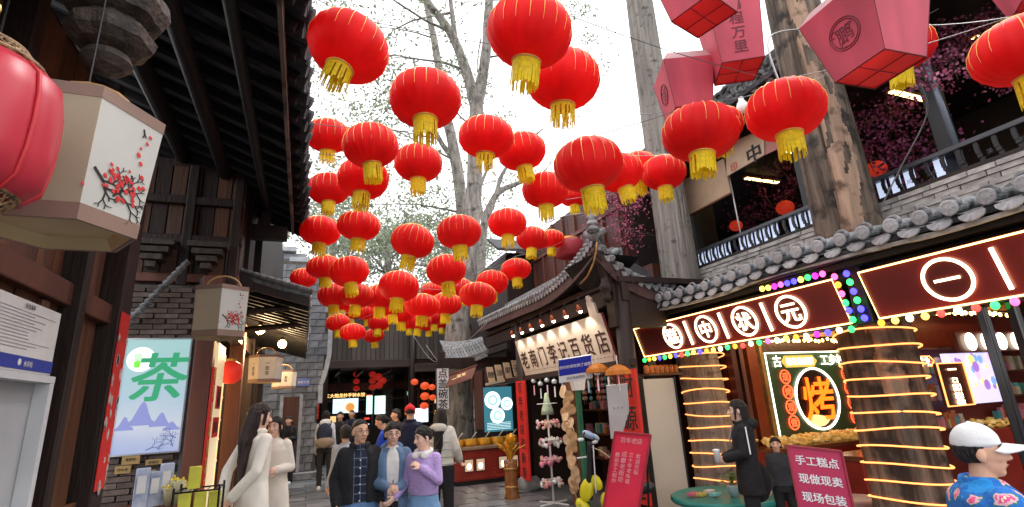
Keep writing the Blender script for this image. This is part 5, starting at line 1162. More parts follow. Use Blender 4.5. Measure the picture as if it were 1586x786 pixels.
# blossoms
def blossom(label, spots, mats, leaf=.05, group='artificial blossom branches'):
    c0 = V((0, 0, 0))
    for s in spots: c0 = c0+V(s[0])/len(spots)
    o = thing('blossom_branch', label, 'blossom', c0, 0, group)
    mb = MB(); mt = MB()
    for (c, r, n) in spots:
        for q in range(4):
            e = V(c)+V((random.uniform(-1, 1), random.uniform(-1, 1), random.uniform(-1, .6)))*r*.9; mt.tube([V(c)+V((0, 0, r*.3)), (V(c)+e)/2+V((0, 0, .05)), e], [.012, .009, .005], 5)
        for _ in range(n):
            p = V(c)+V((random.gauss(0, .45), random.gauss(0, .5), random.gauss(0, .4)))*r
            if nz(p.x*5, p.y*5, p.z*5) < -.05: continue
            a = V((random.gauss(0, 1), random.gauss(0, 1), random.gauss(0, 1))).normalized(); b2_ = a.cross(V((random.random(), .3, random.random()))).normalized(); k = leaf*random.uniform(.5, 1.2); mb.mi = random.randint(0, len(mats)-1)
            mb.add([p-a*k*.5, p+b2_*k*.4, p+a*k*.5, p-b2_*k*.4], [(0, 1, 2, 3)])
    mt.build('twigs', M('twig_brown', (.06, .035, .025), .8, 0, .2, 9, .1), o, kind='stuff')
    mb.build('petals', mats, o, kind='stuff')
pk = [M('petal_purple', (.32, .07, .19), .6, 0, .3, 9, 0, trans=.25), M('petal_plum', (.22, .05, .10), .6, 0, .3, 9, 0, trans=.25), M('petal_violet', (.44, .14, .34), .6, 0, .3, 9, 0, trans=.25)]
pk2 = [M('petal_pink', (.68, .24, .38), .6, 0, .3, 9, 0, trans=.3), M('petal_rose', (.52, .10, .20), .6, 0, .3, 9, 0, trans=.3), M('petal_pale', (.70, .40, .50), .6, 0, .2, 9, 0, trans=.3)]
random.seed(33)
blossom('purple blossom mass inside the balcony right of the rough tree', [(atD(x, y, D), .55, 420) for x, y, D in ((1345, 195, 8), (1385, 215, 8), (1340, 245, 8.3), (1400, 265, 8), (1370, 290, 8.3), (1325, 275, 8.6), (1420, 235, 8), (1375, 180, 8))], pk, .06)
blossom('dim plum coloured blossom mass inside the balcony left of the rough tree', [(atD(x, y, D), .6, 300) for x, y, D in ((1200, 265, 10), (1240, 290, 10), (1160, 345, 11), (1190, 320, 11), (1250, 240, 10), (1225, 310, 10.5))], pk[:2], .06)
blossom('pink blossom spray hanging over the balcony at the upper right', [(atD(x, y, D), .26, 230) for x, y, D in ((1440, 95, 6), (1425, 125, 6), (1475, 70, 6.3), (1510, 50, 6.3), (1480, 110, 6), (1540, 30, 6.3), (1520, 90, 6.3), (1550, 65, 6.3), (1435, 60, 6.4), (1480, 30, 6.6), (1555, 120, 6.6))], [pk2[0], pk2[1], pk[1]], .05)
blossom('hanging strings of pink blossom on the oxblood wall right of the roof finial', [(atX(x, y, 5.5), .38, 260) for x, y in ((955, 300), (972, 320), (960, 345), (985, 300), (975, 365), (945, 322))], pk2[:2]+[pk[1]], .05)
blossom('hanging strings of pink blossom on the oxblood wall left of the roof finial', [(atX(x, y, 5.5), .34, 230) for x, y in ((915, 368), (910, 390), (918, 405), (902, 402))], pk2[:2]+[pk[1]], .05)
# hanging boards at the balcony
def quad_board(name, label, cat, pts, mat, th=.03, txt=None, size=.2, ink=inkm):
    a, b_, c, d = pts; o = thing(name, label, cat, d); nn_ = (b_-a).cross(a-d).normalized()
    if nn_.dot(EYE-a) < 0: nn_ = -nn_
    MB().add(pts+[p-nn_*th for p in pts], [(3, 2, 1, 0), (4, 5, 6, 7), (0, 1, 5, 4), (1, 2, 6, 5), (2, 3, 7, 6), (3, 0, 4, 7)]).build('board', mat, o)
    if txt: MB().text(txt, (a+b_+c+d)/4+nn_*.004, (b_-a).normalized(), (a-d).normalized(), nn_, size, .015, .002).build('lettering', ink, o)
    return o, nn_
tan = M('tan_blind', (.42, .29, .19), .6, 0, .1, 4, .05)
X1 = 6.5
o, nn_ = quad_board('roller_blind', 'plain tan roller blind between the smooth trunk and the balcony opening', 'blind', [atX(1052, 283, X1), atX(1120, 246, X1), atX(1132, 300, X1), atX(1067, 335, X1)], tan)
MB().bar(atX(1067, 335, X1-.02), atX(1132, 300, X1-.02), .04, .03).build('bottom_bar', wood_red, o)
o, nn_ = quad_board('hanging_signboard', 'tan hanging sign with an ink character and a red seal above the balcony', 'sign', [atX(1123, 226, X1), atX(1182, 199, X1), atX(1184, 240, X1), atX(1126, 273, X1)], M('tan_sign', (.50, .36, .24), .6, 0, .1, 4, .05), txt=None)
pc_ = atX(1168, 238, X1)+nn_*.005; MB().text('中', pc_, -Y_, Z_, nn_, .32, .03, .002).build('lettering', inkm, o)
MB().text('印', atX(1137, 259, X1)+nn_*.005, -Y_, Z_, nn_, .16, .01, .002).build('red_seal', M('seal_red', (.45, .04, .02), .6, 0, .1, 5, 0), o)
o, nn_ = quad_board('roller_blind', 'rose tinted blind right of the hanging ink character sign', 'blind', [atX(1184, 198, X1), atX(1212, 185, X1), atX(1214, 226, X1), atX(1186, 240, X1)], M('rose_blind', (.40, .16, .13), .6, 0, .1, 4, .05))

# trees with LED wraps
def relief_trunk(mb, x, y, r, ly, split):
    n, m = 120, 330; vs = []; fs = []
    for i in range(m+1):
        z = -.05+13.6*i/m; tp = 1.1-.1*min(1, z/.7) if z < .7 else 1-.022*max(0, z-2)**1.1
        cy = y+ly*min(1, max(0, z-1.2)/2.2)
        for j in range(n):
            a = 2*PI*j/n; c, s_ = math.cos(a), math.sin(a); f = 9 if split else 11
            rg = 1-2*abs(nz(c*f*.55+3, s_*f*.55, z*.9+.3*nz(c*3, s_*3, z*2))); rg2 = nz(c*f*1.6, s_*f*1.6, z*3.2)
            k = tp*(1+.035*(rg-.5)+.018*rg2+.05*nz(c*1.3, s_*1.3, z*.35))
            if split:
                da = (a-(PI+.42+.08*math.sin(z*1.7))+PI) % (2*PI)-PI; k -= .16*math.exp(-(da/.09)**2)*(1 if z > 2.6 else .35); k += .05*math.exp(-((da-.3)/.2)**2)
            vs.append((x+r*k*c, cy+r*k*s_, z))
    for i in range(m):
        for j in range(n): fs.append((i*n+j, i*n+(j+1) % n, (i+1)*n+(j+1) % n, (i+1)*n+j))
    mb.add(vs, fs)
    if split:
        for i in range(m):
            z = -.05+13.6*i/m
            for j in range(n):
                da = (2*PI*j/n-(PI+.42+.08*math.sin(z*1.7))+PI) % (2*PI)-PI; e = .75+.5*nz(z*.8, 3)+.12*nz(z*5, 7)
                if z > 1.5 and -.02 < da < e and nz(z*2.2, da*3, 5) < .28: mb.m[i*n+j] = 1
def big_tree(label, x, y, r, mat, rings, zr, ly=0, split=False):
    o = thing('street_tree', label, 'tree', (x, y, 0), 0, 'trees growing through the shop roofs')
    mb = MB(); relief_trunk(mb, x, y, r, ly, split) if True else limb(mb, [(x, y, -.05), (x, y, .6), (x, y, 2), (x-.01, y+ly, 3.6), (x, y+ly*1.2, 6), (x+.05, y+ly*1.2, 8), (x+.1, y+ly, 11)], [r*1.12, r*1.02, r, r*.98, r*.84, r*.76, r*.6], 40)
    mb.build('trunk', [mat, M('bare_brown_wood', (.36, .24, .165), .85, 0, .35, 6, .9, 14, (1.6, 1.6, .14), dirt=((.13, .075, .05), 5, .55), bd=.05)] if split else mat, o, True)
    for k in range(0 if split else 1):
        z = 5.3+k*1.5; a = PI+.5*k; q = V((x+r*.84*math.cos(a), y+r*.86*math.sin(a), z)); MB().ell(q, (.09, .09, .07), 12, 8, fn=lambda d: 1+.25*nz(d.x*3+k, d.y*3, d.z*3)).build('knot', mat, o, True)
    for a, h in ((.5, 12.4), (2.5, 12.9), (4.4, 13.4)):
        mb = MB(); limb(mb, [(x, y, h-.6), (x+.9*math.cos(a), y+.9*math.sin(a), h+.8), (x+2.2*math.cos(a), y+2.2*math.sin(a), h+2)], [.16, .12, .06], 8); mb.build('limb', mat, o, True)
        mb = MB(); tp = []; spray(mb, V((x+2.2*math.cos(a), y+2.2*math.sin(a), h+2)), (math.cos(a), math.sin(a), .5), 2, .05, 2, tp); mb.build('branches', mat, o, True, kind='stuff'); mb = MB()
        for t in tp: leaves(mb, t, .6, 18, .12)
        mb.build('leaves', leafm, o, kind='stuff')
    w_ = thing('led_rope', 'warm LED rope wound around '+zr, 'light rope', (x, y, .1), 0, 'LED ropes wound round the trunks')
    for k, z in enumerate(rings):
        ph = random.uniform(0, 6); pts = []
        for q in range(40):
            a = 2*PI*q/40; rr = r*(1.10+.02*math.sin(3*a+ph)); pts.append((x+rr*math.cos(a), y+rr*math.sin(a), z+.012*math.sin(2*a+ph)-.03*math.cos(a-.3)-.012*math.sin(a)*((k % 3)-1)))
        MB().tube(pts, .0098, 6, closed=True).build('led_turn', ledw, w_, True)
barkA = M('smooth_grey_bark', (.27, .245, .215), .9, 0, .3, 6, 1.0, 16, (2.2, 2.2, .14), dirt=((.11, .09, .075), 8, .58), bd=.06)
barkB = M('rough_brown_bark', (.085, .065, .05), .9, 0, .55, 7, 1.0, 14, (1.4, 1.4, .14), dirt=((.035, .028, .024), 4, .5), col2=(.24, .18, .135), bd=.07)
random.seed(40)
big_tree('smooth grey trunk rising through the shop roof beside the plywood panel', 6.05, 6.87, .33, barkA, [.16+.187*k for k in range(12)], 'the smooth grey trunk', .2)
big_tree('rough dark split trunk rising through the shop roof right of the long sign', 6.0, 3.95, .36, barkB, [.30+.172*k for k in range(12)], 'the rough dark trunk', 0, True)
# signs
def led_sign(label, y0, y1, chars, zb=2.23, zt=2.69, xb=5.02, xt=4.87):
    o = thing('illuminated_sign', label, 'sign', (xb, (y0+y1)/2, zb)); U_ = -Y_; upv = V((xt-xb, 0, zt-zb)); vv = upv.normalized(); nn_ = V((-vv.z, 0, vv.x)); H_ = upv.length
    MB().obox(V((xb, (y0+y1)/2, zb))+upv/2-nn_*.03, (0, (y0-y1)/2, 0), upv/2, nn_*.03).build('board', M('maroon_sign_board', (.15, .018, .015), .25, 0, .12, 2, .02), o)
    fr_ = MB(); e = .012; P = [V((xb, y0-e, zb))+vv*e, V((xb, y1+e, zb))+vv*e, V((xb, y1+e, zb))+vv*(H_-e), V((xb, y0-e, zb))+vv*(H_-e)]
    fr_.tube([p+nn_*.015 for p in P], .0085, 6, closed=True); fr_.build('led_border', E('amber_border', (1, .60, .22), 3), o)
    for (y, ch) in chars:
        c = V((xb, y, zb))+upv*.5+nn_*.02
        if ch == '|': MB().tube([c-vv*.17, c+vv*.17], .016, 8).build('led_bar', ledhot, o); continue
        MB().tube([c+U_*(.175*math.cos(t))+vv*(.175*math.sin(t)) for t in [2*PI*k/40 for k in range(40)]], .014, 8, closed=True).build('led_circle', ledhot, o)
        MB().lathe(c-nn_*.012, [(.16, 0), (.16, .002)], 32, nn_).build('disc', M('maroon_disc', (.10, .015, .012), .3, 0, .1, 3, 0), o)
        MB().text(ch, c, U_, vv, nn_, .235 if ch != '一' else .2, .028, .004).build('lit_character', ledhot, o)
    return o
led_sign('long maroon illuminated sign reading four circled characters', 6.95, 3.47, [(6.1, '糕'), (5.76, '|'), (5.41, '中'), (5.09, '|'), (4.74, '状'), (4.41, '|'), (4.08, '元')])
led_sign('maroon illuminated sign with a circled stroke cut by the right edge', 3.22, .6, [(2.54, '一'), (2.17, '|'), (1.80, '品'), (1.45, '|'), (1.1, '糕')])
BC = {'g': (.03, .9, .12), 'o': (1, .22, .02), 'y': (1, .62, .08), 'b': (.06, .05, 1), 'r': (1, .04, .03), 'w': (1, .8, .5), 'p': (1, .08, .25), 'm': (.8, .02, .8)}
bulbm = {k: mesh_only(MB().ell((0, 0, 0), (.029, .029, .033), 12, 8), 'bulb', E('bulb_'+k, v, 2.6)) for k, v in BC.items()}
def string(label, pts, seq):
    o = thing('bulb_string', label, 'string lights', pts[0], 0, 'strings of coloured bulbs on the shop signs')
    MB().tube([V(p)+V((.012, 0, .02)) for p in pts], .008, 5).build('cable', black, o)
    n = len(seq); tot = sum((V(b_)-V(a)).length for a, b_ in zip(pts[:-1], pts[1:]))
    for k, ch in enumerate(seq):
        d = tot*(k+.5)/n
        for a, b_ in zip(pts[:-1], pts[1:]):
            l = (V(b_)-V(a)).length
            if d <= l: p = V(a).lerp(V(b_), d/l); break
            d -= l
        inst(bulbm[ch], 'bulb', o, p+V((-.01, 0, -.004+random.uniform(-.006, .006))))
string('coloured bulb string along the bottom edge of the long sign', [(4.99, 6.98, 2.185), (4.99, 3.42, 2.185)], 'goybgybrgyboywgorwgpwyowmbwg')
string('coloured bulb string along the bottom edge of the right hand sign', [(4.99, 3.25, 2.20), (4.99, .6, 2.20)], 'oywyrwrgpgrpwgrbyogrw')
string('short coloured bulb string over the right end of the long sign', [(4.84, 4.35, 2.76), (4.84, 3.5, 2.75)], 'yympbbygmp')
string('coloured bulb string climbing the black post, left column', [(4.96, 3.42, 2.22), (4.85, 3.44, 2.74)], 'gbgpop')
string('coloured bulb string climbing the black post, right column', [(4.97, 3.31, 2.22), (4.86, 3.32, 2.74)], 'bbgbgb')
string('tiny coloured bulb string over the left end of the long sign', [(4.85, 6.9, 2.78), (4.85, 6.2, 2.77)], 'bmgyrp')
# plywood panel, shelf
pn = thing('plywood_panel', 'large blank grey beige panel standing left of the lit smooth trunk', 'panel', (5.1, 6.55, 0))
PX0, PX1 = atY(1004, 680, 6.55).x, atY(1056, 680, 6.55).x
MB().box(PX0, PX1, 6.54, 6.57, .08, 1.88).build('panel', M('beige_board', (.62, .55, .46), .5, 0, .05, 1.5, .03), pn)
for x in (PX0, PX1): MB().box(x-.012, x+.012, 6.525, 6.585, 0, 1.90).build('frame', black, pn)
MB().box(4.8, 5.45, 6.6, 6.85, 1.93, 1.96).build('shelf', wood_b, S1)
for k in range(7):
    x = 4.85+k*.09; tag(MB().lathe((x, 6.72, 1.96), [(.035, 0), (.045, .02), (.045, .1), (.03, .13)], 10).build('spice_jar', M('orange_jar', (.6, .18, .03), .3, 0, .3, 9, .05), None, True), 'small orange jar standing in the shelf row above the beige panel', 'jar', 'orange jars over the beige panel')
# green shop panel facing the camera
GP = thing('green_shop_panel', 'green shop display panel with a big round window and glowing roast character', 'sign', (8.24, 6.62, .8))
gm = M('green_panel_paint', (.035, .085, .045), .35, 0, .12, 3, .03)
MB().box(7.16, 9.4, 6.62, 6.68, .78, 2.24).build('panel', gm, GP)
mb = MB(); mb.tube([(7.18, 6.6, .8), (7.18, 6.6, 2.22), (9.38, 6.6, 2.22), (9.38, 6.6, .8)], .014, 6); mb.build('led_border', E('cool_white_led', (1, .88, .66), 3), GP)
MB().lathe((8.2, 6.618, 1.44), [(.49, 0), (.49, .004)], 40, -Y_).build('round_window', M('dark_round_window', (.02, .013, .01), .3, 0, .3, 5, 0), GP)
MB().tube([(8.2+.5*math.cos(t), 6.6, 1.44+.5*math.sin(t)) for t in [2*PI*k/48 for k in range(48)]], .018, 6, closed=True).build('led_circle', E('cool_white_led', (1, .88, .66), 3), GP)
MB().text('烤', (8.22, 6.6, 1.44), X_, Z_, -Y_, .76, .016, .01).build('roast_character', E('orange_neon', (1, .10, .006), 2.6), GP)
mb = MB(); mb.ell((8.1, 6.61, 1.08), (.28, .02, .10), 14, 6, fn=lambda d: 1+.3*nz(d.x*4, d.z*4)); mb.build('pastry_glimpse', E('lit_pastry', (.9, .62, .25), .9), GP)
for sx, s in ((7.54, '现烤现做'), (9.02, '老成都味')):
    for k, ch in enumerate(s):
        c = V((sx, 6.6, 1.82-k*.245)); MB().tube([c+V((.11*math.cos(t), 0, .11*math.sin(t))) for t in [2*PI*q/20 for q in range(20)]], .009, 5, closed=True).build('neon_ring', E('red_neon', (1, .07, .02), 3.2), GP)
        MB().text(ch, c, X_, Z_, -Y_, .15, .012, .003).build('neon_character', E('red_neon'  , (1, .07, .02), 3.2), GP)
MB().text('古', (7.42, 6.6, 2.08), X_, Z_, -Y_, .2, .02, .003).build('lit_character', E('cool_white_led', (1, .88, .66), 3), GP)
MB().text('工乡村', (8.75, 6.6, 2.08), X_, Z_, -Y_, .2, .03, .003).build('lit_character', E('cool_white_led', (1, .88, .66), 3), GP)
MB().prism([(-.42, 0), (-.36, .06), (-.33, .1), (.33, .1), (.36, .06), (.42, 0), (.36, -.06), (.33, -.1), (-.33, -.1), (-.36, -.06)], (7.95, 6.6, 2.07), X_, Z_, -Y_, .02).build('plaque', E('plaque_amber', (.55, .40, .08), .8), GP)
MB().text('桂花糕桃酥', (7.95, 6.595, 2.07), X_, Z_, -Y_, .13, .015, .002).build('plaque_lettering', ledhot, GP)
# red timber frame left of the panel
for k, (x, wd, m_) in enumerate(((6.45, .05, mrb), (6.62, .04, wood_red), (6.86, .10, M('copper_red_panel', (.28, .06, .02), .35, .2, .2, 3, .05)), (7.08, .03, M('worn_gilt')))):
    MB().box(x-wd, x+wd, 6.55+.01*k, 6.68, 0, 2.9).build('frame_board', m_, S1)
MB().box(6.4, 9.6, 6.7, 6.8, 0, 2.9).build('partition', mrb, S1)
# counters
def counter(label, x0, x1, y, z, lamps, yb):
    o = thing('pastry_counter', label, 'counter', ((x0+x1)/2, y, 0))
    MB().box(x0, x1, y, yb, 0, z-.06).build('counter_body', redl, o, bevel=.01)
    MB().box(x0-.03, x1+.03, y-.04, yb, z-.06, z).build('counter_top', M('glossy_brown_top', (.16, .05, .02), .2, 0, .1, 4, 0), o)
    mb = MB(); nx = int((x1-x0)/.09)
    for i in range(nx):
        for j in range(5): mb.ell((x0+.05+i*.09, y-.003, .12+j*.13), (.010, .008, .010), 6, 4)
    mb.build('rivets', M('brass_rivet'), o, True, kind='stuff')
    for x in lamps:
        f = MB().box(x-.12, x+.12, y-.03, y, z-.42, z-.14).build('lamp_frame', M('pale_lamp_frame', (.6, .5, .35), .4, 0, .1, 5, 0), o)
        MB().box(x-.1, x+.1, y-.038, y-.03, z-.40, z-.16).build('lamp_glass', M('dark_lamp_glass', (.05, .02, .01), .2, 0, .1, 4, 0), f)
        MB().box(x-.05, x+.05, y-.046, y-.038, z-.35, z-.21).build('lit_mark', E('lamp_core', (1, .9, .75), 5), f)
    return o
ca = counter('red riveted pastry counter under the green shop panel', 6.4, 9.2, 6.0, .80, (6.9, 7.55, 8.2), 6.5)
cb = counter('red riveted counter right of the easel board', 6.75, 8.6, 5.0, .74, (7.0,), 5.5)
pas = [M('pastry_'+n, c, .55, 0, .3, 25, .4, emit=(1, .6, .15), es=.12, samp=False) for n, c in (('gold', (.72, .45, .10)), ('pale', (.78, .62, .30)), ('brown', (.45, .22, .06)))]  # slight emission puts the counter light into the pastry colours
random.seed(50)
def pile(o, x0, x1, y0, y1, z, n):
    mb = MB()
    for _ in range(n):
        mb.mi = random.choice((0, 0, 1, 2)); x, y = random.uniform(x0, x1), random.uniform(y0, y1); zz = z+random.uniform(0, .09)
        mb.ell((x, y, zz), (random.uniform(.03, .06), random.uniform(.03, .05), random.uniform(.015, .035)), 7, 4, Matrix.Rotation(random.uniform(-.6, .6), 3, 'X') @ Matrix.Rotation(random.uniform(0, 3), 3, 'Z'))
    s = mb.build('pastries', pas, None, True, kind='stuff'); tag(s, o, 'pastry', kind='stuff')
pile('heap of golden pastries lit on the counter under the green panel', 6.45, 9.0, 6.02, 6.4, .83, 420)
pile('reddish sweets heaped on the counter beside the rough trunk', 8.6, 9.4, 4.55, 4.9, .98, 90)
MB().box(8.5, 9.6, 4.5, 5.0, 0, .95).build('side_counter', redl, S1)
# right background: red wall, plaque, poster
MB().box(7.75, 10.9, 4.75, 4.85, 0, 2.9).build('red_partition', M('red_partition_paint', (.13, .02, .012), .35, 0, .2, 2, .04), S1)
def yq(px0, px1, py0, py1, Y): a = atY(px0, py1, Y); b_ = atY(px1, py0, Y); return a.x, b_.x, a.z, b_.z
x0, x1, z0, z1 = yq(1484, 1534, 546, 628, 4.45)
o = thing('food_poster', 'lit lilac and blue food poster at the far right behind the posts', 'poster', (x0, 4.45, z0))
MB().box(x0, x1, 4.45, 4.5, z0, z1).build('lit_panel', E('lit_lilac', (.55, .50, .85), .9), o)
mb = MB(); random.seed(60)
for k in range(26): mb.mi = random.randint(0, 4); mb.lathe((random.uniform(x0+.07, x1-.07), 4.447-.001*k, z0+(z1-z0)*random.uniform(.3, .95)), [(random.uniform(.03, .08), 0), (.02, .001)], 9, -Y_)
mb.build('food_pictures', [E('pp%d' % i, c, .8) for i, c in enumerate(((.9, .8, .2), (.2, .35, .85), (.85, .45, .75), (.95, .9, .95), (.3, .15, .5)))], o, kind='stuff')
x0, x1, z0, z1 = yq(1468, 1490, 562, 630, 4.42)
o = thing('led_plaque', 'narrow vertical plaque outlined in warm light beside the lilac poster', 'sign', (x0, 4.42, z0))
MB().box(x0, x1, 4.42, 4.46, z0, z1).build('board', mrb, o); MB().tube([(x0, 4.41, z0), (x1, 4.41, z0), (x1, 4.41, z1), (x0, 4.41, z1)], .012, 6, closed=True).build('led_border', ledw, o)
MB().text('一\n品\n糕', ((x0+x1)/2, 4.41, (z0+z1)/2), X_, Z_, -Y_, .19, .02, .003).build('lit_character', ledhot, o)
x0, x1, z0, z1 = yq(1420, 1442, 552, 568, 4.6)
o = thing('led_arrow', 'small lit arrow shaped plaque right of the rough trunk', 'sign', (x0, 4.6, z0)); h = (z1-z0)/2
MB().prism([(-.15, -h), (.12, -h), (.2, 0), (.12, h), (-.15, h)], ((x0+x1)/2, 4.6, (z0+z1)/2), X_, Z_, -Y_, .03).build('board', mrb, o)
MB().tube([V(((x0+x1)/2+u, 4.59, (z0+z1)/2+v)) for u, v in ((-.15, -h), (.12, -h), (.2, 0), (.12, h), (-.15, h))], .01, 6, closed=True).build('led_border', ledw, o)
MB().text('营业', ((x0+x1)/2-.02, 4.59, (z0+z1)/2), X_, Z_, -Y_, .13, .02, .002).build('lit_character', ledhot, o)
o = thing('round_led_sign', 'row of small circled glowing characters high behind the right posts', 'sign', (8.9, 4.3, 2.1))
MB().box(8.2, 10.2, 4.32, 4.36, 1.98, 2.26).build('board', mrb, o)
for k, ch in enumerate('中国糕点'):
    c = V((8.45+k*.36, 4.3, 2.12)); MB().lathe(c, [(.12, 0), (.12, .01)], 24, -Y_).build('lit_disc', E('disc_glow', (1, .88, .66), 3.2), o); MB().text(ch, c+V((0, -.014, 0)), X_, Z_, -Y_, .14, .01, .002).build('lettering', M('brown_lettering'), o)
# interior lamps in the ceiling (lit in the photograph)
for k, (x, y) in enumerate(((6.6, 5.9), (7.6, 5.3), (8.6, 5.9), (7.2, 4.2), (8.4, 3.6), (6.6, 3.0), (8.0, 2.3), (9.4, 4.9), (6.0, 5.2))):
    o = thing('downlight', 'small warm ceiling spotlight glowing inside the pastry shop', 'lamp', (x, y, 2.88), 0, 'ceiling spotlights of the pastry shop')
    MB().lathe((x, y, 2.78), [(.05, 0), (.06, .04), (.06, .14)], 14).build('can', black, o, True)
    MB().lathe((x, y, 2.772), [(.042, 0), (.042, .006)], 14).build('lens', E('downlight_lens', (1, .75, .4), 16), o)
    if k in (0, 2, 3, 4, 7):
        l = bpy.data.lights.new('down_light', 'POINT'); l.energy = 17; l.color = (1, .74, .42); l.shadow_soft_size = .05
        q = bpy.data.objects.new('lamp_light', l); COL.objects.link(q); q.parent = o; q.location = (0, 0, -.17)
# round green table with plant
tb = thing('round_table', 'round turquoise table at the foot of the lit smooth trunk', 'table', (4.85, 5.45, 0)); tq = M('turquoise_lacquer', (.02, .22, .19), .35, 0, .1, 4, .03)
MB().lathe((4.85, 5.45, .36), [(.5, 0), (.62, .01), (.64, .03), (.64, .07), (.61, .085), (.58, .07)], 40).build('table_top', tq, tb, True)
MB().lathe((4.85, 5.45, 0), [(.3, 0), (.3, .03), (.07, .06), (.06, .36)], 24).build('pedestal', tq, tb, True)
pt = thing('potted_plant', 'small leafy pot plant in a grey white pot on the turquoise table', 'plant', (4.86, 5.3, .445)); 
MB().lathe((4.86, 5.3, .44), [(.05, 0), (.07, .1), (.075, .12), (.065, .12)], 16).build('pot', M('grey_white_pot', (.42, .50, .52), .5, 0, .1, 5, 0), pt, True)
mb = MB()
for k in range(110):
    a = random.uniform(0, 6.28); r = abs(random.gauss(0, .09)); p = V((4.86+r*math.cos(a), 5.3+r*math.sin(a), .58+random.uniform(0, .13)-r*.3)); d = V((math.cos(a), math.sin(a), .4)).normalized(); s = d.cross(Z_)*.016
    mb.add([p-d*.03, p+s, p+d*.04-Z_*.01, p-s], [(0, 1, 2, 3)])
mb.build('leaves', M('fresh_green_leaf', (.08, .24, .04), .5, 0, .3, 15, 0, trans=.3), pt, kind='stuff')
for k, (dx, dy, c, lab) in enumerate(((-.28, .08, (.5, .4, .1), 'yellow snack packet'), (-.16, -.02, (.2, .5, .5), 'teal snack packet'), (-.36, .14, (.6, .12, .2), 'pink snack packet'), (-.10, .15, (.65, .62, .55), 'folded white leaflet'))):
    tag(MB().obox((4.85+dx, 5.45+dy, .462+.002*k), (.06, .02, 0), (-.02, .04, 0), (0, 0, .016)).build('packet', M('packet_%d' % k, c, .4, 0, .2, 9, .05), None, bevel=.004), lab+' lying on the turquoise table', 'packet')
for k, (px, py, r) in enumerate(((1328, 772, .23), (1405, 778, .27))):
    p = atZ(px, py, .32); o = thing('round_tub', ['pinkish white round tub on the floor beside the easel board', 'bluish white round tub on the floor under the rough trunk'][k], 'tub', (p.x, p.y, 0), 0, 'round tubs on the floor')
    MB().lathe((p.x, p.y, 0), [(r*.85, 0), (r, .28), (r*1.04, .3), (r*1.04, .33), (r*.96, .33), (r*.93, .30)], 30).build('tub', M('tub_plastic_%d' % k, ((.55, .38, .36), (.45, .46, .52))[k], .35, 0, .08, 4, 0), o, True)
    MB().lathe((p.x, p.y, .30), [(r*.92, 0), (r*.5, .02)], 24).build('lid', M('tub_lid_%d' % k, ((.62, .52, .48), (.55, .56, .62))[k], .3, 0, .15, 9, .1), o, True)
# globe bulb under the upper eave
p = atD(1150, 166, 6.3); o = thing('globe_bulb', 'unlit white globe bulb hanging above the near right lanterns', 'bulb', p)
MB().ell(p, (.07, .07, .085), 16, 10).build('globe', M('opal_glass', (.8, .8, .78), .2, 0, .03, 4, 0), o, True)
MB().lathe(p+V((0, 0, .07)), [(.035, 0), (.03, .06)], 12).build('socket', white, o)
MB().tube([p+V((0, 0, .12)), V((UE-.1, p.y+.2, 5.7))], .005, 5).build('cord', black, o)

# shelves of goods in the shops
random.seed(77)
gx = [M('goods_'+c, v, .5, 0, .2, 9, .05) for c, v in (('cream', (.55, .45, .3)), ('teal', (.08, .3, .3)), ('rust', (.4, .12, .04)), ('pink', (.55, .2, .25)))]
SH = thing('goods_shelf', 'dark shelf unit of mixed packets inside the pastry shop behind the rough trunk', 'shelf', (7.0, 4.9, 0))
for z in (1.0, 1.35, 1.7, 2.05): MB().box(7.76, 10.2, 4.55, 4.74, z, z+.025).build('shelf_board', wood_b, SH)
mb = MB()
for k in range(90):
    z = random.choice((1.025, 1.375, 1.725)); x = random.uniform(7.8, 8.35) if random.random() < .6 else random.uniform(9.1, 10.1); h = random.uniform(.08, .22); mb.mi = random.randint(0, 3)
    mb.obox((x, 4.62, z+h/2), (random.uniform(.03, .06), 0, 0), (0, random.uniform(.02, .06), 0), (0, 0, h/2))
mb.build('packets', gx, SH, kind='stuff')
HP = thing('hanging_charms', 'strings of small charms and cards hanging inside the general store doorway', 'charms', (4.6, 7.6, 2.0))
for k in range(16):
    x, y = random.uniform(4.4, 4.9), random.uniform(7.5, 9.6); mb = MB(); z = 2.05
    mb.tube([(x, y, 2.6), (x, y, z-.5)], .003, 4); 
    for q in range(5): mb.ell((x, y, z-.1*q), (.03, .03, .035), 7, 5)
    mb.build('charm_string', gx[k % 4], HP, True)
warm = mesh_only(MB().ell((0, 0, 0), (.022, .022, .03), 8, 6), 'bulb', E('warm_fairy_bulb', (1, .62, .2), 6))
for lab, a, b_, n in (('string of tiny warm bulbs over the green shop panel', V((7.0, 6.45, 2.42)), V((9.4, 6.45, 2.40)), 26), ('row of warm bulbs high inside right of the rough trunk', V((6.9, 4.2, 2.5)), V((9.4, 4.2, 2.48)), 24), ('second row of warm bulbs high behind the shiny posts', V((6.6, 3.2, 2.62)), V((9.6, 3.4, 2.6)), 24)):
    o = thing('bulb_string', lab, 'string lights', a, 0, 'warm bulb strings inside the pastry shop'); MB().tube([a+V((0, 0, .03)), b_+V((0, 0, .03))], .006, 5).build('cable', black, o)
    for k in range(n): inst(warm, 'bulb', o, a.lerp(b_, (k+.5)/n)+V((0, random.uniform(-.03, .03), random.uniform(-.02, .02))))
    MB().bar(a+V((0, .06, .12)), b_+V((0, .06, .12)), .04, .10).build('gilt_rail', M('worn_gilt'), o)
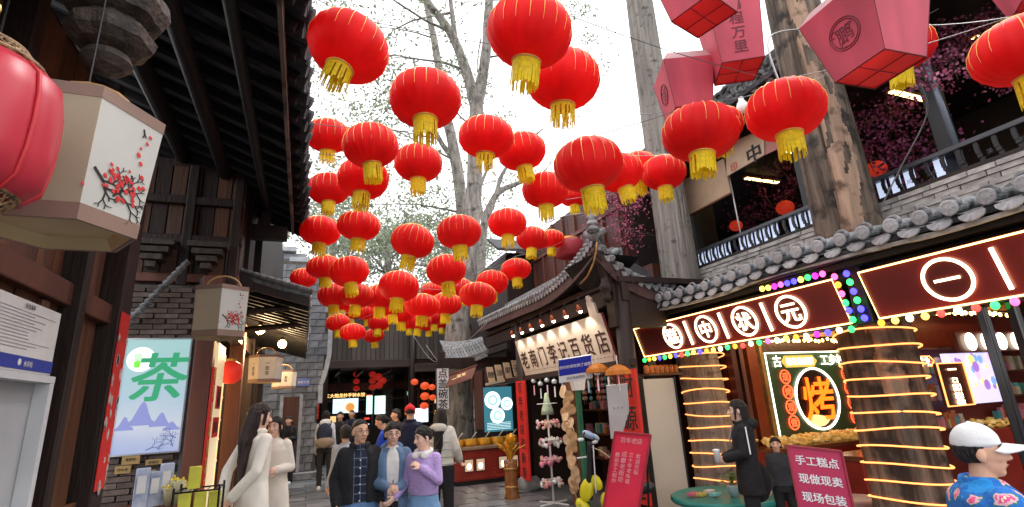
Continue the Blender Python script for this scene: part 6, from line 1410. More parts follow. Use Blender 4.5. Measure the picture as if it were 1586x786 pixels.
# ================================================================== RED LANTERNS ACROSS THE LANE
lred = M('red_lantern_silk', (.86, .012, .012), .58, 0, .16, 2.5, .32, bscale=7, stretch=(1.6, 1.6, .5), trans=.40, spec=.3, rnd=.12)
LR, LH = .28, .205
def puff(a, h): return 1-.020*abs(math.sin(a*10))-.004*math.sin(a*7)
prof = [(.085, .198), (.13, .190), (.19, .160), (.24, .115), (.27, .06), (.28, 0), (.272, -.06), (.245, -.11), (.20, -.155), (.14, -.188), (.09, -.20)]
shades = [mesh_only(MB().lathe((0, 0, 0), prof[::-1], 80, cap=False, fn=lambda a, h, q=q: (1-(.016+.006*q)*abs(math.sin(a*10)))*(1+(.018+.008*q)*nz(math.cos(a)*1.6+q*5, math.sin(a)*1.6, h*6)+.007*nz(math.cos(a)*6, math.sin(a)*6+q*3, h*14))), 'shade', lred, True) for q in range(4)]
mb = MB()
for k in range(20):
    a = PI*k/10+.0001
    u = math.cos(a), math.sin(a); P = [V((r*u[0]*1.004, r*u[1]*1.004, z)) for r, z in prof[:7]]
    mb.tube(P, [.0042, .0042, .004, .0036, .003, .002, .001], 4, cap=False)
gtrim = mesh_only(mb, 'gold_stripes', gold)
capm = mesh_only(MB().lathe((0, 0, 0), [(.095, .19), (.09, .215), (.03, .222)], 20), 'top_cap', gold, True)
def tassel(seed, L, gaps):
    random.seed(seed); mb = MB(); R0 = .092
    mb.lathe((0, 0, 0), [(R0*.98, -.20), (R0, -.215), (R0*.98, -.232)], 24, cap=False)
    for k in range(44):
        if random.random() < gaps: continue
        a = 2*PI*k/44; l = L*random.uniform(.82, 1.06); da = random.uniform(-.04, .04); wd = .0074
        t = V((-math.sin(a), math.cos(a), 0)); p0 = V((R0*math.cos(a), R0*math.sin(a), -.222)); p1 = V((R0*1.02*math.cos(a+da), R0*1.02*math.sin(a+da), -.222-l))
        mb.add([p0-t*wd, p0+t*wd, p1+t*wd*.8, p1-t*wd*.8], [(0, 1, 2, 3)])
    if gaps > .3:
        for k in range(26):
            a = random.uniform(0, 2*PI); p0 = V((R0*math.cos(a), R0*math.sin(a), -.222-L*.6)); p1 = p0+V((random.uniform(-.02, .02), random.uniform(-.02, .02), -L*random.uniform(.5, 1.2))); mb.tube([p0, p1], .0014, 3)
    return mesh_only(mb, 'tassel', yel)
tas = [tassel(1, .155, .03), tassel(2, .17, .06), tassel(3, .13, .40)]
base_m = mesh_only(MB().lathe((0, 0, 0), [(.10, -.19), (.098, -.205), (.09, -.212)], 24), 'base_ring', gold, True)
LT = []
FAR = 'far small red lantern in the dense cluster hanging before the timber gallery'
L_ = [  # pixel x, y, width, tassel kind, label
 (540, 74, 126, 2, 'large red lantern touching the left eave tiles at the upper left of the sky'),
 (659, 154, 109, 1, 'large red lantern in front of the leafy branches, alone below the upper left one'),
 (508, 211, 68, 2, 'red lantern half hidden by the left eave tiles, second down the eave edge'),
 (574, 226, 86, 0, 'red lantern just right of the one behind the eave tiles at mid height'),
 (648, 253, 74, 0, 'red lantern directly under the large lantern in front of the branches'),
 (753, 213, 86, 2, 'red lantern overlapping the main tree trunk on its right side'),
 (820, 50, 136, 0, 'largest red lantern, highest in the middle of the sky'),
 (872, 124, 110, 2, 'large red lantern partly hidden behind the largest one, thin ragged tassel'),
 (808, 235, 76, 0, 'red lantern tucked right behind the one overlapping the trunk'),
 (563, 277, 76, 0, 'red lantern partly hidden under the one right of the eave at mid height'),
 (509, 293, 66, 0, 'red lantern close to the left eave, third down the eave edge'),
 (496, 358, 60, 0, 'red lantern close to the left eave, fourth down the eave edge'),
 (556, 350, 64, 0, 'red lantern right beside the fourth lantern of the eave edge'),
 (639, 374, 68, 0, 'red lantern alone against the foliage in the middle of the gap'),
 (711, 360, 72, 0, 'red lantern in front of the trunk, left of the bent pale branch'),
 (786, 346, 61, 0, 'red lantern right of the trunk, above two overlapping ones'),
 (691, 419, 62, 0, 'red lantern under the one in front of the trunk'),
 (503, 414, 54, 0, 'red lantern low at left, overlapping its neighbour on the right'),
 (541, 421, 60, 0, 'red lantern low at left, overlapping its neighbour on the left'),
 (470, 431, 40, 0, 'small red lantern peeking out by the low tea shop eave'),
 (517, 458, 50, 0, FAR), (553, 458, 52, 0, FAR),
 (618, 444, 60, 0, 'red lantern standing out over the centre of the low cluster'),
 (588, 460, 50, 0, FAR), (654, 474, 54, 0, 'red lantern lowest of the bigger ones left of the trunk base'), (691, 471, 48, 0, FAR), (668, 449, 34, 0, FAR), (716, 448, 40, 0, FAR),
 (740, 458, 58, 0, 'red lantern over the eave tiles of the general store, low and near'),
 (762, 438, 52, 0, 'red lantern half behind the one over the general store eave tiles'),
 (799, 418, 46, 0, 'small red lantern alone against the dark upper storey of the general store'),
 (523, 500, 36, 0, 'small red lantern left of the two lowest ones'), (546, 515, 38, 0, 'lowest small red lantern right above the far left menu board'), (579, 520, 32, 0, 'small red lantern right of the lowest one'),
 (542, 484, 32, 0, FAR), (490, 473, 28, 0, FAR), (484, 456, 26, 0, FAR), (569, 484, 34, 0, FAR), (586, 500, 34, 0, FAR), (597, 492, 32, 0, FAR), (620, 486, 40, 0, FAR), (672, 492, 34, 0, FAR), (704, 490, 30, 0, FAR), (606, 474, 44, 0, FAR), (634, 500, 32, 0, FAR), (650, 497, 36, 0, FAR), (664, 503, 30, 0, FAR), (530, 470, 34, 0, FAR), (684, 500, 28, 0, FAR),
 (845, 295, 73, 0, 'red lantern left of the biggest lantern of the right hand row'),
 (889, 304, 46, 0, 'small red lantern squeezed behind the biggest lantern of the right hand row'),
 (911, 256, 104, 1, 'biggest lantern of the right hand row, above the roof finial'),
 (960, 268, 70, 0, 'red lantern directly behind the biggest one above the finial'),
 (988, 260, 62, 0, 'red lantern wedged third in the overlapping row left of the smooth trunk'),
 (1028, 268, 66, 0, 'red lantern hanging in front of the smooth trunk'),
 (916, 303, 42, 0, 'small red lantern whose tassel shows right of the finial tip'),
 (824, 370, 50, 0, 'red lantern left of a close pair against the dark upper storey'),
 (854, 371, 42, 0, 'red lantern right of a close pair against the dark upper storey'),
 (1216, 171, 114, 0, 'large red lantern between the smooth trunk and the rough trunk'),
 (1084, 206, 112, 0, 'large red lantern behind the lowest pink tapered lantern'),
 (1112, 196, 74, 0, 'smaller red lantern behind the large one below the pink lanterns'),
 (1392, 75, 96, 0, 'red lantern almost hidden behind the emblem printed pink lantern'),
 (1583, 78, 132, 1, 'large red lantern cut by the right edge of the picture'),
]
random.seed(70)
for i, (px, py, w_, tk_, lab) in enumerate(L_):
    D = .56*794/w_; p = atD(px, py, D)
    o = thing('red_lantern', lab, 'lantern', p, 0, 'round red lanterns strung over the lane')
    inst(random.choice(shades), 'shade', o, p); inst(gtrim, 'gold_stripes', o, p); inst(capm, 'top_cap', o, p); inst(base_m, 'base_ring', o, p); inst(tas[tk_], 'tassel', o, p)
    q_ = random.uniform(.96, 1.04); o.scale = (q_, q_, q_*random.uniform(.92, 1.04)*(.93 if w_ < 60 else 1))
    o.rotation_euler = (R_(random.gauss(0, 5)), R_(random.gauss(0, 5)), random.uniform(0, 6))
    LT.append((p, o))
p = atD(882, 386, 11); o = thing('drum_lantern', 'faded pinkish red drum shaped lantern against the dark upper storey wall', 'lantern', p)
MB().lathe(p, [(.2, -.2), (.29, -.17), (.31, 0), (.29, .17), (.2, .2)], 30, fn=lambda a, h: 1-.01*abs(math.sin(a*9))).build('shade', M('faded_rose_silk', (.5, .06, .08), .5, 0, .1, 4, .05, trans=.3), o, True)
MB().lathe(p, [(.2, .2), (.2, .24)], 24).build('rim', gold, o); MB().tube([p+V((0, 0, .24)), p+V((0, 0, 1.2))], .006, 5).build('cord', black, o)
# support wires: each carries the lanterns of one depth band from eave to eave
wire_m = M('thin_grey_wire', (.16, .16, .16), .5, .3, .1, 5, 0)
LT.sort(key=lambda q: q[0].y); k = 0; wn = 0
while k < len(LT):
    grp = LT[k:k+4]; k += 4
    grp.sort(key=lambda q: q[0].x); ym = sum(q[0].y for q in grp)/len(grp)
    ends = (V((-.25, ym, 4.45 if ym < 8 else 4.6)), V((6.0 if ym < 8.5 else 5.0, ym+.3, 5.4 if ym < 8.5 else 4.9)))
    pts = [ends[0]]
    for p, o in grp:
        if p.x > pts[-1].x+.12: pts.append(p+V((0, 0, .26)))
    pts.append(ends[1]); fin_ = []
    for a, b_ in zip(pts[:-1], pts[1:]):
        for q in range(6): t = q/6; fin_.append(a.lerp(b_, t)+V((0, 0, -.10*(b_-a).length*.5*t*(1-t)*2)))
    fin_.append(pts[-1]); w_ = thing('lantern_wire', 'thin grey wire carrying round red lanterns from the left eaves to the right roofs', 'wire', fin_[0], 0, 'wires carrying the red lanterns')
    MB().tube(fin_, .004, 4).build('wire_strand', wire_m, w_)
    mb = MB()
    for p, o in grp: mb.tube([p+V((0, 0, .2)), p+V((0, 0, .27 if True else 0))], .004, 4)
    mb.build('lantern_hooks', wire_m, w_, kind='stuff')
# loose cables
for k, (pts, lab) in enumerate((([atD(640, 520, 13), atD(672, 560, 12.5), atD(705, 545, 13), atD(755, 500, 12)], 'sagging pale cable under the lanterns left of the stall roof'), ([atD(660, 535, 14), atD(690, 575, 13), atD(720, 600, 13)], 'loose pale cable reaching down to the tea banner'),
     ([atD(905, 330, 7), atD(840, 350, 9), atD(740, 420, 13), atD(680, 470, 15)], 'long pale cable strung along the dark upper storey'), ([atD(1425, 130, 4.8), atD(1435, 180, 5.4), atD(1395, 260, 6), atD(1360, 330, 6.2)], 'thin curved cable dangling over the balcony rail'),
     ([atD(1215, 150, 3.9), atD(1190, 60, 5), atD(1240, 45, 6)], 'thin cord from the near right lantern to the rough trunk'))):
    w_ = thing('loose_cable', lab, 'cable', pts[0]); mb = MB(); limb(mb, pts, [.009]*len(pts), 5); mb.build('cable_strand', M('pale_cable', (.28, .27, .26), .6, 0, .1, 5, 0), w_, True)

# ================================================================== PINK TAPERED LANTERNS
ppk = M('rose_pink_lantern_cloth', (.66, .12, .17), .6, 0, .22, 3, .3, stretch=(1, 1, .3), trans=.35)
prd = M('red_lantern_bottom', (.75, .03, .03), .5, 0, .1, 3, .05, trans=.5)
def pink(label, c, wt, wb, H, rz, rx=0, txt=None, emblem=None, face=0, tsize=.09):
    c = V(c); o = thing('tapered_lantern', label, 'lantern', c, 0, 'pink tapered lanterns at the upper right')
    Rm = Matrix.Rotation(rx, 3, V((math.cos(rz+1.57), math.sin(rz+1.57), 0))) @ Matrix.Rotation(rz, 3, 'Z'); T_ = lambda x, y, z: c+Rm @ V((x, y, z))
    t = [T_(x*wt/2, y*wt/2, H/2) for x, y in ((1, -1), (1, 1), (-1, 1), (-1, -1))]; b_ = [T_(x*wb/2, y*wb/2, -H/2) for x, y in ((1, -1), (1, 1), (-1, 1), (-1, -1))]
    cap_ = [T_(x*wt*.38, y*wt*.38, H/2+.09) for x, y in ((1, -1), (1, 1), (-1, 1), (-1, -1))]
    for k in range(4):
        l = (k+1) % 4; q = [b_[k], b_[l], t[l], t[k]]; nn_ = (q[1]-q[0]).cross(q[3]-q[0]).normalized()
        mb = MB(); mb.add(q+[p-nn_*.004 for p in q], [(0, 1, 2, 3), (7, 6, 5, 4)]); q2 = [t[k], t[l], cap_[l], cap_[k]]; mb.mi = 1; mb.add(q2, [(0, 1, 2, 3)])
        mb.build('cloth_panel', [ppk, M('pale_pink_shoulder', (.60, .36, .36), .6, 0, .08, 4, .05, trans=.3)], o)
        if k == face:
            uu = (q[1]-q[0]).normalized(); vv = ((q[3]+q[2])/2-(q[0]+q[1])/2).normalized(); cc = (q[0]+q[1]+q[2]+q[3])/4+nn_*.002
            dki = M('dark_maroon_ink', (.13, .015, .03), .6, 0, .1, 5, 0)
            if txt: MB().text(txt, cc, uu, vv, nn_, tsize, .012, .001, line=1.1).build('lettering', dki, o)
            if emblem:
                r = wb*.30; mb = MB()
                for rr in (r, r*.86): mb.tube([cc+uu*(rr*math.cos(a))+vv*(rr*math.sin(a)) for a in [2*PI*z/30 for z in range(30)]], .003, 4, closed=True)
                for z in range(3):
                    a0 = .5+z*2.1; mb.tube([cc+uu*(r*.62*math.cos(a0)+.018*s*math.cos(s*1.3))+vv*(r*.62*math.sin(a0)+.018*math.sin(s*1.3)) for s in [y_/2 for y_ in range(8)]], .002, 4)
                mb.build('emblem_ring', dki, o); MB().text(emblem, cc, uu, vv, nn_, r*1.15, .0, .001).build('emblem', dki, o)
    mb = MB(); bb_ = [p.lerp(c, .02) for p in b_]; mb.add(bb_, [(3, 2, 1, 0)]); mb.build('bottom_cloth', prd, o)
    mb = MB()
    for k in range(4):
        l = (k+1) % 4; mb.tube([b_[k], b_[l]], .0045, 5); mb.tube([b_[k], t[k]], .002, 5)
    for a, z in ((0, 2), (1, 3)): mb.tube([(b_[a]+b_[(a+1) % 4])/2+V((0, 0, -.004)), (b_[z]+b_[(z+1) % 4])/2+V((0, 0, -.004))], .003, 5)
    mb.build('wire_frame', M('dark_red_wire', (.14, .01, .015), .5, .2, .1, 5, 0), o)
    MB().tube([T_(0, 0, H/2+.08), T_(0, 0, H/2+.08)+V((0, 0, .8))], .004, 5).build('cord', wire_m, o)
    return o
pink('pink tapered lantern cut by the top edge with a character on its left face', atD(1083, -12, 3.6), .46, .31, .42, R_(-165), 0, txt='桃', face=0, tsize=.11)
pink('pink tapered lantern with three visible dark characters down its front', atD(1134, 62, 4.3), .42, .32, .62, R_(-122), 0, txt='鹏\n程\n万\n里', face=0, tsize=.115)
pink('lowest pink tapered lantern, with a faint round mark on its left face', atD(1062, 145, 4.5), .42, .31, .44, R_(-205), 0, emblem='福', face=0)
pink('largest pink tapered lantern with a round emblem, beside the rough trunk', atD(1348, 60, 3.2), .50, .33, .46, R_(-185), 0, emblem='鹏', face=0)
pink('small fragment of a pink lantern in the upper right corner', atD(1596, -20, 4.2), .38, .27, .36, R_(-140), 0)
# ================================================================== PEOPLE
def remesh(mb, vox, it=4, f=.5):
    me = bpy.data.meshes.new('t'); me.from_pydata([tuple(p) for p in mb.v], [], mb.f); o = bpy.data.objects.new('t', me); COL.objects.link(o)
    r = o.modifiers.new('r', 'REMESH'); r.mode = 'VOXEL'; r.voxel_size = vox; r.use_smooth_shade = True
    if it: s = o.modifiers.new('s', 'SMOOTH'); s.iterations = it; s.factor = f
    m = bpy.data.meshes.new_from_object(o.evaluated_get(bpy.context.evaluated_depsgraph_get())); bpy.data.objects.remove(o); bpy.data.meshes.remove(me)
    return m
skin = M('skin', (.68, .39, .26), .5, 0, .06, 12, .03, spec=.35)
skin_p = M('pale_skin', (.76, .48, .36), .5, 0, .05, 12, .03, spec=.35)
hairm = M('black_hair', (.012, .009, .008), .5, 0, .3, 80, 1.0, stretch=(1, 1, .08), spec=.45, bd=.05)
denim = M('blue_denim', (.10, .20, .38), .75, 0, .25, 9, .25, bscale=40)
whitec = M('white_shoe', (.65, .65, .65), .5, 0, .1, 7, .05)
def person(label, px, py, D, face_deg, skinm=skin, H=None, head=(0, 0), arms=None, legs=None, top=None, bottom=None, hair='short', shoes=None, extra=None, vox=.008, cat='person', z0=0, build=1.0, lean=0, crouch=None):
    """px,py = pixel of the head centre; D = depth. Local frame: +Y the way the body faces, +X its right hand side."""
    hp_ = atD(px, py, D); H_ = H or (hp_.z+.12-z0); s = (H_-0)/1.70
    rz = R_(face_deg); o = thing('person', label, cat, (hp_.x, hp_.y, z0), rz)
    bs = build
    Ml = Matrix.Rotation(rz, 4, 'Z'); base = V((hp_.x, hp_.y, z0))
    W = lambda x, y, z: base+(Ml @ V((x*s, y*s+lean*max(0, z-.9)*s-lean*.6*s, z*s)))
    def put(mesh_, name, mats, smooth=True):
        mesh_.name = name
        for v in mesh_.vertices: pass
        mesh_.materials.clear()
        for m in (mats if isinstance(mats, (list, tuple)) else [mats]): mesh_.materials.append(m)
        q = bpy.data.objects.new(name, mesh_); COL.objects.link(q); q.parent = o; q.matrix_parent_inverse = TM[o.name].inverted(); return q
    arms = arms or {'r': ((.205, -.02, 1.10), (.20, .10, .86)), 'l': ((-.205, -.02, 1.10), (-.20, .10, .86))}
    arms = {q: (tuple([V(arms[q][0])[0]*.86])+tuple(arms[q][0][1:]), )+tuple(arms[q][1:]) for q in 'rl'}
    legs = legs or {'r': ((.10, .02, .48), (.11, 0, .06)), 'l': ((-.10, .02, .48), (-.11, 0, .06))}
    sh = {'r': (.150*bs, 0, 1.365), 'l': (-.150*bs, 0, 1.365)}
    # --- head frame
    hy, hpch = R_(head[0]), R_(head[1]); Hm = Matrix.Rotation(hy, 3, 'Z') @ Matrix.Rotation(hpch, 3, 'X'); hc = V((0, .015, 1.565))
    hw = lambda x, y, z: W(*(hc+Hm @ V((x, y, z))))
    Rw = Ml.to_3x3() @ Hm
    mb = MB()
    def E_(x, y, z, rx, ry, rz_, n=14, m=10): mb.ell(hw(x, y, z), (rx*s, ry*s, rz_*s), n, m, Rw)
    E_(0, -.012, .030, .076, .092, .088, 20, 14); E_(0, .020, -.035, .058, .068, .075, 16, 12); E_(0, .050, -.085, .030, .028, .026)
    E_(0, .030, .0, .066, .062, .075, 16, 12)
    mb.cap(hw(0, .088, .012), hw(0, .104, -.022), .009*s, .0155*s, 10); E_(-.013, .094, -.027, .010, .010, .009, 8, 6); E_(.013, .094, -.027, .010, .010, .009, 8, 6)
    E_(.034, .060, -.018, .026, .024, .024); E_(-.034, .060, -.018, .026, .024, .024)
    mb.cap(hw(-.018, .080, -.056), hw(.018, .080, -.056), .009*s, .009*s, 8)
    for q in (1, -1): E_(q*.076, -.005, -.005, .012, .022, .034, 10, 8); mb.cap(hw(q*.018, .080, .034), hw(q*.045, .068, .034), .008*s, .007*s, 8)
    hm_ = MB(); hm_.v = mb.v; hm_.f = mb.f
    head_m = remesh(hm_, .0042 if vox <= .008 else .008, 3)
    bd = MB()
    bd.cap(W(0, -.01, 1.38), hw(0, -.01, -.05), .058*s, .05*s, 14)
    bd.cap(W(0, 0, 1.28), W(0, 0, 1.0), .10*s, .10*s, 14); bd.cap(W(-.14, 0, 1.36), W(.14, 0, 1.36), .045*s, .045*s, 12)
    for q in 'rl':
        e, h = arms[q][:2]; e, h = V(e), V(h); S = V(sh[q])
        bd.cap(W(*S), W(*e), .048*s, .038*s); bd.cap(W(*e), W(*h), .038*s, .026*s)
        # hand
        d = (h-e).normalized(); cur = arms[q][2] if len(arms[q]) > 2 else .5
        sd = 1 if q == 'r' else -1
        side = d.cross(V((sd, 0, .2))).normalized()     # across the knuckles
        pal = side.cross(d).normalized()*sd
        pc_ = h+d*.045; bd.add(*(lambda m_: (m_.v, m_.f))(MB().ell(W(*pc_), (.040*s, .046*s, .018*s), 12, 8, (Ml.to_3x3() @ Matrix((side, d, pal)).transposed()))))
        for f_, (off, l) in enumerate(((-.028, .066), (-.010, .076), (.010, .072), (.027, .056))):
            p0 = h+d*.08+side*off; p1 = p0+(d*math.cos(cur)+pal*math.sin(cur))*l*.5; p2 = p1+(d*math.cos(cur*2.2)+pal*math.sin(cur*2.2))*l*.32; p3 = p2+(d*math.cos(cur*3)+pal*math.sin(cur*3))*l*.25
            bd.cap(W(*p0), W(*p1), .0095*s, .009*s, 8); bd.cap(W(*p1), W(*p2), .009*s, .0082*s, 8); bd.cap(W(*p2), W(*p3), .0082*s, .007*s, 8)
        p0 = h+d*.025-side*.030; p1 = p0+(d*.7-side*.6+pal*.3).normalized()*.035; p2 = p1+(d*.9-side*.1+pal*.5).normalized()*.028
        bd.cap(W(*p0), W(*p1), .012*s, .010*s, 8); bd.cap(W(*p1), W(*p2), .010*s, .008*s, 8)
        k, a = legs[q]; hx = .09 if q == 'r' else -.09
        bd.cap(W(hx, 0, .90), W(*k), .068*s, .048*s); bd.cap(W(*k), W(*a), .048*s, .034*s)
        bd.cap(W(a[0], a[1]-.03, a[2]-.01), W(a[0], a[1]+.14, .035), .034*s, .028*s)
    bd.cap(W(-.05, 0, .93), W(.05, 0, .93), .085*s, .085*s)
    # head joined into the body: one continuous surface
    bd.v += [tuple(v.co) for v in []]
    bd.add(mb.v[:], mb.f[:])
    put(remesh(bd, .0065 if vox <= .008 else .010, 2, .4), 'body', skinm); bpy.data.meshes.remove(head_m)
    # --- face features
    if vox <= .008:
        f = MB(); 
        for q in (1, -1): f.ell(hw(q*.031, .079, .012), (.0125*s, .006*s, .0052*s), 10, 6, Rw)
        f.build('eye', M('eye_white', (.6, .58, .55), .3, 0, .03, 5, 0), o, True)
        f = MB()
        for q in (1, -1): f.ell(hw(q*.031, .084, .012), (.0062*s, .003*s, .0055*s), 8, 6, Rw); f.tube([hw(q*.018, .084, .014), hw(q*.031, .088, .0195), hw(q*.046, .078, .015)], .0024*s, 5)
        f.build('iris', M('dark_iris', (.012, .008, .006), .2, 0, 0, 5, 0), o, True)
        f = MB()
        for q in (1, -1): f.tube([hw(q*.016, .090, .036), hw(q*.034, .087, .042), hw(q*.052, .072, .036)], [.0032*s, .0038*s, .002*s], 6)
        f.build('eyebrow', hairm, o, True)
        f = MB(); f.tube([hw(-.021, .083, -.052), hw(-.010, .0895, -.056), hw(0, .0905, -.0565), hw(.010, .0895, -.056), hw(.021, .083, -.052)], [.002*s, .0045*s, .0048*s, .0045*s, .002*s], 6)
        f.build('lips', M('lips', (.42, .10, .09), .4, 0, .05, 9, 0), o, True)
    # --- hair
    def hcap(cut=.068, thick=1.13, back=-.6, low=-.03):
        def fn(d):   # direction in head space: sink below the skin over the face and ears
            fz = d.z*.088+.03
            face = d.y > .1 and fz < cut-.03*(1-d.y)-.02*abs(d.x)
            under = d.z < back or (d.y > -.25 and fz < low)
            return (.80 if (face or under) else thick*(1+.05*nz(d.x*11, d.y*11, d.z*3)+.03*nz(d.x*25, d.y*25, d.z*5)))
        m_ = MB(); m_.ell(hw(0, -.012, .030), (.076*s, .092*s, .090*s), 44, 30, Rw, fn); return m_
    if hair:
        m_ = hcap() if hair != 'cap' else hcap(back=-.75, low=-.06, thick=1.08)
        if hair == 'short': m_ = hcap(cut=.090, thick=1.08, back=-.55, low=.0)
        if hair == 'bob':
            for k in range(16):
                a = PI*1.08+PI*.84*k/15*1.0; x, y = math.cos(a)*.088, math.sin(a)*.098-.012
                m_.cap(hw(x*.9, y*.9, .04), hw(x*1.06, y*1.0, -.10-.02*math.sin(k*3)), .024*s, .016*s, 8)
            for q in (1, -1): m_.cap(hw(q*.074, .03, .05), hw(q*.088, .045, -.08), .018*s, .012*s, 8)
        if hair == 'long':
            for k in range(13):
                a = PI*1.05+PI*.9*k/12; x, y = math.cos(a)*.082, math.sin(a)*.092-.012
                m_.tube([hw(x*.9, y*.9, .05), hw(x*1.05, y*1.05, -.06), W(x*.9+.015*math.sin(k), y*.9-.05, 1.36), W(x*.55+.02*math.sin(k*2), -.12-.01*k*.1, 1.18), W(x*.3, -.13, 1.0+.03*math.sin(k))], [.02*s, .024*s, .024*s, .022*s, .006*s], 8)
            for q in (1, -1): m_.cap(hw(q*.070, .035, .06), hw(q*.082, .03, -.06), .018*s, .014*s, 8)
        if hair == 'bun':
            m_.ell(hw(0, -.115, .03), (.045*s, .04*s, .045*s), 12, 8, Rw)
            for q in (1, -1): m_.cap(hw(q*.06, .05, .06), hw(q*.078, .01, .0), .014*s, .010*s, 8)
        if hair == 'pony':
            m_.tube([hw(0, -.09, .04), hw(0, -.14, .0), hw(0, -.13, -.10), hw(.02, -.12, -.2)], [.03*s, .035*s, .03*s, .008*s], 10)
        if hair == 'mid':
            for k in range(14):
                a = PI*1.04+PI*.92*k/13; x, y = math.cos(a)*.084, math.sin(a)*.094-.012; m_.cap(hw(x*.9, y*.9, .04), hw(x*1.0, y*.98, -.055), .022*s, .013*s, 8)
            for k in range(6): m_.cap(hw(-.045+.018*k, .066, .092), hw(-.060+.024*k, .084-.004*abs(k-2.5), .062+.008*(k % 2)), .009*s, .005*s, 8)
        put(remesh(m_, .005 if vox <= .008 else .009, 2, .4), 'hair', hairm)
    # --- clothes
    top = top or {}
    def torso(z_top, z_bot, k=1.0, open_=0, flare=0):
        rings = [(1.45, .056, .052), (1.43, .066, .060), (1.405, .105, .075), (1.37, .152, .090), (1.30, .172, .104), (1.20, .168, .108), (1.10, .154, .104), (1.0, .150, .104), (.90, .162, .110), (.80, .170, .114), (.68, .176, .118), (.5, .184, .124), (.3, .20, .14), (.15, .21, .145)]
        rings = [r for r in rings if z_bot-.001 <= r[0] <= z_top]
        nn = 32; vs = []; fs = []
        for (z, a, b_) in rings:
            fl_ = 1+flare*max(0, 1.0-z)
            for j in range(nn):
                t = 2*PI*j/nn; c_, s_ = math.cos(t), math.sin(t); kk = k*fl_*bs
                wr = 1+.012*math.sin(t*5+z*23)+.012*nz(c_*2+z*5, s_*2, z*3)
                if open_ and s_ > 0 and abs(c_) < open_*(1+.4*max(0, z-1.2)): kk *= .78
                se = abs(c_)**.8*(1 if c_ > 0 else -1); vs.append(W(a*se*kk*wr, b_*s_*kk*wr+(-.01 if z > 1.3 else 0), z))
        for i in range(len(rings)-1):
            for j in range(nn): fs.append((i*nn+j, (i+1)*nn+j, (i+1)*nn+(j+1) % nn, i*nn+(j+1) % nn))
        fs.append(tuple(range(nn))); fs.append(tuple((len(rings)-1)*nn+j for j in range(nn))[::-1])
        return vs, fs
    def sleeves(m_, r0=.068, r1=.048, end=1.0):
        for q in 'rl':
            e, h = V(arms[q][0]), V(arms[q][1]); S = V(sh[q])+V((-.01 if q == 'r' else .01, 0, -.005))
            m_.cap(W(*S), W(*e), r0*s*.92, r0*.74*s, 14); hh = e.lerp(h, end); m_.cap(W(*e), W(*hh), r0*.74*s, r1*s*.9, 14)
            for w_ in range(4): c_ = e.lerp(hh, .15+.22*w_); m_.ell(W(*c_), ((r0*.80)*s, (r0*.80)*s, .010*s), 12, 6, V((hh-e)).to_track_quat('Z', 'Y').to_matrix() if False else (Ml.to_3x3() @ (hh-e).to_track_quat('Z', 'Y').to_matrix()))
    if 'inner' in top:
        m_ = MB(); m_.add(*torso(1.46, top.get('inner_z', .86)-.02, 1.0)); put(remesh(m_, .009, 2), 'shirt', top['inner'])
    if 'outer' in top:
        m_ = MB(); m_.add(*torso(1.43 if top.get('open') else 1.46, top.get('z', .85), top.get('k', 1.10), top.get('open', 0), top.get('flare', 0))); sleeves(m_, top.get('r0', .070), top.get('r1', .05), top.get('end', .97))
        if top.get('collar'):
            m_.tube([W(.075*math.cos(a)*1.15, .075*math.sin(a)-.008+.0, 1.445+(.0 if math.sin(a) < .3 else -.035*(math.sin(a)-.3))) for a in [PI*.5+.5+(2*PI-1.0)*q/20 for q in range(21)]], .022*s, 8)
        if top.get('hood'):
            m_.ell(W(0, -.10, 1.42), (.13*s, .085*s, .07*s), 16, 10, Ml.to_3x3()); 
        put(remesh(m_, top.get('vox', vox*1.15), 3), top.get('name', 'jacket'), top['outer'])
    if bottom:
        m_ = MB(); bz = bottom.get('top', .96); m_.add(*torso(bz+.05, .80, bottom.get('k', .97 if 'inner' in top else 1.0)))
        for q in 'rl':
            k, a = legs[q]; hx = .088 if q == 'r' else -.088
            m_.cap(W(hx, 0, .86), W(*k), .094*s*bottom.get('w', 1), .066*s*bottom.get('w', 1), 14); a2 = V(a)+V((0, 0, .02)); m_.cap(W(*k), W(*a2), .066*s*bottom.get('w', 1), .055*s*bottom.get('w', 1), 14)
        put(remesh(m_, .011, 3), 'trousers', bottom['m'])
    m_ = MB()
    for q in 'rl': a = legs[q][1]; m_.cap(W(a[0], a[1]-.05, .045), W(a[0], a[1]+.15, .04), .047*s, .040*s, 12); m_.cap(W(a[0], a[1]-.03, .045), W(a[0], a[1]-.02, .10), .045*s, .042*s, 10)
    put(remesh(m_, .010, 2), 'shoes', shoes or whitec)
    if extra: extra(o, W, hw, s, Rw, put)
    return o
def glasses(o, W, hw, s, Rw, put):
    f = MB()
    for q in (1, -1): f.tube([hw(q*.033+.021*math.cos(a), .101, .010+.016*math.sin(a)) for a in [2*PI*k/16 for k in range(16)]], .0018*s, 5, closed=True); f.tube([hw(q*.054, .098, .014), hw(q*.078, .03, .014), hw(q*.080, -.02, .010)], .0018*s, 5)
    f.tube([hw(-.012, .102, .014), hw(.012, .102, .014)], .0018*s, 5); f.build('glasses', M('thin_metal_frame', (.12, .11, .11), .3, .8, .05, 5, 0), o)
def cloth(name, c, **k): return M(name, c, k.pop('rough', .85), 0, k.pop('var', .16), k.pop('scale', 5), k.pop('bump', .55), k.pop('bscale', 9), bd=.05, **k)
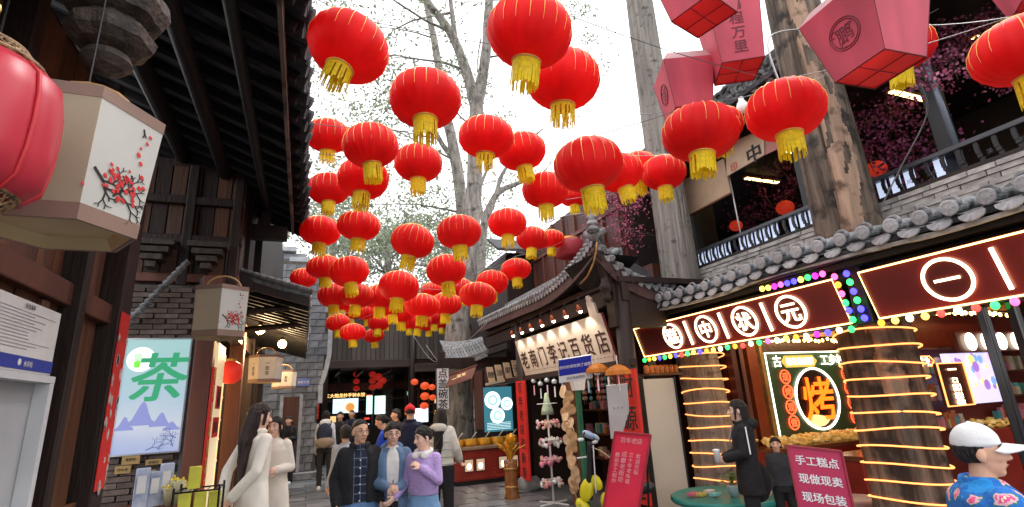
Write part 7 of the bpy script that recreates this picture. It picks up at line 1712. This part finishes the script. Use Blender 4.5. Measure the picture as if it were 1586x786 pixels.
# plaid shirt
def plaid():
    m = cloth('navy_plaid_shirt', (.012, .02, .045)); t = m.node_tree; b = t.nodes['Principled BSDF']
    tc = t.nodes.new('ShaderNodeTexCoord'); fac = None
    for ax, sc_ in ((0, 17), (2, 13)):
        sp = t.nodes.new('ShaderNodeSeparateXYZ'); t.links.new(tc.outputs['Object'], sp.inputs[0])
        a = t.nodes.new('ShaderNodeMath'); a.operation = 'MULTIPLY'; a.inputs[1].default_value = sc_; t.links.new(sp.outputs[ax], a.inputs[0])
        f = t.nodes.new('ShaderNodeMath'); f.operation = 'FRACT'; t.links.new(a.outputs[0], f.inputs[0])
        c = t.nodes.new('ShaderNodeMath'); c.operation = 'LESS_THAN'; c.inputs[1].default_value = .13; t.links.new(f.outputs[0], c.inputs[0])
        if fac is None: fac = c
        else: d = t.nodes.new('ShaderNodeMath'); d.operation = 'MAXIMUM'; t.links.new(fac.outputs[0], d.inputs[0]); t.links.new(c.outputs[0], d.inputs[1]); fac = d
    mx = t.nodes.new('ShaderNodeMix'); mx.data_type = 'RGBA'; mx.inputs['A'].default_value = (.010, .016, .035, 1); mx.inputs['B'].default_value = (.10, .13, .18, 1)
    t.links.new(fac.outputs[0], mx.inputs['Factor']); t.links.new(mx.outputs['Result'], b.inputs['Base Color']); return m
def floral():
    m = cloth('blue_floral_cloth', (.02, .16, .55)); t = m.node_tree; b = t.nodes['Principled BSDF']; tc = t.nodes.new('ShaderNodeTexCoord')
    v = t.nodes.new('ShaderNodeTexVoronoi'); v.inputs['Scale'].default_value = 15
    nn = t.nodes.new('ShaderNodeTexNoise'); nn.inputs['Scale'].default_value = 28; t.links.new(tc.outputs['Object'], nn.inputs['Vector'])
    va = t.nodes.new('ShaderNodeVectorMath'); va.operation = 'MULTIPLY_ADD'; va.inputs[1].default_value = (.07, .07, .07); t.links.new(nn.outputs['Color'], va.inputs[0]); t.links.new(tc.outputs['Object'], va.inputs[2]); t.links.new(va.outputs[0], v.inputs['Vector'])
    r = t.nodes.new('ShaderNodeValToRGB'); r.color_ramp.interpolation = 'CONSTANT'; r.color_ramp.elements[0].color = (.80, .72, .50, 1); r.color_ramp.elements[1].position = .10; r.color_ramp.elements[1].color = (.70, .10, .25, 1)
    for p, c in ((.22, (.75, .42, .50, 1)), (.36, (.03, .22, .12, 1)), (.44, (.015, .14, .50, 1)), (.72, (.02, .25, .62, 1))): e = r.color_ramp.elements.new(p); e.color = c
    t.links.new(v.outputs['Distance'], r.inputs[0]); t.links.new(r.outputs[0], b.inputs['Base Color']); return m
blackc = cloth('black_jacket_cloth', (.012, .012, .014)); navy = cloth('navy_coat_cloth', (.012, .016, .04)); creamc = cloth('cream_wool_coat', (.78, .73, .64), bump=.12, var=.06); steel = cloth('steel_blue_parka', (.115, .19, .31)); lav = cloth('lavender_knit', (.42, .30, .58), bscale=45, bump=.35)
whk = cloth('white_knit', (.68, .66, .63)); blackt = cloth('black_trousers', (.014, .014, .016)); puff_m = cloth('ivory_puffer', (.60, .58, .50))
# bearing of a body facing the camera from (x, y): rotate +Y to point at the eye
def facecam(px, D, off=0): p = atD(px, 660, D); return math.degrees(math.atan2(-p.y, -p.x))-90+off
def ex_man(o, W, hw, s, Rw, put):
    glasses(o, W, hw, s, Rw, put); f = MB()
    for k in range(6): f.ell(W(0, .125, 1.30-.075*k), (.007, .007, .007), 8, 6)
    f.build('shirt_buttons', white, o, kind='stuff')
    f = MB(); f.add([W(-.055, .088, 1.44), W(-.015, .098, 1.38), W(0, .085, 1.45)], [(0, 1, 2)]); f.add([W(.055, .088, 1.44), W(.015, .098, 1.38), W(0, .085, 1.45)], [(0, 1, 2)]); f.build('shirt_collar', MATS['navy_plaid_shirt'], o, solid=.006)
P1 = person('man with glasses in black jacket over navy plaid shirt, leftmost of the front trio', 558, 668, 5.0, facecam(558, 5.0, 4), head=(22, -3),
    arms={'r': ((.275, -.05, 1.12), (.215, .07, .90), .3), 'l': ((-.275, -.05, 1.12), (-.215, .07, .90), .3)}, top={'inner': plaid(), 'inner_z': .86, 'outer': blackc, 'open': .30, 'z': .90, 'k': 1.13, 'collar': 1, 'r0': .076, 'r1': .056, 'end': .93}, bottom={'m': denim}, hair='short', extra=ex_man, build=1.06)
def ex_blue(o, W, hw, s, Rw, put):
    glasses(o, W, hw, s, Rw, put); f = MB(); f.tube([W(.0, .142, 1.12), W(0, .150, .95), W(0, .150, .72)], .004, 5); f.build('zip', M('dark_zip', (.05, .07, .1), .4, .4, .1, 5, 0), o)
    f = MB()
    for z in (.95, .82): f.tube([W(.20*math.cos(a), .140*math.sin(a), z) for a in [PI*.1+PI*.8*q/14 for q in range(15)]], .004, 5)
    f.build('quilt_seam', M('dark_blue_seam', (.07, .12, .2), .8, 0, .1, 5, 0), o)
P2 = person('woman with glasses in open steel blue parka, middle of the front trio', 608, 672, 5.1, facecam(608, 5.1, 4), skin_p, head=(6, -6),
    arms={'r': ((.25, .0, 1.10), (.055, .20, 1.06), .5), 'l': ((-.25, .0, 1.10), (-.055, .20, 1.05), .5)}, top={'inner': whk, 'inner_z': .9, 'outer': steel, 'open': .24, 'z': .68, 'k': 1.13, 'hood': 1, 'r0': .074, 'r1': .054}, bottom={'m': blackt}, hair='mid', extra=ex_blue)
def ex_lav(o, W, hw, s, Rw, put):
    m_ = MB(); m_.tube([W(.085*math.cos(a), .075*math.sin(a), 1.43-.02*math.sin(a)) for a in [2*PI*q/24 for q in range(24)]], .026*s, 8, closed=True)
    for q in (1, -1): m_.ell(W(q*.05, .085, 1.395), (.05*s, .018*s, .035*s), 10, 6)
    put(remesh(m_, .006, 2), 'white_collar', whk)
    MB().box(0, .01, 0, .01, 0, .01)
    f = MB(); c = W(-.11, .128, .885); f.ell(c, (.04, .02, .008), 8, 6); f.build('pocket_tissue', white, o, True)
P3 = person('laughing woman in lavender cardigan with white collar, right of the front trio', 656, 679, 4.95, facecam(656, 4.95, -24), skin_p, head=(-34, -8),
    arms={'r': ((.25, -.04, 1.12), (.28, .12, 1.0), .4), 'l': ((-.22, .05, 1.14), (-.035, .15, 1.28), .9)}, top={'outer': lav, 'z': .94, 'k': 1.06, 'r0': .068, 'r1': .046}, bottom={'m': cloth('pale_blue_denim', (.16, .30, .50)), 'k': 1.04, 'w': 1.1}, hair='bun', extra=ex_lav)
def ex_coat(o, W, hw, s, Rw, put):
    m_ = MB(); m_.ell(hw(-.07, -.045, -.035), (.03*s, .02*s, .02*s), 10, 6); m_.ell(hw(.0, -.10, .0), (.02*s, .02*s, .05*s), 10, 6); m_.build('hair_clip', M('pale_clip', (.4, .3, .36), .3, .2, .1, 5, 0), o, True)
P4 = person('woman in long cream coat with long brown hair seen from behind', 400, 648, 5.2, -52, skin_p, head=(-22, -8), H=1.80,
    arms={'r': ((.24, -.12, 1.10), (.06, -.235, .90), .8), 'l': ((-.26, -.12, 1.10), (-.08, -.245, .88), .8)}, top={'outer': creamc, 'z': .15, 'k': 1.0, 'flare': .26, 'r0': .066, 'r1': .056, 'collar': 1, 'name': 'coat'}, bottom={'m': blackt, 'k': .72, 'w': .8}, hair='long', extra=ex_coat)
bpy.data.objects['hair'] if 'hair' in bpy.data.objects else None
for ch in kids(P4):
    if ch.name.startswith('hair') and 'clip' not in ch.name: ch.data.materials.clear(); ch.data.materials.append(M('dark_brown_hair', (.03, .013, .011), .45, 0, .4, 80, 1.0, stretch=(1, 1, .08), spec=.45, bd=.05))
P5 = person('smiling woman in a cream coat half hidden behind the long haired woman', 427, 656, 6.1, facecam(420, 6.1, -14), skin_p, head=(-10, 0), H=1.66,
    arms={'r': ((.24, .02, 1.12), (.20, .22, 1.12), .9), 'l': ((-.24, .0, 1.10), (-.10, .22, 1.10), .9)}, top={'outer': creamc, 'z': .3, 'k': 1.12, 'flare': .2, 'r0': .070, 'r1': .056, 'name': 'coat'}, bottom={'m': blackt, 'k': .72, 'w': .8}, hair='long', vox=.008)
P6 = person('distant woman in all black clothes and white shoes by the dark shutter', 448, 648, 13.0, facecam(448, 13, -15), H=1.62, arms={'r': ((.23, .02, 1.12), (.10, .2, 1.1)), 'l': ((-.23, .02, 1.12), (-.08, .2, 1.12))}, top={'outer': blackc, 'z': .80, 'k': 1.12, 'collar': 1}, bottom={'m': blackt, 'w': 1.25}, hair='mid', vox=.012)
def ex_pack(o, W, hw, s, Rw, put):
    m_ = MB(); m_.ell(W(0, -.20, 1.20), (.17*s, .11*s, .23*s), 16, 12, Rw); put(remesh(m_, .012, 2), 'backpack', cloth('navy_backpack', (.02, .03, .06)))
    m_ = MB(); m_.ell(W(.02, -.26, 1.02), (.20*s, .09*s, .12*s), 16, 10, Rw); put(remesh(m_, .012, 2), 'waist_bag', cloth('khaki_bag', (.25, .20, .15)))
    for q in (1, -1): MB().tube([W(q*.11, -.14, 1.38), W(q*.12, -.02, 1.46), W(q*.12, .10, 1.34), W(q*.15, .0, 1.1)], .018, 6).build('strap', MATS['navy_backpack'], o, True)
    m_ = MB(); m_.ell(W(0, -.06, 1.45), (.12*s, .09*s, .07*s), 14, 8, Rw); put(remesh(m_, .012, 2), 'hood', whk)
P7 = person('backpacker in a white hooded jacket walking away by the stone gable wall', 505, 648, 11.6, -8, H=1.70, legs={'r': ((.10, .10, .5), (.12, -.02, .08)), 'l': ((-.10, .08, .50), (-.11, .16, .06))}, top={'outer': cloth('pale_jacket', (.60, .62, .66)), 'z': .85, 'k': 1.12, 'hood': 1}, bottom={'m': cloth('charcoal_trousers', (.035, .037, .04)), 'w': .95}, hair='mid', vox=.012, extra=ex_pack)
def ex_puf(o, W, hw, s, Rw, put):
    f = MB(); f.tube([W(.12, -.06, 1.44), W(.06, -.16, 1.3), W(-.10, -.16, 1.05), W(-.2, -.04, .95)], .010, 6); f.build('bag_strap', black, o, True)
    m_ = MB(); m_.ell(hw(0, -.01, .05), (.088*s, .10*s, .075*s), 16, 10, Rw); m_.ell(hw(.0, .09, .04), (.06*s, .05*s, .012*s), 12, 6, Rw); put(remesh(m_, .007, 2), 'cap', cloth('black_cap', (.015, .015, .018)))
    f = MB()
    for z in (.92, 1.02, 1.12, 1.22): f.tube([W(.225*math.cos(a), .140*math.sin(a), z) for a in [2*PI*q/26 for q in range(26)]], .006, 5, closed=True)
    f.build('quilt_seam', cloth('ivory_seam', (.42, .40, .34)), o, True)
P8 = person('woman in ivory puffer jacket and black cap seen from behind, right of the trio', 682, 667, 7.3, -30, H=1.64, head=(10, -5), arms={'r': ((.27, .0, 1.12), (.24, .16, .95)), 'l': ((-.27, .0, 1.12), (-.24, .16, .95))}, top={'outer': puff_m, 'z': .84, 'k': 1.22, 'r0': .088, 'r1': .06, 'hood': 1}, bottom={'m': blackt, 'w': 1.2}, hair='long', vox=.009, extra=ex_puf)
def ex_red(o, W, hw, s, Rw, put):
    m_ = MB(); m_.ell(hw(0, -.01, .045), (.088*s, .10*s, .085*s), 16, 10, Rw); m_.ell(hw(0, .0, .135), (.02*s, .02*s, .02*s), 8, 6, Rw); put(remesh(m_, .009, 2), 'red_knit_cap', cloth('red_cap', (.55, .015, .02)))
P9 = person('visitor in a red knitted cap and dark navy coat behind the trio, facing away', 635, 652, 8.4, -15, H=1.72, top={'outer': navy, 'z': .7, 'k': 1.15, 'collar': 1}, bottom={'m': blackt}, hair='short', vox=.012, extra=ex_red)
P10 = person('visitor in a bright blue jacket leaning left behind the parka woman', 594, 656, 7.9, 60, H=1.60, head=(10, -8), lean=.35, arms={'r': ((.22, .1, 1.15), (.2, .3, 1.0)), 'l': ((-.22, .15, 1.15), (-.15, .35, 1.0))}, top={'outer': cloth('bright_blue_cloth', (.02, .07, .55)), 'z': .85, 'k': 1.1}, bottom={'m': blackt}, hair='pony', vox=.012)
P11 = person('grey haired visitor in a pale grey top just left behind the plaid shirt man', 536, 664, 6.8, 20, H=1.50, top={'outer': cloth('pale_grey_cloth', (.42, .42, .43)), 'z': .85, 'k': 1.1}, bottom={'m': blackt}, hair='mid', vox=.012)
P12 = person('visitor dressed in black in the shade of the far passage, leftmost there', 527, 647, 13.5, 170, H=1.66, top={'outer': blackc, 'z': .75, 'k': 1.12}, bottom={'m': blackt}, hair='mid', vox=.014)
P13 = person('visitor in black standing second in the far passage shade', 545, 645, 15.0, 150, H=1.68, top={'outer': navy, 'z': .75, 'k': 1.12}, bottom={'m': blackt}, hair='short', vox=.014)
P14 = person('dark clothed visitor seen between the trio and the far menu boards', 614, 648, 10.5, 100, H=1.66, top={'outer': cloth('dark_brown_cloth', (.04, .022, .018)), 'z': .75, 'k': 1.12}, bottom={'m': blackt}, hair='mid', vox=.014)
def ex_cup(o, W, hw, s, Rw, put):
    c = W(-.065, .315, 1.085); MB().lathe(c-V((0, 0, .06)), [(.026, 0), (.036, .11), (.038, .115), (.038, .125), (.02, .13)], 18).build('paper_cup', white, o, True)
    m_ = MB(); m_.ell(W(.22, -.08, .78), (.06*s, .17*s, .24*s), 16, 12, Rw); put(remesh(m_, .01, 2), 'shoulder_bag', cloth('black_bag', (.010, .010, .011)))
    f = MB(); f.tube([W(.20, -.10, 1.0), W(.12, -.13, 1.3), W(.10, -.02, 1.47), W(.09, .10, 1.38), W(.10, .145, 1.2), W(.2, .08, 1.0)], .009, 6); f.build('bag_strap', M('grey_strap', (.35, .35, .36), .5, 0, .1, 5, 0), o, True)
    for q in (1, -1):
        S = V((.185*q, 0, 1.40)); e = V((.245*q, .0, 1.12)); f = MB(); n = V((q*.08, -.02, 0)); f.bar(W(*(S+n*.8)), W(*(e+n*.75)), .012, .012); f.build('sleeve_piping', white, o)
    f = MB()
    for z in (.82, .70): f.obox(W(.292, -.02, z), W(0, .05, .06)-W(0, 0, 0)*1.0 if False else (Ml_(o) @ V((0, .03, .04))), (Ml_(o) @ V((.002, 0, 0))), (Ml_(o) @ V((0, -.015, .02))))
    f.build('bag_print', white, o)
def Ml_(o): return Matrix.Rotation(o.rotation_euler.z, 3, 'Z')
P15 = person('woman in black coat holding a white paper cup before the lit smooth trunk', 1146, 650, 5.5, 52, skin_p, head=(2, -2), H=1.57,
    arms={'r': ((.24, .03, 1.12), (.02, .24, 1.05), 1.0), 'l': ((-.235, .03, 1.12), (-.10, .22, 1.06), 1.0)}, top={'outer': blackc, 'z': .62, 'k': 1.16, 'collar': 1, 'hood': 1, 'flare': .15, 'r0': .078, 'r1': .058}, bottom={'m': blackt}, hair='bob', extra=ex_cup)
P16 = person('small child in dark clothes peeking out behind the black coated woman', 1203, 699, 5.9, facecam(1203, 5.9, 0), skin, H=1.12, top={'outer': cloth('dark_grey_child_top', (.03, .03, .035)), 'z': .85, 'k': 1.12}, bottom={'m': blackt}, hair='mid', vox=.008)
def ex_hat(o, W, hw, s, Rw, put):
    m_ = MB(); m_.ell(hw(0, -.008, .044), (.088*s, .102*s, .108*s), 28, 18, Rw, fn=lambda d: (1+.03*max(0, d.y)*(1 if d.z > .2 else 0)+.012*nz(d.x*3, d.y*3, d.z*3)) if d.z > -.15 else .8); put(remesh(m_, .005, 3), 'cap', M('white_cotton_cap', (.72, .72, .72), .8, 0, .05, 9, .15, bscale=60))
    m_ = MB(); nB = 14; vs = []
    for j in range(5):
        for i in range(nB+1):
            a = PI*(.12+.76*i/nB); r = .85+j*.30; vs.append(hw(.092*math.cos(a)*(1-.01*j), .02+.088*math.sin(a)*r, .044-.004*j-.03*(math.cos(a)**2)))
    fs = [(j*(nB+1)+i, j*(nB+1)+i+1, (j+1)*(nB+1)+i+1, (j+1)*(nB+1)+i) for j in range(4) for i in range(nB)]
    MB().add(vs, fs).build('cap_brim', MATS['white_cotton_cap'], o, True, solid=.006)
    m_ = MB(); m_.ell(hw(0, -.008, .152), (.010*s, .010*s, .006*s), 8, 6, Rw); m_.build('cap_button', MATS['white_cotton_cap'], o, True)
P17 = person('man in a white cap and bright blue floral coat in the lower right corner', 1513, 704, 2.25, -135, skin, head=(-12, 2),
    arms={'r': ((.27, -.02, 1.12), (.25, .12, .9)), 'l': ((-.27, -.02, 1.12), (-.25, .12, .9))}, top={'inner': whk, 'outer': floral(), 'open': .22, 'z': .62, 'k': 1.2, 'collar': 1, 'r0': .088, 'r1': .064, 'name': 'floral_coat'}, bottom={'m': blackt}, hair='cap', extra=ex_hat, build=1.3)
